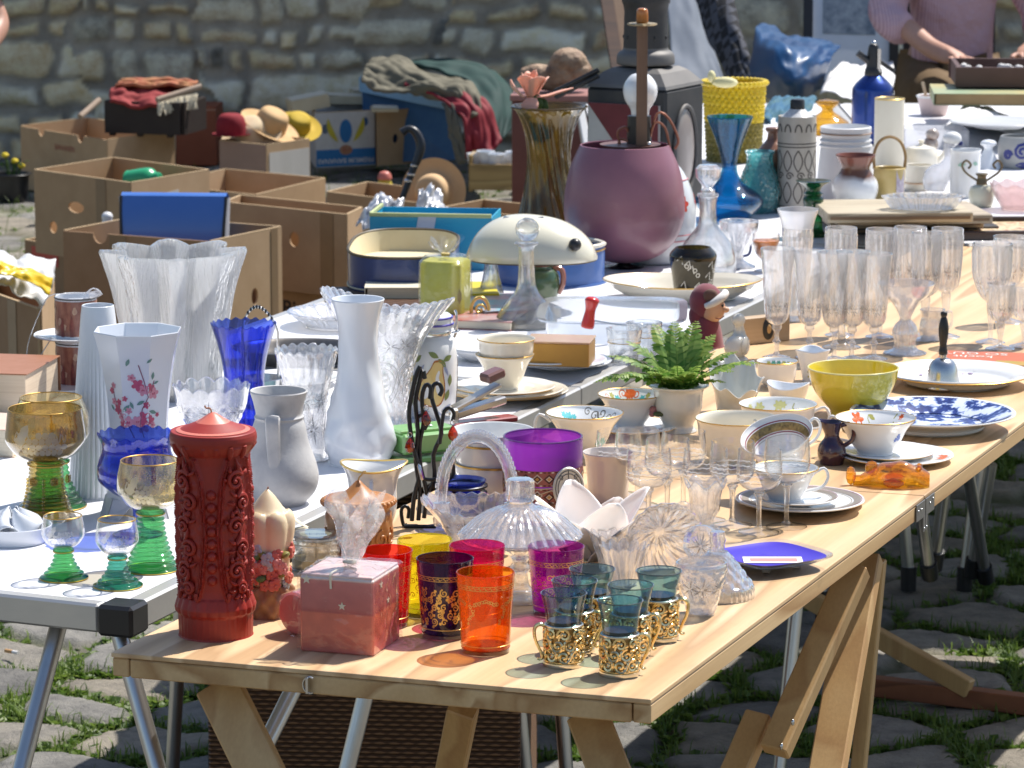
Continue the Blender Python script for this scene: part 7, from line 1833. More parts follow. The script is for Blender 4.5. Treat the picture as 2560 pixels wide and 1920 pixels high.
def doll():
 t=T('figurine','figurine with a maroon cap and white fur brim peering over the fern','figurine',1766,866);t.s*=.9;k=t.s
 mr=pm('maroon_felt',(.20,.035,.05),.8,vs=30,sheen=.3);sk=pm('painted_wood_face',(.62,.38,.24),.45,vs=14,col2=(.55,.30,.19))
 t.lathe('gown',[(0,0),(46,0),(48,6),(40,50),(26,82),(0,88)],mr)
 hd=t.add('head',MB().ball(t.v((16,-10,106)),38*k,22,sx=.92,sy=.92,sz=1.08),sk)
 t.add('nose',MB().ball(t.v((50,-26,104)),9*k,10,sx=1.3),sk,parent=hd);t.add('eye',MB().ball(t.v((42,-34,116)),4*k,8),BLACKP,parent=hd);t.add('mouth',MB().tube([t.v((46,-32,88)),t.v((36,-42,82)),t.v((22,-44,84))],1.6*k,6),pm('dark_mouth',(.2,.05,.04),.5),parent=hd)
 cp=t.add('cap',MB().ball(t.v((-2,4,122)),47*k,24,sx=1.0,sy=.96,sz=1.08).ball(t.v((-24,4,84)),26*k,14,sz=1.5),mr)
 t.add('brim',MB().tube([t.v(p)for p in((-6,-46,116),(12,-52,124),(36,-42,138),(50,-14,146),(48,14,146))],[8*k,10*k,12*k,11*k,8*k],10),pm('white_felt',(.75,.73,.70),.8,vs=40),parent=cp)
 t.add('ear_flap',MB().ball(t.v((8,-38,144)),19*k,12,sx=1.1,sy=.6),pm('brown_felt',(.14,.07,.05),.8),parent=cp)
doll()
def duck(name,label,cat,px,py,s_=1.0,m=PORC,z=TZ,rz=0):
 t=T(name,label,cat,px,py,z=z,rz=rz);k=t.s*s_
 t.add('body',MB().tube([(-34*k,0,30*k),(-20*k,0,30*k),(4*k,0,36*k),(24*k,0,50*k),(26*k,0,74*k),(20*k,0,94*k),(20*k,0,106*k)],[4*k,24*k,30*k,24*k,13*k,12*k,6*k],16),m)
 t.add('head',MB().ball((20*k,0,100*k),17*k,14,sx=1.15),m);t.add('beak',MB().ball((40*k,0,97*k),7*k,8,sx=1.6,sz=.6),m)
 t.add('wing',MB().ball((-2*k,-25*k,40*k),24*k,12,sx=1.2,sy=.35),m);t.add('base',MB().lathe([(0,0),(30*k,0),(31*k,5*k),(22*k,12*k),(0,12*k)],24),m);return t
duck('figurine','cream porcelain duck figurine behind the fern and the shell bowl','figurine',1840,902,1.0,CREAM,rz=70)
t=T('crystal_compote','crystal goblet bowl on a star cut foot beside the glass of orange drink','compote',1846,668);t.lathe('body',[(0,0),(38,0),(40,4),(16,16),(12,34),(30,56),(46,90),(50,112)],CRYS,t=3.5,seg=60,rf=flut(14,.09,30,90),ang=14)
t=T('drinking_glass','stemmed glass half filled with orange drink left of the frosted collar vase','glass',1914,678);t.lathe('bowl',[(0,24),(10,26),(26,44),(33,70),(34,92)],CLEAR,t=1.8);t.lathe('drink',[(0,27),(9,28),(24,45),(31,68),(31.5,76),(0,76)],pm('orange_drink',(.62,.19,.03),.1,coat=.3,vs=8));t.lathe('foot',[(0,0),(26,0),(27,2),(8,8),(7,24),(0,26)],CLEARH)
t=plain_pot('creamer','tiny white creamer with a dark handle line beside the crystal compote','creamer',1832,652,[(0,0),(20,0),(26,14),(24,30),(28,44)],PORC,3);t.handle('handle',[(22,36),(44,40),(42,16),(24,10)],3.5,pm('dark_blue_line',(.02,.03,.12),.3),ang=10)
t=T('crystal_jar','small thick crystal jar in front of the blue glass vase','jar',1770,486);t.lathe('body',[(0,0),(32,0),(36,4),(38,52)],CRYS,t=7,seg=48,rf=flut(12,.05))
# ================================================================ back tables
def lantern():
 t=T('railway_lantern','old black railway lantern with a red and white plate and a tall chimney','lantern',1612,512,rz=-28);k=t.s
 dk=pm('dusty_black_iron',(.026,.029,.034),.55,metal=.4,col2=(.075,.07,.066),vs=14,bs=120,bst=.2);ds=pm('dusty_grey_iron',(.13,.125,.12),.6,metal=.3,col2=(.19,.18,.17),vs=12)
 A,H=218,300
 t.add('body',MB().box((0,0,H/2*k),(A*k,A*k,H*k),bev=.006),dk)
 c=[(A/2,H),(A/2-4,H+8),(A/2-30,H+36),(62,H+46)]
 mb=MB();n=4;vs=[]
 for r,z in c:
  for i in range(4):a=PI/4+PI/2*i;vs.append((r*1.414*math.cos(a)*k,r*1.414*math.sin(a)*k,z*k))
 mb.add(vs,[(j*4+i,j*4+(i+1)%4,(j+1)*4+(i+1)%4,(j+1)*4+i)for j in range(3)for i in range(4)]+[(12,13,14,15)]);t.add('shoulder',mb,ds,smooth=False)
 t.lathe('collar',[(62,H+40),(72,H+44),(70,H+66),(58,H+76),(56,H+82)],ds)
 t.lathe('chimney',[(55,H+78),(56,H+80),(54,H+170),(60,H+190),(60,H+206),(60,H+206),(64,H+208),(64,H+212),(60,H+214),(60,H+232),(62,H+236),(58,H+242),(0,H+246)],dk,n=2)
 t.lathe('cap_top',[(0,H+247),(59,H+243.5)],ds,n=1)
 for i in range(9):
  a=2*PI*i/9;t.add('vent_hole',MB().ball(((55.5*math.cos(a))*k,55.5*math.sin(a)*k,(H+120)*k),5*k,8,sy=.6,sx=.6),BLACKP)
 pl=t.add('signal_plate',MB().box((-4*k,(-A/2-2)*k,134*k),(196*k,3*k,256*k)),pm('dirty_white_enamel',(.50,.49,.46),.5,vs=14,col2=(.42,.40,.37)),smooth=False)
 t.add('red_triangle',MB().prism([(-100*k,128*k),(94*k,128*k),(94*k,-120*k)][::-1],0,2*k,plane_M((-4*k,(-A/2-4)*k,134*k),(1,0,0),(0,0,1))),pm('dull_red_enamel',(.15,.018,.024),.5,vs=20,col2=(.10,.012,.015)),smooth=False,parent=pl)
 M=plane_M(((A/2+1)*k,0,142*k),(0,.72,0),(0,0,1.0))
 ln=t.add('lens_ring',MB().tube([((A/2+3)*k,62*math.cos(a)*k,(146+108*math.sin(a))*k)for a in[R(12*i)for i in range(30)]],5*k,8,True,n=1),ds)
 t.add('lens',MB().ball(((A/2-2)*k,0,146*k),58*k,24,sx=.18,sy=1,sz=1.8),pm('dusty_lens',(.26,.22,.21),.3,coat=.3,col2=(.33,.30,.28),vs=9),parent=ln)
 for dz in(0,14):t.add('side_handle',MB().beam((-70*k,-120*k,(H+30+dz)*k),(-176*k,-150*k,(H-26+dz)*k),.007,.012),dk)
lantern()
def weave_basket():
 t=T('wicker_basket','yellow plastic wicker basket with an olive lower half on the back table','basket',1834,402);k=t.s
 ye=pm('yellow_plastic_weave',(.68,.50,.02),.35,vs=30,col2=(.58,.40,.015));ol=pm('olive_weave',(.16,.13,.02),.45,col2=(.26,.20,.03),vs=50)
 def wv(th,r,h):return r*(1+.05*math.cos(28*th+PI*(int(h/10)%2))+.015*math.sin(h*.628)),h
 q=[(66,0)]+[(66+11*i/48,4*i)for i in range(1,25)];q2=[(66+11*i/48,4*i)for i in range(24,48)]
 t.lathe('lower_wall',[(0,0)]+q,ol,n=1,seg=204,rf=wv);t.lathe('upper_wall',q2,ye,n=1,seg=204,rf=wv);t.lathe('inner_wall',[(0,6),(60,6),(70,186)],ye,n=1)
 mb=MB()
 for i in range(40):
  a=2*PI*i/40;mb.ball(t.v((78*math.cos(a),78*math.sin(a),190)),10*k,8,sx=.9,sz=.8)
 t.add('braided_rim',mb,ye);return t
wbk=weave_basket()
t=T('bird_ornament','small pale yellow toy bird perched on the yellow basket rim','ornament',at=P(1812,216,wbk.top(200)),rz=165);k=t.s;ym=pm('pale_yellow_felt',(.72,.66,.36),.7,vs=40)
t.add('body',MB().ball((0,0,10*k),20*k,12,sx=1.7,sy=.8,sz=.7),ym);t.add('head',MB().ball((34*k,0,24*k),12*k,10,sx=.9,sz=1.3),ym)
t=T('glass_vase','tall cobalt turquoise glass vase with a flared trumpet neck','vase',1822,548);TB=glass('azure_glass',t4((.008,.22,.52),3),ior=1.5,refr=.15,bscale=12,bst=.15)
t.lathe('body',[(0,0),(50,0),(60,10),(84,36),(80,58),(40,86),(22,110),(20,140),(34,190),(58,248)],TB,t=4,seg=52)
t=T('crackle_vase','turquoise crackle glass vase beside the cobalt vase','vase',1898,530);t.lathe('body',[(0,0),(40,0),(52,20),(57,50),(46,90),(34,120),(34,140),(38,146)],glass('crackle_turquoise',t4((.10,.50,.52)),refr=.4,bscale=130,bst=1.0,bd=.004,kind='cut',milk=.45,milkcol=(.22,.72,.75),rough=.06,gloss=2),t=5,seg=52)
t=T('stoneware_bottle','copper brown stoneware bottle behind the turquoise vase','bottle',1930,522);t.lathe('body',[(0,0),(32,0),(35,4),(36,130),(30,152),(16,168),(13,184),(18,190),(17,198),(0,198)],pm('copper_brown_glaze',(.34,.17,.11),.25,coat=.4,col2=(.24,.12,.085),vs=14),seg=40)
def patt_bottle():
 t=T('ceramic_bottle','grey ceramic bottle with a dark relief pattern and a black stopper','bottle',1990,530);k=t.s
 pr=[(0,0),(46,0),(48,5),(48,216),(44,228),(24,244),(18,250)]
 t.lathe('body',pr,pm('grey_taupe_glaze',(.42,.39,.34),.35,vs=20,col2=(.36,.33,.28)),seg=48,n=2)
 t.lathe('shoulder',[(44.6,229),(24.6,245),(19,251)],pm('sparkly_white',(.7,.7,.7),.3,vs=200,col2=(.4,.4,.4)),n=1)
 t.lathe('stopper',[(0,250),(18,250),(18,270),(15,274),(0,276)],BLACKP,n=1);rf=lambda h:48.;mb=MB();W=2*PI*48
 n=11
 for i in range(n):
  u=i*W/n
  for hh,fl in((198,1),):strokes(t,mb,rf,[[(u+8*math.cos(a),hh+18*math.sin(a))for a in[R(20*q)for q in range(10)]]],3.6,FT,.8,48)
  for hh in(128,52):strokes(t,mb,rf,[[(u+11*math.sin(PI*f)*(1 if s_ else-1),hh-26+52*f)for f in[q/8 for q in range(9)]]for s_ in(0,1)],2.8,FT,.8,48)
  for hh in(92,):strokes(t,mb,rf,[[(u+6+x,hh+y)for x,y in spiral(10,1.4,0,1)]],3.0,FT,.8,48)
 for h in(170,162,18):strokes(t,mb,rf,[[(W*i/40,h)for i in range(41)]],2.4,FT,.8,48)
 t.add('relief_pattern',mb,pm('dark_brown_relief',(.06,.05,.045),.5),smooth=False)
patt_bottle()
t=T('glass_candlestick','dark green glass candlestick behind the frosted collar vase','candlestick',2032,590);t.lathe('body',[(0,0),(36,0),(38,4),(26,14),(22,60),(26,90),(20,98),(25,104),(18,110),(24,122),(40,132),(41,136),(0,136)],glass('bottle_green',t4((.01,.10,.03),2),refr=.3),seg=40)
t=T('plastic_canister','white lidded plastic canister behind the brown drip glazed vase','canister',2112,494);wp=pm('white_plastic',(.74,.74,.74),.35,vs=10)
t.lathe('body',[(0,0),(70,0),(74,4),(62,130),(58,150)],wp);t.lathe('lid',[(0,150),(62,150),(64,172),(60,174),(57,160),(0,160)],wp,n=1);t.ring('brown_line',64,158,1.6,pm('brown_line',(.3,.16,.08),.5));t.ring('rim',63,140,2.5,wp);t.ring('rim',64,128,2.5,wp)
def drip():
 t=T('drip_vase','small vase with brown drip glaze over blue grey','vase',2137,514);k=t.s
 m=stripes('drip_glaze',(.38,.19,.12),[(.020,(.62,.64,.62),.008),(.050,(.68,.70,.72),.012),(.078,(.14,.065,.04),.006),(.104,(.20,.07,.045),.006)],noise_amt=.03,rough=.15)
 t.lathe('body',[(0,0),(40,0),(46,6),(57,36),(55,60),(38,84),(36,96),(50,122)],m,t=4,seg=52)
drip()
AMG=glass('honey_amber_glass',t4((.75,.34,.01),3),refr=.35,bscale=40,bst=.5,kind='cut',milk=.2,milkcol=(.85,.45,.02))
t=T('amber_jar','amber glass lidded jar in front of the blue bag','jar',2068,334);t.lathe('body',[(0,0),(46,0),(54,8),(54,26),(30,44),(16,54),(16,62),(27,70),(26,80),(0,84)],AMG,seg=24)
def siphon():
 t=T('soda_siphon','blue metal soda siphon with a black head','siphon',2180,352);k=t.s;bm=pm('anodised_blue',(.012,.05,.27),.25,metal=.7,coat=.5,vs=40,stretch=(1,1,.05),col2=(.01,.04,.22))
 t.lathe('body',[(0,0),(50,0),(52,4),(52,112),(47,134),(30,152),(20,160)],bm,seg=52)
 t.lathe('head',[(17,158),(22,160),(21,172),(18,180),(16,200),(13,226),(9,234),(0,236)],BLACKP,seg=28)
 t.add('spout',MB().tube([t.v((-8,-4,190)),t.v((-40,-8,214))],[8*k,8.5*k],12,n=1),BLACKP);t.add('lever',MB().beam(t.v((10,0,196)),t.v((54,0,168)),.010,.007),BLACKP);t.add('chrome_strip',MB().box(t.v((13,-15,196)),(8*k,3*k,58*k),Matrix.Identity(4)),SILVER);t.add('button',MB().ball(t.v((0,0,236)),8*k,10),SILVER)
siphon()
t=plain_pot('vase','straight cream cylinder vase with a gold rim right of the siphon','vase',2221,436,[(0,0),(35,0),(37,3),(37,184)],pm('cream_satin',(.70,.65,.53),.4,vs=10,col2=(.66,.60,.48)),3,n=1);t.ring('gold_rim',36,184,2,GOLDL)
def handle_mug():
 t=T('basket_mug','ochre and white cup with a tall hooped handle','cup',2222,506);k=t.s
 t.lathe('body',[(0,0),(36,0),(38,3),(40,84)],pm('ochre_glaze',(.52,.38,.12),.3,vs=16,col2=(.62,.50,.24)),t=4,n=1);fm=MB();rf=lambda h:39.5;patch(t,fm,rf,26,42,[(16,-40),(16,40),(-12,40),(-12,-40)],FT,.8,39);t.add('floral_panel',fm,pm('floral_white',(.7,.66,.68),.4,col2=(.35,.25,.38),vs=160),smooth=False)
 t.tube('hoop_handle',[(-38,0,82),(-39,0,118),(-26,0,148),(0,0,160),(26,0,148),(39,0,118),(38,0,82)],4,pm('cane_wrap',(.36,.22,.08),.5))
handle_mug()
def boards():
 t0=None
 for i,(x0,x1,y,z,h,m_,lb)in enumerate(((2090,2482,588,0,.014,pm('board_shade_slab',(.035,.028,.025),.5),'black slab painted in for the shade under the stack on the back table edge'),(2068,2452,572,.0145,.017,wood('grey_oak_board',(.42,.34,.24),(.34,.27,.18),1.5,.6,0),'brownish wooden board, second lowest in the stack under the crystal dish'),(2078,2466,565,.032,.018,wood('taupe_board',(.48,.41,.31),(.42,.35,.26),1.5,.6,0),'taupe wooden board, second highest in the stack under the crystal dish'),(2060,2424,558,.0505,.019,wood('pale_board',(.54,.47,.34),(.47,.40,.28),1.5,.6,0),'pale wooden board on top of the stack under the crystal dish'))):  # lowest slab is black to paint the shadow beneath the boards
  a,b=P(x0,y,TZ+z),P(x1,y-6+3*(i%2),TZ+z);d=b-a;L=d.length
  t=T('board',lb,'board',at=(a+b)/2+Vector((0,.11,0)),rz=math.degrees(math.atan2(d.y,d.x)),group='boards stacked on the back table');t.add('slab',MB().box((0,0,h/2),(L,.22,h),bev=.0015),m_,smooth=False);
  t.add('edge_strip',MB().box((0,-.1112,h/2),(L*.96,.002,h*.35),bev=.0004),pm('dark_strip',(.20,.13,.075),.6),smooth=False)
boards()
t=T('crystal_dish','long shallow crystal dish on top of the wooden boards','dish',2308,522,z=TZ+.0702);t.lathe('body',[(0,0),(70,0),(80,4),(98,26),(102,30)],CRYS,t=5,seg=90,rf=lambda th,r,h:(r*(1-.4*abs(math.sin(th))+.035*math.cos(22*th)),h),ang=10)
def tray2():
 t=T('patterned_tray','tray with an orange and brown tapestry picture behind the goblets','tray',at=P(2490,598)+Vector((0,.10,0)),rz=2);m,tr,b=newmat('tapestry');co=coords(tr,(1,1,1));v=N(tr,'ShaderNodeTexNoise',Scale=26.0,Detail=5.0,Distortion=1.5);tr.links.new(co,v.inputs['Vector'])
 tr.links.new(ramp(tr,v.outputs[0],[(.3,(.10,.04,.03)),(.42,(.55,.40,.22)),(.52,(.68,.55,.36)),(.6,(.40,.14,.07)),(.72,(.20,.17,.10))]),b.inputs[0]);b.inputs['Roughness'].default_value=.5
 t.add('picture',MB().box((0,0,.006),(.25,.20,.006)),m,smooth=False);f=MB()
 for sx,sy,dx,dy in((0,-1,.28,.014),(0,1,.28,.014),(-1,0,.014,.206),(1,0,.014,.206)):f.box((sx*.133,sy*.11,.009),(dx,dy,.018),bev=.002)
 t.add('frame',f,pm('black_red_lacquer',(.03,.012,.01),.3))
tray2()
def bird():
 t=T('glass_figurine','clear glass swan figurine with a white head among the white porcelain','figurine',2362,486);k=t.s
 t.add('body',MB().tube([t.v(p)for p in((-26,0,10),(-22,0,40),(0,0,60),(10,0,88),(6,0,112),(14,0,130))],[26*k,34*k,24*k,13*k,12*k,16*k],16),glass('grey_glass',(.86,.87,.9),refr=.4,milk=.35,milkcol=(.7,.71,.74)))
 t.add('head',MB().ball(t.v((16,0,136)),20*k,14,sx=1.2,sz=.9),PORC);t.add('beak',MB().ball(t.v((36,-4,124)),7*k,8),pm('navy_beak',(.02,.03,.14),.3));t.add('tail',MB().ball(t.v((34,0,40)),18*k,10,sx=1.3,sy=.4),PORCW)
bird()
def curl_vase():
 t=T('perfume_bottle','round cream bottle with curled metal handles','bottle',2453,516);k=t.s;mt=pm('aged_brass',(.18,.14,.08),.35,metal=.8)
 t.lathe('body',[(0,0),(24,0),(30,10),(32,30),(26,48),(13,54)],pm('cream_opal',(.68,.66,.50),.2,coat=.4,vs=8));t.lathe('collar',[(13,52),(14,56),(11,72),(16,80),(0,82)],mt)
 for s_ in(-1,1):t.tube('curl',[(s_*(10),0,62),(s_*26,0,72),(s_*42,0,84),(s_*50,0,100),(s_*40,0,112),(s_*28,0,102),(s_*34,0,92)],3,mt)
curl_vase()
t=plain_pot('vase','white cylinder vase with faint green decoration behind the curled handle bottle','vase',2412,492,[(0,0),(36,0),(38,4),(37,100),(40,114)],PORC,3);t.add('green_decoration',(lambda mb:(patch(t,mb,lambda h:38.,-14,82,leaf_pts(22,5,.2),FT,.8,38.),patch(t,mb,lambda h:38.,22,84,leaf_pts(16,5,-.2),FT,.8,38.),mb)[2])(MB()),pm('faint_green',(.36,.58,.46),.4),smooth=False)
t=plain_pot('bowl','white bowl with an orange band in front of the cream teapot','bowl',2296,474,[(0,0),(30,0),(33,4),(36,60)],CREAM,3);t.ring('orange_band',34.5,18,4,pm('peach_band',(.68,.40,.22),.4),flat=.4)
def teapot():
 t=T('teapot','small cream teapot with a lid and spout behind the white bowl','teapot',2302,428);k=t.s;t.lathe('body',[(0,0),(34,0),(40,14),(42,40),(36,58)],CREAM);t.lathe('lid',[(0,74),(9,76),(6,66),(34,58),(36,56)][::-1],CREAM);t.add('spout',MB().tube([t.v((36,0,20)),t.v((56,0,40)),t.v((62,0,58))],[9*k,6*k,5*k],10),CREAM);t.handle('handle',[(38,50),(60,50),(60,20),(40,14)],4,CREAM,ang=180)
teapot()
t=T('bottle','white conical bottle with a stopper behind the curled handle bottle','bottle',2470,420);t.lathe('body',[(0,0),(30,0),(32,4),(12,42),(12,52),(20,58),(16,66),(0,70)],PORCW)
def spiral_pot():
 t=T('stoneware_pot','grey stoneware pot with cobalt blue spirals at the right edge','pot',2546,418);pr=[(0,0),(42,0),(50,10),(52,50),(46,76)];t.lathe('body',pr,pm('grey_salt_glaze',(.36,.36,.35),.3,vs=20),t=4);rf=rfun(pr);mb=MB()
 for u,h,r in((2,42,22),(-34,34,12),(40,36,14)):strokes(t,mb,rf,[[(u+x,h+y)for x,y in spiral(r,1.8)]],7,FT,.8,50)
 patch(t,mb,rf,6,10,leaf_pts(44,8,0),FT,.8,50);t.add('spiral_decoration',mb,pm('cobalt_paint',(.02,.03,.20),.3),smooth=False)
spiral_pot()
t=T('glass_bowl','shallow pink tinted glass bowl at the right edge of the back table','bowl',2548,524);t.lathe('body',[(0,0),(40,0),(46,6),(66,40),(74,62)],glass('pink_tint_glass',(.97,.87,.86),refr=.3,milk=.12,milkcol=(.85,.68,.66)),t=4,seg=60,rf=scal(10,4,30,62,.03))
t=T('plastic_box','low translucent white plastic box holding trinkets behind the cream vase','box',2334,366);k=t.s;t.add('body',MB().box((0,-60*k,24*k),(160*k,3*k,46*k)).box((0,60*k,24*k),(160*k,3*k,46*k)).box((-78*k,0,24*k),(3*k,116*k,46*k)).box((78*k,0,24*k),(3*k,116*k,46*k)).box((0,0,2*k),(154*k,116*k,3*k)),glass('milky_box',(.94,.95,.97),milk=.4),smooth=False)
t=T('figurine','small brown and white glazed animal figurine beside the plastic box','figurine',2326,380);k=t.s;br=pm('brown_white_glaze',(.16,.09,.06),.2,coat=.4,col2=(.66,.60,.54),vs=40);t.add('body',MB().ball((0,0,18*k),22*k,12,sx=.9,sz=1.0),br);t.add('head',MB().ball((4*k,-4*k,44*k),16*k,12,sx=1.1),br)
cloth('wrapping_paper',[[PD(2360,318,9.0),PD(2420,300,9.1),PD(2500,330,9.1),PD(2600,352,9.0)],[PD(2385,290,9.15),PD(2440,276,9.2),PD(2510,306,9.2),PD(2610,330,9.15)],[PD(2410,262,9.35),PD(2470,268,9.35),PD(2530,292,9.35),PD(2620,312,9.3)]],pm('white_tissue',(.78,.77,.76),.6,vs=8),fold=.012,freq=5)
o=bpy.data.objects['wrapping_paper'];o['label']='crumpled white wrapping paper spread on the right end of the back table';o['category']='paper'
def pile(px,py,n,rr,label,h0=0):
 for i in range(n):
  tt=plate('%s, %s'%(label,['lowest of the pile','second from the bottom','third from the bottom','fourth from the bottom','topmost of the pile'][i if i<n-1 else 4]),px,py,rr,12,pm('pale_grey_ware',(.58,.59,.60),.3,vs=8),z=TZ+h0+i*.0125,group='grey white plates piled at the far right',s_=None)
pile(2496,318,5,120,'grey white plate in the far right pile')
t=T('paper_tub','pale pink paper tub with a wooden spoon stick','tub',2334,288);t.lathe('body',[(0,0),(30,0),(32,2),(42,46)],pm('pink_card',(.66,.52,.50),.5,vs=8),t=2.5,n=1);t.ring('rim',42,46,3,pm('white_plastic',(.74,.74,.74),.35));t.add('stick',MB().beam(t.v((-10,0,6)),t.v((-28,10,80)),.008,.004),pm('stick_wood',(.6,.48,.32),.6),smooth=False)
book('book','large green board book lying on the plates at the far right','book',P(2450,262,TZ+.07)+Vector((.1,.1,0)),(.42,.26,.03),-4,pm('sage_green_cover',(.26,.38,.26),.45,col2=(.50,.38,.14),vs=5),page=pm('brown_pages',(.36,.24,.11),.7))
def dark_box():
 t=T('wooden_tray','dark brown wooden tray of white beads under the hand of the person','tray',at=P(2480,215,TZ+.105)+Vector((.12,.1,0)),rz=-3);d=pm('dark_brown_wood',(.10,.045,.035),.5,vs=20)
 t.add('frame',MB().box((0,-.13,.025),(.42,.012,.05)).box((0,.13,.025),(.42,.012,.05)).box((-.2,0,.025),(.012,.247,.05)).box((.2,0,.025),(.012,.247,.05)).box((0,0,.004),(.388,.247,.006)),d,smooth=False)
 b=MB();rg=random.Random(4)
 for i in range(110):b.ball((rg.uniform(-.18,.18),rg.uniform(-.11,.11),.014+rg.uniform(0,.02)),.011,6)
 o=t.add('beads',b,pm('white_bead',(.62,.60,.58),.4));o['kind']='stuff'
dark_box()
cloth('cloth',[[PD(1905,300,9.5),PD(1960,312,9.5),PD(2020,306,9.6)],[PD(1915,268,9.9),PD(1965,258,9.9),PD(2030,270,9.9)],[PD(1930,246,10.3),PD(1985,240,10.3),PD(2040,250,10.3)]],pm('green_blue_cloth',(.03,.10,.10),.8,col2=(.04,.14,.26),vs=9),fold=.02,freq=5)
o=bpy.data.objects['cloth'];o['label']='dark green and blue cloth lying behind the grey patterned bottle';o['category']='cloth'
t=T('cabinet','maroon wooden cabinet under the gnarled root behind the olive vase','cabinet',at=Vector((.125,10.75,0)),rz=-5);k=t.s;mc=pm('maroon_paint',(.17,.055,.045),.4,col2=(.12,.035,.03),vs=10)
t.add('body',MB().box((0,0,.335),(.235,.2,.67),bev=.002),mc,smooth=False);t.add('lid',MB().box((0,0,.68),(.245,.21,.018),bev=.002),pm('sunlit_maroon_paint',(.34,.16,.14),.5,vs=12),smooth=False)  # lid coloured paler than the body to paint its sunlit top
tz_=.689
def root():
 t=T('root_carving','gnarled brown root carving lying on the maroon cabinet','carving',at=Vector((.125,10.75,tz_)));k=t.s
 t.add('body',MB().tube([t.v(p)for p in((-84,0,44),(-50,-4,40),(-10,0,34),(24,0,50),(58,0,44),(74,0,22))],[14*k,30*k,34*k,46*k,42*k,18*k],22),pm('bark_root',(.16,.08,.045),.7,col2=(.50,.36,.24),vs=20,bs=30,bst=.8,bd=.02))
 t.add('burl',MB().ball(t.v((34,-10,70)),40*k,16,sx=1.2),pm('bark_root',(.16,.08,.045),.7))
root()
# ================================================================ cartons and things on the ground in front of the wall
def panel(outline,holes,th):
 cu=bpy.data.curves.new('p','CURVE');cu.dimensions='2D';cu.fill_mode='BOTH';cu.extrude=th/2
 for poly in[outline]+holes:
  sp=cu.splines.new('POLY');sp.points.add(len(poly)-1);sp.use_cyclic_u=True
  for p,(x,y)in zip(sp.points,poly):p.co=(x,y,0,1)
 o=bpy.data.objects.new('p',cu);C.objects.link(o);me=o.to_mesh()
 vs=[tuple(v.co)for v in me.vertices];fs=[tuple(p.vertices)for p in me.polygons]
 o.to_mesh_clear();bpy.data.objects.remove(o);bpy.data.curves.remove(cu);return vs,fs
def circ(x,y,rx,ry=None,n=14):ry=ry or rx;return[(x+rx*math.cos(2*PI*i/n),y+ry*math.sin(2*PI*i/n))for i in range(n)]
def carton(label,L,M,Rr,zt,h,m=CARD,m2=None,holes=((),()),notch=((),()),flap=0,group='cardboard boxes set down on the cobbles',inner=None,floor=True):  # m2 colours the right wall, mostly paler to paint it sunlit
 """open carton from three upper corners measured in the photograph at height zt"""
 a,b,c=P(*L,zt),P(*M,zt),P(*Rr,zt);d=a+c-b
 t=T('cardboard_box',label,'box',at=Vector((b.x,b.y,zt-h)),s_=.001,group=group);o=Vector((b.x,b.y,zt))
 th=.006;sides=[(b,a,holes[0],notch[0],m),(b,c,holes[1],notch[1],m2 or m),(c,d,(),(),m),(a,d,(),(),m)]
 cen=(a+b+c+d)/4;mbs={}
 for i,(p,q,hs,ns,mm)in enumerate(sides):
  dr=(q-p);W=dr.length;dr.normalize();n=Vector((-dr.y,dr.x,0));n=n if(cen-p).dot(n)>0 else-n
  out=[(th*.5,0),(W-th*.5,0),(W-th*.5,h)]
  for f in sorted(ns,reverse=True):out+=[(f*W+.022*math.cos(a_),h-.026*math.sin(a_))for a_ in[R(20*k)for k in range(10)]]
  out.append((th*.5,h))
  vs,fs=panel(out,[circ(fx*W,fy*h,rx,ry)for fx,fy,rx,ry in hs],th)
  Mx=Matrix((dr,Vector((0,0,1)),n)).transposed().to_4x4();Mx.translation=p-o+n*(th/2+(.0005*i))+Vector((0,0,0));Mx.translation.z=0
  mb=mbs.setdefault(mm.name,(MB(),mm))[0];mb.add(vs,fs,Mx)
  if i in(0,1):t.__dict__['side%d'%i]=(Mx,W)
  ed=MB();ed.beam(Mx@Vector((.004,h+.0012,0)),Mx@Vector((W-.004,h+.0012,0)),.0064,.0024,side=n,bev=0)if not ns else None
  if ed.v:t.add('cut_edge',ed,CARDIN,smooth=False)
 for mb,mm in mbs.values():t.add('wall',mb,mm,smooth=False)
 if floor:
  f=MB();q=[p-o for p in(a,b,c,d)];cc=cen-o;f.prism([((p-cc)*.97+cc)[:2]for p in q],.002,.008);t.add('floor',f,m,smooth=False)
 t.cen=cen;t.d=d;t.h=h;t.zt=zt;t.pts=(a,b,c,d);return t
def print_on(t,side,s,size,fx,fy,m,rot=0,name='lettering',bold=False):
 Mx,W=getattr(t,'side%d'%side);sx=1
 outw=-Mx.col[2].to_3d();dr=Mx.col[0].to_3d()
 pos=Mx@Vector((fx*W,fy*t.h,0));pos=Vector(pos)+outw*.0042
 x=dr if dr.cross(Vector((0,0,1))).dot(outw)>0 else-dr
 MM=plane_M(pos,x,(0,0,1))@Matrix.Rotation(R(rot),4,'Z')
 if isinstance(s,str):mb=MB();flat_text(mb,s,size,MM,bold);t.add(name,mb,m,smooth=False)
 return MM
REDP=pm('faded_red_print',(.34,.07,.05),.7);DKP=pm('dark_print',(.05,.035,.025),.7)
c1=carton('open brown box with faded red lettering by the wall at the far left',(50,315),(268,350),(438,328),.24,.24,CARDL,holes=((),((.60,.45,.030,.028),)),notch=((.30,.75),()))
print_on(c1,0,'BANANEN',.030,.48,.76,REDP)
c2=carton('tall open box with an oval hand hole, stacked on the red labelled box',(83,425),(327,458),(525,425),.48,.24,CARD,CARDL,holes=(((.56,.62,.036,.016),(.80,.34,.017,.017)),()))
c2b=carton('lower box with a red label at the far left',(60,600),(330,650),(540,610),.236,.236,CARDD,holes=(((.12,.55,.016,.018),),()))
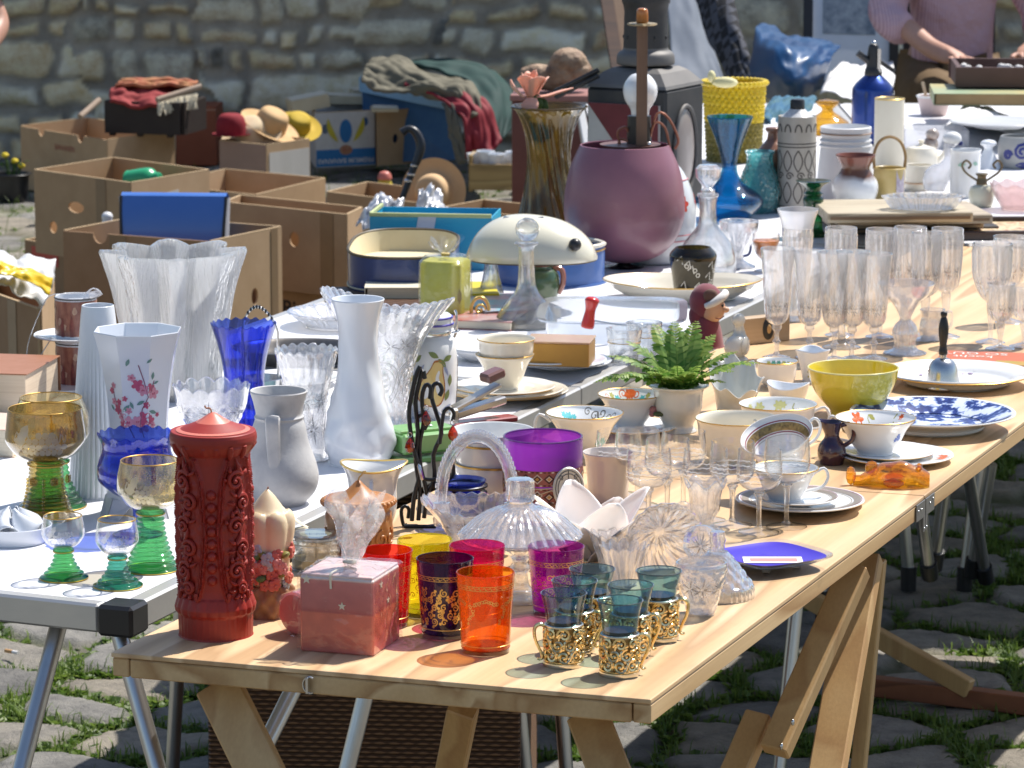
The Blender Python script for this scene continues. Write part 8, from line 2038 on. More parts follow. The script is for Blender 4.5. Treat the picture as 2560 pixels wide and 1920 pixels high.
MM=print_on(c2b,0,None,0,.80,.84,REDP);c2b.add('red_label',MB().box((0,0,0),(.14,.05,.001),MM),pm('red_label',(.50,.07,.045),.6),smooth=False)
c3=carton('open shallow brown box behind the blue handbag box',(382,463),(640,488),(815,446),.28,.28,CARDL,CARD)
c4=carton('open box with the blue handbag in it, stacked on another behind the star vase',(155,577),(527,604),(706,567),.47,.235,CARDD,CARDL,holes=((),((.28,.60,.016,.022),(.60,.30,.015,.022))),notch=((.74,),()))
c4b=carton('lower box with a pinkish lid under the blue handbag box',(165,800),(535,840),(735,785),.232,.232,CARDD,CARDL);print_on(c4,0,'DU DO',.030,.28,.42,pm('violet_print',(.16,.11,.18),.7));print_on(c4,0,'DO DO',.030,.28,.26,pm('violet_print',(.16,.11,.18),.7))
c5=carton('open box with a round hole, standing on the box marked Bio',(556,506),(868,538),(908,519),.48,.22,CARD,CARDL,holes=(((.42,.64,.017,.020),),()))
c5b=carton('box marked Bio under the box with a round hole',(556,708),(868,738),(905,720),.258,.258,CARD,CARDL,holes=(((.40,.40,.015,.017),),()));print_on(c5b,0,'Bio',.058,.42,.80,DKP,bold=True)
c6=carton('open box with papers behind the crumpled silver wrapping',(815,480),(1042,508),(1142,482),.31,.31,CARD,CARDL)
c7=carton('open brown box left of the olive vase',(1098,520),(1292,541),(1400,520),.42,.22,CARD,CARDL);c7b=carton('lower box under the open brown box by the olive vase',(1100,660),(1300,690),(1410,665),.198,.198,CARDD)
c8=carton('pinkish brown box filled with straw hats, a white label on its side',(547,351),(665,363),(776,348),.25,.23,pm('pink_brown_card',(.36,.23,.17),.8,vs=9),CARDL);MM=print_on(c8,1,None,0,.52,.48,None);c8.add('white_label',MB().box((0,0,0),(c8.side1[1]*.9,.18,.001),MM),pm('dirty_white_paper',(.62,.59,.54),.7,vs=9,col2=(.52,.49,.44),stretch=(1,1,.2)),smooth=False)
c9=carton('white and blue fruit box with yellow bananas printed on it, turned upside down',(773,264),(789,283),(938,276),.26,.215,pm('white_card',(.62,.61,.58),.6),pm('white_card',(.62,.61,.58),.6),holes=((),((.16,.70,.014,.020),(.84,.80,.012,.018))),floor=False)
def fruit_print(t):
 MM=print_on(t,1,None,0,.5,.5,None);W=t.side1[1];BL_=pm('print_blue',(.02,.17,.42),.6);YL=pm('print_yellow',(.58,.48,.04),.6)
 t.add('blue_band',MB().box((0,-.5*t.h+.036,0),(W*.99,.066,.001),MM),BL_,smooth=False)
 mb=MB();flat_text(mb,'PREMIUM BANANAS',.0265,MM@Matrix.Translation((0,-.5*t.h+.024,.0012))@Matrix.Rotation(PI,4,'Z'),True);t.add('lettering',mb,pm('print_white',(.66,.66,.66),.6),smooth=False)
 mb=MB();mb.prism(circ(0,.032,.026,.046,20),0,.0008,MM);t.add('blue_oval',mb,BL_,smooth=False)
 for s_ in(-1,1):
  mb=MB();c=[Vector((s_*(.034+.040*math.sin(f*1.5)),-.012+.092*f**1.2))for f in[i/10 for i in range(11)]];poly=[(p.x-s_*.014*math.sin(PI*(i+.6)/11),p.y)for i,p in enumerate(c)]+[(p.x+s_*.014*math.sin(PI*(i+.6)/11),p.y+.004)for i,p in list(enumerate(c))[::-1]]
  if s_>0:poly=poly[::-1]
  mb.prism(poly,0,.0009,MM);t.add('banana_print',mb,YL,smooth=False)
 mb=MB();mb.prism(circ(0,-.042,.028,.020,9),0,.0016,MM);t.add('fruit_picture',mb,pm('red_brown_print',(.34,.09,.05),.6,col2=(.42,.28,.16),vs=60),smooth=False)
fruit_print(c9)
c10=carton('plain brown box with a hand hole beside the white and blue fruit box',(932,262),(942,279),(1086,268),.26,.215,pm('brown_card_side',(.40,.27,.15),.8),CARDL,holes=((),((.62,.80,.036,.013),(.32,.48,.013,.018),(.82,.50,.012,.018))),floor=False)
def blue_box():
 t=T('cardboard_box','tall dark blue box with a pale lid edge, covered by jackets','box',at=(P(1010,405,0).x,14.55,0),s_=.001,group='cardboard boxes set down on the cobbles');o=t.o.location
 bk=Vector((.02,.24,0))
 def slab(a,b,c,d,dep_,m_,nm):
  q=[PD(*p)-o for p in(a,b,c,d)];q=q+[p+bk*dep_ for p in q]
  t.add(nm,MB().add(q,[(0,1,2,3),(7,6,5,4),(0,4,5,1),(1,5,6,2),(2,6,7,3),(3,7,4,0)]),m_,smooth=False)
 DB=pm('dark_blue_card',(.02,.10,.24),.5,col2=(.05,.15,.30),vs=14)
 slab((905,228,14.6),(1112,274,14.45),(1140,400,14.4),(912,408,14.62),1,DB,'wall')
 slab((897,195,14.55),(1119,242,14.4),(1121,275,14.4),(899,229,14.55),1.05,pm('pale_blue_card',(.26,.44,.58),.5),'lid_edge')
blue_box()
c12=carton('brown box with a white and yellow plastic bag in it at the left edge',(-70,715),(100,775),(137,704),.46,.23,CARDD,CARDL);carton('lower box under the plastic bag box at the left edge',(-75,900),(96,962),(140,880),.228,.228,CARDD,CARDL)  # right walls in lighter cardboard, the sunlit face put into colour
TAPE=pm('brown_tape',(.24,.15,.075),.3,coat=.3,vs=20)
for c_,sd,fx,fy,w_,h_ in((c2,0,.30,.5,.045,.239),(c4,0,.62,.5,.05,.234),(c5,0,.16,.5,.045,.219),(c4,1,.88,.5,.03,.234),(c3,0,.4,.5,.05,.279),(c12,0,.4,.5,.05,.229)):
 c_.add('packing_tape',MB().box((0,0,.0002),(w_,h_,.0008),print_on(c_,sd,None,0,fx,fy,None)),TAPE,smooth=False)
WP=pm('shipping_label',(.58,.55,.50),.6,vs=30,col2=(.46,.43,.38))
for c_,sd,fx,fy in((c1,1,.28,.45),(c2,1,.5,.72),(c5,0,.74,.36)):c_.add('shipping_label',MB().box((0,0,.0003),(.07,.05,.001),print_on(c_,sd,None,0,fx,fy,None)@Matrix.Rotation(R(4),4,'Z')),WP,smooth=False)
pp=pm('cream_paper',(.66,.58,.40),.7,col2=(.58,.48,.30),vs=12)
for i,(x,y,dx,dz,rz_,lb)in enumerate(((770,262,.15,.05,14,'cream paper pad tilted on the fruit box'),(860,246,.22,.03,-4,'flat stack of tan paper sheets on the fruit box'),(930,236,.18,.016,8,'thin board lying on the paper stack'),(960,266,.10,.012,5,'small pale paper piece at the end of the paper stack'))):
 t=T('paper_stack',lb,'paper',at=P(x,y+14,.265)+Vector((0,.06,.0+.018*(i==2))),rz=rz_,group='papers lying on the fruit boxes');t.add('sheets',MB().box((0,0,dz/2),(dx,.13,dz),Matrix.Rotation(R(-10 if i==0 else 0),4,'Y')),pp,smooth=False);t.add('top_sheet',MB().box((.004,.004,dz+.002),(dx*.96,.12,.002),Matrix.Rotation(R(-10 if i==0 else 2),4,'Y')),pm('pale_sheet',(.74,.68,.54),.7),smooth=False)
t=T('wooden_crate','dark wooden crate with a red lined rug and cream fringe on the far left boxes','crate',at=P(380,335,.25)+Vector((0,.12,0)),rz=-16);dw=pm('almost_black_wood',(.022,.012,.009),.6,vs=20)
t.add('body',MB().box((0,-.12,.06),(.30,.014,.12)).box((0,.12,.06),(.30,.014,.12)).box((-.15,0,.06),(.014,.225,.12)).box((.157,0,.06),(.014,.225,.12)).box((0,0,.006),(.285,.225,.01)),dw,smooth=False)
for x in(-.13,-.02,.10):t.add('peg_foot',MB().box((x,-.10,-.006),(.02,.02,.012)),dw)
cr=t.o.location
for nm,cp,m_,lb,ct in(('rug',[[cr+Vector((-.15,-.128,.118)),cr+Vector((-.05,-.14,.105)),cr+Vector((.06,-.15,.108))],[cr+Vector((-.16,-.05,.15)),cr+Vector((-.04,-.05,.155)),cr+Vector((.09,-.06,.14))],[cr+Vector((-.14,.06,.16)),cr+Vector((-.02,.08,.165)),cr+Vector((.13,.06,.15))]],pm('red_rug',(.34,.04,.04),.9,col2=(.22,.03,.03),vs=40),'red rug lying over the edge of the dark crate','rug'),('carpet',[[cr+Vector((-.14,-.05,.168)),cr+Vector((0,-.06,.178)),cr+Vector((.15,-.05,.168))],[cr+Vector((-.13,.05,.18)),cr+Vector((.02,.06,.186)),cr+Vector((.16,.05,.178))]],pm('tan_red_carpet',(.46,.24,.10),.9,col2=(.36,.07,.05),vs=16),'folded tan and red carpet on top of the dark crate','carpet')):
 o=cloth(nm,cp,m_,fold=.02,thick=.014);o['label']=lb;o['category']=ct
mb=MB();rg=random.Random(5)
for i in range(70):
 p=cr+Vector((.03+.14*i/70,-.155+.07*i/70,.128+.018*i/70));mb.tube([p,p+Vector((rg.uniform(-.01,.01),-.012,-.012)),p+Vector((rg.uniform(-.012,.012),-.016-rg.uniform(0,.01),-.035-rg.uniform(0,.02)))],.0042,4,n=1)
o=single('fringe',mb,pm('cream_wool',(.68,.60,.44),.9),'cream knotted wool fringe hanging from the dark crate','fringe')
for a,b,lb in(((200,292),(248,250),'short rolled wooden stick poking out left of the dark crate'),((392,250),(502,216),'long rolled wooden stick lying on the red rug of the crate')):
 q=MB().tube([PD(*a,13.2),PD(*b,13.3)],.011,10,n=1);single('stick',q,pm('grey_brown_bark',(.36,.27,.20),.8,vs=30),lb,'stick')
t=T('brick_red_box','plain brick red box under the right end of the dark crate','box',at=P(495,414,0)+Vector((0,.1,0)),rz=-4);t.add('body',MB().box((0,0,.12),(.165,.2,.24),bev=.002),pm('brick_red_card',(.28,.075,.03),.7,vs=8),smooth=False);t.add('lid_line',MB().box((0,-.1005,.226),(.168,.002,.006)),pm('pale_edge',(.45,.24,.15),.7),smooth=False)
STRAW=pm('straw',(.60,.40,.20),.8,col2=(.50,.31,.14),vs=8,bs=250,bst=.4)
def hat(label,at,tilt,s_=1.0,m=STRAW,band=None,rz=0):
 t=T('straw_hat',label,'hat',at=at,s_=.001*s_,tilt=tilt,group='straw hats');t.lathe('crown',[(0,96),(40,94),(70,82),(82,50),(88,0)][::-1],m,t=-3,n=4);t.lathe('brim',[(87,0),(120,-4),(160,4),(166,6)],m,t=3)
 if band:t.lathe('hat_band',[(89.5,2),(87,22)],band,n=1)
 return t
hat('pale straw hat tilted towards the viewer with a striped band',P(630,340,.26),(24,-20,20),.68,pm('pale_hat_straw',(.66,.52,.34),.8,vs=9,col2=(.60,.45,.27)),pm('rose_band',(.40,.26,.22),.7));hat('tan straw hat standing behind the pale one',P(668,326,.29)+Vector((0,.12,0)),(14,26,0),.7);hat('yellow straw hat at the right end of the hat box',P(742,322,.26)+Vector((0,.05,0)),(30,14,0),.55,pm('yellow_straw',(.55,.38,.03),.8,vs=12));hat('wide tan hat brim standing up behind the black cane',P(1085,478,.33),(82,0,-14),.62,pm('orange_straw',(.64,.42,.22),.8,vs=10))
t=T('felt_hat','bright red felt hat beside the straw hats','hat',at=P(578,338,.27),s_=.0012);t.lathe('crown',[(0,66),(30,62),(44,40),(46,0)][::-1],pm('red_felt',(.24,.005,.014),.8,vs=30));t.lathe('brim',[(45,0),(58,2),(60,4)],pm('red_felt',(.24,.005,.014),.8),t=2)
KH=pm('khaki_cotton',(.10,.092,.062),.85,col2=(.17,.155,.11),vs=9);GJ=pm('dark_green_cloth',(.004,.03,.028),.85,col2=(.008,.048,.042),vs=7);RJ=pm('red_lining',(.22,.008,.018),.7,vs=8)
o=cloth('khaki_jacket',[[PD(905,200,13.75),PD(960,225,13.6),PD(1040,235,13.55),PD(1120,255,13.5),PD(1150,300,13.45)],[PD(915,165,13.9),PD(985,175,13.75),PD(1060,200,13.6),PD(1150,225,13.5),PD(1190,290,13.4)],[PD(930,148,14.1),PD(1005,145,14.0),PD(1080,178,13.9),PD(1160,200,13.75),PD(1212,250,13.5)]],KH,nu=70,nv=50,fold=.032,freq=4.5,seed=2,thick=.012);o['label']='rumpled khaki jacket thrown over the dark blue box';o['category']='jacket'
o=cloth('green_jacket',[[PD(1020,170,14.2),PD(1100,180,14.0),PD(1180,215,13.9),PD(1220,280,13.7),PD(1235,360,13.6)],[PD(1030,152,14.4),PD(1120,152,14.3),PD(1215,175,14.2),PD(1268,250,13.9),PD(1262,340,13.7)],[PD(1050,160,14.7),PD(1150,160,14.7),PD(1240,190,14.5),PD(1290,250,14.2),PD(1285,310,14.0)]],GJ,nu=60,nv=40,fold=.03,freq=3,seed=8,thick=.012);o['label']='dark green tartan jacket hanging off the right side of the blue box';o['category']='jacket'
o=cloth('red_garment',[[PD(1010,212,13.6),PD(1090,240,13.5),PD(1150,290,13.4),PD(1165,395,13.4)],[PD(1040,208,13.7),PD(1120,232,13.55),PD(1190,280,13.42),PD(1215,385,13.4)],[PD(1060,205,13.8),PD(1150,230,13.65),PD(1225,275,13.5),PD(1256,350,13.45)]],RJ,nu=44,nv=30,fold=.03,freq=3,seed=4,thick=.01);o['label']='red garment hanging below the khaki jacket';o['category']='garment'
o=cloth('grey_garment',[[PD(1105,260,13.5),PD(1120,310,13.45),PD(1128,350,13.45),PD(1145,410,13.45)],[PD(1130,262,13.45),PD(1148,310,13.4),PD(1160,350,13.4),PD(1172,405,13.4)]],pm('dull_grey_green',(.12,.115,.09),.85),fold=.02,thick=.008);o['label']='grey green coat hem hanging in front of the blue box';o['category']='garment'
def handbag():
 t=T('handbag','shiny blue handbag with black piping standing in a brown box','bag',at=Vector((c4.cen.x+.005,c4.cen.y+.01,.345)),rz=-4);s_=.001;bl=pm('blue_patent',(.05,.16,.52),.35,coat=.25,vs=6,col2=(.07,.19,.55))
 W,H,D=.272,.19,.065
 t.add('body',MB().grid(lambda u,v:((u-.5)*W*(1-.06*(1-v)),-D*.5*(1-.5*v**3)-.012*math.sin(PI*v),.02+v*H),16,14).grid(lambda u,v:((u-.5)*W,(-.25+.5*v)*D+.004,.02+H+.007*math.sin(PI*v)),16,6).grid(lambda u,v:((u-.5)*W*(1-.06*(1-v)),D*.5,.02+v*H),16,14),bl)
 for s2 in(-1,1):
  t.add('piping',MB().tube([(s2*W*.47,-D*.5,.02),(s2*W*.485,-D*.5-.012,.02+H*.5),(s2*W*.5,-D*.26,.02+H)],.0042,8),BLACKP)
  t.add('side_gusset',MB().grid(lambda u,v:(s2*W*(.47+.03*v+.03*math.sin(PI*u)),(u-.5)*D*(1-.4*v),.02+v*H*.98),8,8),pm('pale_grey_lining',(.52,.52,.55),.6))
handbag()
t=T('walking_stick','black carved walking stick handle rising from the crumpled silver wrapping','stick',at=PD(985,545,9.5));k=t.s
o_=t.o.location
t.add('shaft',MB().tube([PD(*p)-o_ for p in((985,550,9.5),(1008,490,9.5),(1030,430,9.5),(1046,392,9.5),(1052,362,9.5),(1040,332,9.5),(1022,322,9.5),(1004,332,9.5))],[7*k,8*k,9*k,11*k,12*k,11*k,9*k,11*k],12),BLACKP)
for x,y in((1020,452),(1036,414),(1028,436)):t.add('silver_band',MB().ball(PD(x,y,9.5)-o_,11*k,10,sz=.6),SILVER)
FOIL=pm('silver_foil',(.70,.71,.74),.3,metal=.35,vs=10,col2=(.62,.63,.67))
for cp,lb,sd in(([[PD(890,560,9.3),PD(915,520,9.3),PD(950,485,9.4)],[PD(925,575,9.2),PD(960,535,9.2),PD(985,500,9.3)],[PD(965,585,9.3),PD(1000,560,9.3),PD(1015,520,9.4)]],'crumpled silver white wrapping left of the black cane',3),([[PD(1045,480,9.4),PD(1070,470,9.3),PD(1095,480,9.4)],[PD(1040,530,9.25),PD(1070,515,9.15),PD(1112,520,9.3)],[PD(1025,562,9.3),PD(1070,560,9.2),PD(1118,555,9.3)]],'crumpled silver white wrapping right of the black cane',7)):
 o=cloth('foil_wrap',cp,FOIL,fold=.035,freq=4.5,seed=sd,thick=.002);o['label']=lb;o['category']='wrapping'
t=T('mushroom_ornament','toy mushroom with a red cap and yellow stem behind the boxes','ornament',at=P(962,482,.26));t.lathe('stem',[(0,0),(22,0),(18,24),(12,34),(0,34)],pm('yellow_wood',(.55,.42,.04),.5));t.lathe('cap',[(0,54),(12,50),(18,38),(16,32),(0,32)][::-1],pm('salmon_cap',(.55,.16,.12),.4))
t=T('wooden_crate','low wooden crate of white oddments left of the olive vase','crate',at=P(1240,470,.1),rz=-6);t.add('frame',MB().box((0,-.08,.05),(.17,.012,.09)).box((0,.08,.05),(.17,.012,.09)).box((-.085,0,.06),(.012,.147,.13)).box((.085,0,.05),(.012,.147,.09)).box((0,0,.006),(.15,.147,.01)),wood('crate_wood',(.42,.30,.12),(.36,.24,.09),1.2,.7,0),smooth=False)
mb=MB();rg=random.Random(9)
t2=T('crockery','white chipped crockery lying in the low wooden crate','crockery',at=t.o.location+Vector((0,0,.05)))
for i in range(5):t2.lathe('cup_piece',[(0,0),(16,0),(24,30)],PORCW,t=2.5,off=(-50+i*24,rg.uniform(-25,25)),dz=rg.uniform(14,30),seg=20)
o=cloth('plastic_bag',[[PD(-30,640,8.2),PD(20,632,8.25),PD(60,640,8.3),PD(140,648,8.35)],[PD(-30,680,8.05),PD(20,670,8.1),PD(70,690,8.15),PD(132,712,8.25)],[PD(-30,730,7.95),PD(20,715,8.0),PD(60,740,8.05),PD(112,758,8.15)]],pm('white_film_bag',(.70,.70,.70),.35,vs=10),fold=.03,freq=3,thick=.002);o['label']='white plastic bag lying in the box at the left edge';o['category']='bag'
o=cloth('yellow_wrapper',[[PD(-30,655,8.0),PD(40,662,8.02),PD(132,696,8.12)],[PD(-30,690,7.9),PD(50,692,7.92),PD(124,735,8.02)]],pm('yellow_foil',(.72,.48,.01),.35,vs=8),fold=.015,thick=.002);o['label']='bright yellow wrapper draped over the white plastic bag';o['category']='wrapper'
t=T('detergent_bottle','green plastic bottle lying in the tall open box','bottle',at=P(318,462,.44)+Vector((0,.08,0)),tilt=(80,0,60));t.lathe('body',[(0,0),(26,0),(28,4),(28,60),(14,78),(12,90),(0,90)],pm('green_plastic',(.03,.36,.16),.3))
t=T('plastic_bottle','white plastic bottle top showing between the two left boxes','bottle',at=P(270,640,.35));t.lathe('body',[(0,0),(22,0),(24,60),(13,84),(14,98),(8,106),(0,108)],pm('white_plastic',(.74,.74,.74),.35))
t=T('plant_pot','black plastic plant pot with yellow flowers at the left edge','plant',at=P(30,500,0));t.lathe('pot',[(0,0),(36,0),(44,60),(48,62)],BLACKP,t=3);k=t.s
for i,(x,h)in enumerate(((-14,110),(10,96),(26,84))):
 st=t.tube('stem',[(x*.3,0,40),(x,-4,h)],2.4,pm('green_stem',(.06,.12,.02),.5));t.add('flower',MB().ball(t.v((x,-5,h)),10*k,8,sz=.7),pm('daffodil',(.72,.55,.02),.5),parent=st)
for i in range(6):t.tube('leaf',[(0,0,50),(-30+12*i,-6,90),(-44+18*i,-14,74+12*(i%3))],3,pm('green_stem',(.06,.12,.02),.5),flat=.3)
# ================================================================ far right: bag, pictures, cloths, person
o=cloth('blue_bag',[[PD(1880,245,12.2),PD(1950,248,12.0),PD(2010,248,12.0),PD(2052,225,12.2)],[PD(1876,190,12.1),PD(1945,195,11.85),PD(2010,200,11.85),PD(2068,175,12.1)],[PD(1880,130,12.15),PD(1940,128,11.9),PD(2020,140,11.9),PD(2080,140,12.15)],[PD(1890,66,12.35),PD(1950,100,12.1),PD(2020,112,12.1),PD(2095,125,12.35)],[PD(1915,62,12.6),PD(1970,84,12.5),PD(2040,96,12.5),PD(2098,122,12.5)]],pm('blue_film',(.005,.04,.13),.38,coat=.1,col2=(.010,.085,.22),vs=3.2),nu=44,nv=40,fold=.022,freq=4,seed=6,thick=.003);o['label']='big shiny blue plastic bag standing behind the amber jar';o['category']='bag'
def framed(label,a,b,base,m_art,d=13.4):
 p0=PD(*a,d);p1=PD(*b,d);W=(p1-p0).length;up=Vector((-.02,.42,.9)).normalized();x=(p1-p0).normalized();H=.62
 t=T('framed_picture',label,'picture',at=p0,s_=.001);M=plane_M((0,0,0),x,up)
 t.add('frame',MB().box((W/2,0+.009,0),(W,.018,.02),M).box((W/2,H-.009,0),(W,.018,.02),M).box((.009,H/2,0),(.034,H-.037,.02),M).box((W-.009,H/2,0),(.034,H-.037,.02),M),BLACKP,smooth=False);t.add('mount',MB().box((W/2,H/2,-.003),(W-.036,H-.036,.006),M),pm('pale_blue_mount',(.72,.78,.84),.35,coat=.4,vs=4),smooth=False);t.add('artwork',MB().box((W*.48,H*.56,.0012),(W*.58,H*.46,.002),M),m_art,smooth=False)
framed('framed pale etching leaning against the wall, left of the person',(2012,215),(2240,222),0,pm('faded_blue_etching',(.34,.40,.46),.4,coat=.2,col2=(.07,.11,.16),vs=26));framed('second framed picture partly behind the person in the mauve shirt',(2262,190),(2480,200),0,pm('faded_blue_etching',(.42,.48,.54),.4),13.0)
o=cloth('white_sheet',[[PD(2050,235,11.6),PD(2130,240,11.5),PD(2235,238,11.6)],[PD(2070,190,12.2),PD(2140,190,12.1),PD(2235,185,12.2)],[PD(2100,160,12.6),PD(2150,160,12.6),PD(2230,150,12.7)]],pm('white_tissue',(.78,.77,.76),.6),fold=.03,thick=.003);o['label']='white paper sheet below the framed etching';o['category']='paper'
def plaid():
 m,t,b=newmat('black_plaid');co=coords(t,(1,1,1),(.3,.5,.6));c=N(t,'ShaderNodeTexChecker',Scale=26.0);c.inputs[1].default_value=(.012,.013,.017,1);c.inputs[2].default_value=(.075,.08,.10,1);t.links.new(co,c.inputs['Vector']);t.links.new(c.outputs[0],b.inputs[0]);b.inputs['Roughness'].default_value=.9;return m
o=cloth('plaid_blanket',[[PD(1740,0,13.6),PD(1770,90,13.4),PD(1830,210,13.2)],[PD(1780,-40,13.5),PD(1815,70,13.3),PD(1870,205,13.1)],[PD(1820,-60,13.5),PD(1850,60,13.3),PD(1890,190,13.1)]],plaid(),fold=.012,thick=.01);o['label']='black plaid blanket hanging beside the grey blue cloth';o['category']='blanket'
o=cloth('grey_cloth',[[PD(1660,-40,13.9),PD(1675,90,13.7),PD(1680,215,13.5)],[PD(1710,-40,13.9),PD(1735,90,13.7),PD(1775,215,13.5)],[PD(1735,-40,13.95),PD(1770,90,13.75),PD(1815,210,13.5)]],pm('grey_blue_cloth',(.17,.20,.25),.8,vs=6),fold=.008,freq=2,thick=.01);o['label']='grey blue cloth hanging behind the lantern';o['category']='cloth'
for a,b,w_,lb,m_ in(((1508,-60,14.0),(1545,180,13.7),.05,'dark brown plank leaning left of the lantern chimney',DARKWOOD),((1550,-60,14.2),(1570,190,13.9),.10,'wide mid brown board leaning behind the lantern',pm('mid_brown_board',(.17,.095,.05),.6,vs=14))):single('plank',MB().beam(PD(*a),PD(*b)+(PD(*b)-PD(*a)).normalized()*.6,w_,.02,side=(1,0,0)),m_,lb,'plank')
def skin(name,pts,edges,m,parent,root=0,lvl=2):
 me=bpy.data.meshes.new(name);me.from_pydata([p[:3]for p in pts],edges,[]);o=bpy.data.objects.new(name,me);C.objects.link(o)
 md=o.modifiers.new('skin','SKIN');md.use_smooth_shade=True;sd=o.modifiers.new('sub','SUBSURF');sd.levels=lvl;sd.render_levels=lvl
 for i,v in enumerate(me.skin_vertices[0].data):v.radius=(pts[i][3],pts[i][4]if len(pts[i])>4 else pts[i][3]);v.use_root=(i==root)
 bpy.context.view_layer.update();dg=bpy.context.evaluated_depsgraph_get();ev=o.evaluated_get(dg);nm=bpy.data.meshes.new_from_object(ev);o.modifiers.clear();o.data=nm
 nm.materials.clear();nm.materials.append(m);o.parent=parent.o;parent.kids.append(o);return o
def person(label,at,rz,shirt,trousers,long=True):
 t=T('person',label,'person',at=at,s_=.001,rz=rz)
 sk=pm('skin',(.50,.28,.20),.5,sss=.1,vs=20,col2=(.44,.23,.16))
 b=[(0,0,.50,.13,.11),(0,.01,.70,.12,.10),(0,0,.92,.145,.10),(0,-.02,1.06,.05),(0,-.05,1.18,.085,.095),(0,-.045,1.28,.06),(-.17,0,.98,.06),(-.25,-.10,.76,.045),(-.16,-.33,.66,.036),(-.10,-.43,.635,.036,.02),(.17,0,.98,.06),(.29,-.04,.76,.045),(.22,-.26,.66,.036),(.16,-.37,.64,.036,.02),(-.10,-.02,.49,.095),(-.13,-.44,.50,.068),(-.13,-.42,.10,.042),(-.13,-.55,.04,.045,.03),(.10,-.02,.49,.095),(.13,-.44,.50,.068),(.13,-.40,.10,.042),(.13,-.53,.04,.045,.03)]
 e=[(0,1),(1,2),(2,3),(3,4),(4,5),(2,6),(6,7),(7,8),(8,9),(2,10),(10,11),(11,12),(12,13),(0,14),(14,15),(15,16),(16,17),(0,18),(18,19),(19,20),(20,21)]
 for h in(9,13):
  x,y,z=b[h][:3]
  for i,(dx,l)in enumerate(((-.030,.055),(-.011,.072),(.010,.068),(.029,.052))):
   n0=len(b);b+=[(x+dx,y-.035,z+.002,.009),(x+dx*1.15,y-.035-l*.6,z+.004,.0085),(x+dx*1.2,y-.035-l,z-.004,.007)];e+=[(h,n0),(n0,n0+1),(n0+1,n0+2)]
  n0=len(b);sg=1 if h==9 else-1;b+=[(x+sg*.045,y-.01,z-.002,.011),(x+sg*.062,y-.045,z-.006,.009)];e+=[(h,n0),(n0,n0+1)]
 body=skin('body',b,e,sk,t)
 s1=[(0,0,.46,.165,.135),(0,.01,.62,.155,.13),(0,.01,.78,.16,.125),(0,0,.95,.175,.125),(0,-.015,1.03,.07)]
 s2=s1+[(-.18,0,.98,.085),(-.27,-.09,.76,.075),(-.22,-.22,.70,.06),(.18,0,.98,.085),(.31,-.03,.76,.075),(.26,-.16,.70,.06)]
 if not long:s2[6]=(-.24,-.02,.86,.08);s2[7]=(-.25,-.05,.83,.075);s2[9]=(.26,-.02,.86,.08);s2[10]=(.27,-.03,.83,.075)
 skin('shirt',s2,[(0,1),(1,2),(2,3),(3,4),(3,5),(5,6),(6,7),(3,8),(8,9),(9,10)],shirt,t)
 skin('trousers',[(0,0,.47,.16,.13),(-.11,-.03,.49,.115),(-.14,-.44,.50,.085),(-.14,-.42,.12,.065),(.11,-.03,.49,.115),(.14,-.44,.50,.085),(.14,-.40,.12,.065)],[(0,1),(1,2),(2,3),(0,4),(4,5),(5,6)],trousers,t)
 for s_ in(-1,1):t.add('shoe',MB().ball((s_*.132,-.48,.045),.075,14,sx=.72,sy=1.75,sz=.62),pm('dark_shoe',(.035,.025,.02),.4))
 hair=MB().ball((0,-.03,1.245),.105,20,sy=1.05,sz=.85);t.add('hair',hair,pm('grey_hair',(.22,.20,.18),.7,bs=200,bst=.5))
 f=t.add('nose',MB().ball((0,-.148,1.185),.016,10,sz=1.4),sk,parent=body)
 for s_ in(-1,1):t.add('eye',MB().ball((s_*.034,-.132,1.21),.012,10),pm('eye_dark',(.05,.04,.035),.2),parent=body);t.add('ear',MB().ball((s_*.088,-.045,1.19),.026,10,sx=.4),sk,parent=body)
 t.add('mouth',MB().ball((0,-.135,1.145),.022,10,sz=.3,sy=.5),pm('lip',(.40,.16,.13),.5),parent=body)
 return t
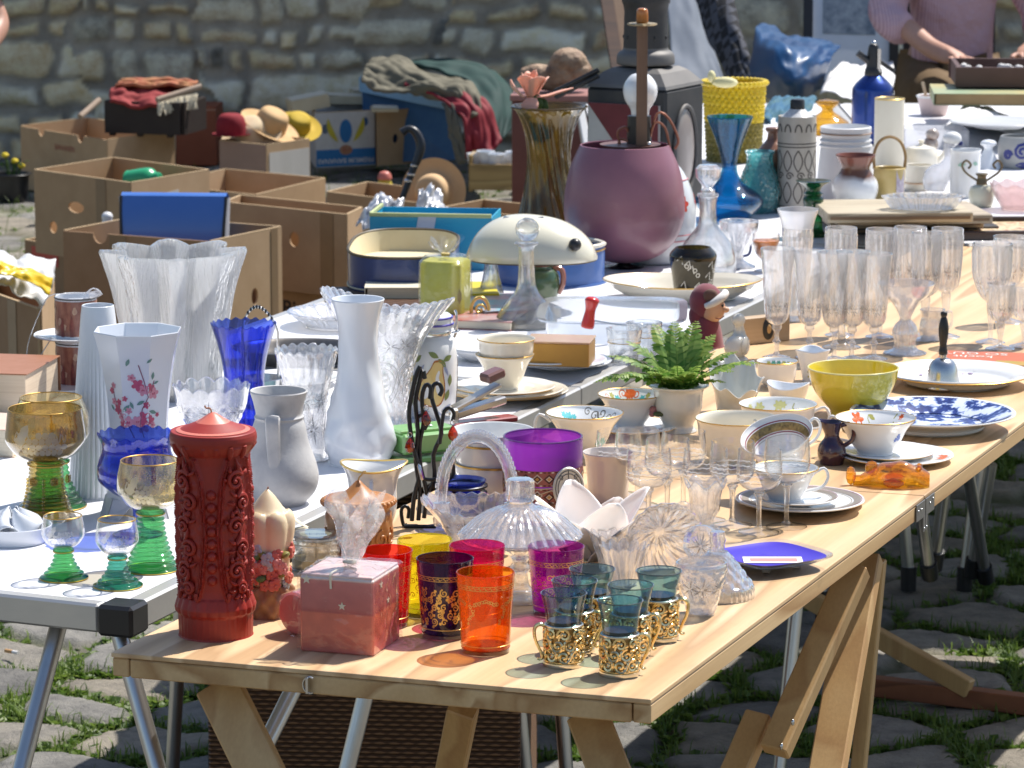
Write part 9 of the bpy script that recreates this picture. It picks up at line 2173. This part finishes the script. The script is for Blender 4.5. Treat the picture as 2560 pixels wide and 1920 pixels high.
def striped_shirt():
 m,t,b=newmat('mauve_striped_cotton');co=coords(t);wv=N(t,'ShaderNodeTexWave',Scale=34.0,Distortion=1.2);wv.inputs['Detail'].default_value=1;t.links.new(co,wv.inputs['Vector'])
 t.links.new(ramp(t,wv.outputs[1],[(.2,(.48,.29,.33)),(.7,(.62,.42,.46))]),b.inputs[0]);b.inputs['Roughness'].default_value=.85
 n=N(t,'ShaderNodeTexNoise',Scale=9.0,Detail=3.0);t.links.new(co,n.inputs['Vector']);bump(t,b,n.outputs[0],.9,.05);return m
PP_=P(2400,262,.46)
person('person in a striped mauve shirt and brown trousers sitting behind the right table',Vector((PP_.x,PP_.y+.25,0)),8,striped_shirt(),pm('brown_corduroy',(.14,.085,.035),.9,vs=20))
st_=T('stool','low wooden stool under the person in the mauve shirt','stool',at=Vector((P(2400,262,.46).x,P(2400,262,.46).y+.25,0)),s_=.001);st_.add('seat',MB().lathe([(0,.33),(.17,.33),(.175,.345),(.17,.36),(0,.36)],32),WOODL)
for i in range(4):a=R(45+90*i);st_.add('leg',MB().beam((.10*math.cos(a),.10*math.sin(a),.33),(.16*math.cos(a),.16*math.sin(a),0),.03,.03),WOODL)
person('person at the left picture edge with only a bare elbow in view',Vector((-2.005,12.35,0)),4,pm('pale_green_shirt',(.30,.36,.26),.85),pm('dark_jeans',(.03,.04,.07),.85),long=False)
st_=T('stool','low wooden stool under the person at the left picture edge','stool',at=Vector((-2.005,12.35,0)),s_=.001);st_.add('seat',MB().lathe([(0,.33),(.17,.33),(.175,.345),(.17,.36),(0,.36)],32),WOODL)
for i in range(4):a=R(45+90*i);st_.add('leg',MB().beam((.10*math.cos(a),.10*math.sin(a),.33),(.16*math.cos(a),.16*math.sin(a),0),.03,.03),WOODL)
cg=P(14,1634,0);t=T('cigarette_butt','cigarette butt lying on the weeds at the left picture edge','cigarette',at=cg,s_=.001,rz=-35)
t.add('filter',MB().tube([(0,0,.006),(.018,0,.006)],.0038,10,n=1),pm('cork_paper',(.55,.30,.12),.7));t.add('paper',MB().tube([(.0182,0,.006),(.032,0,.006)],.0037,10,n=1),pm('paper_white',(.8,.78,.76),.6))
finish_things()
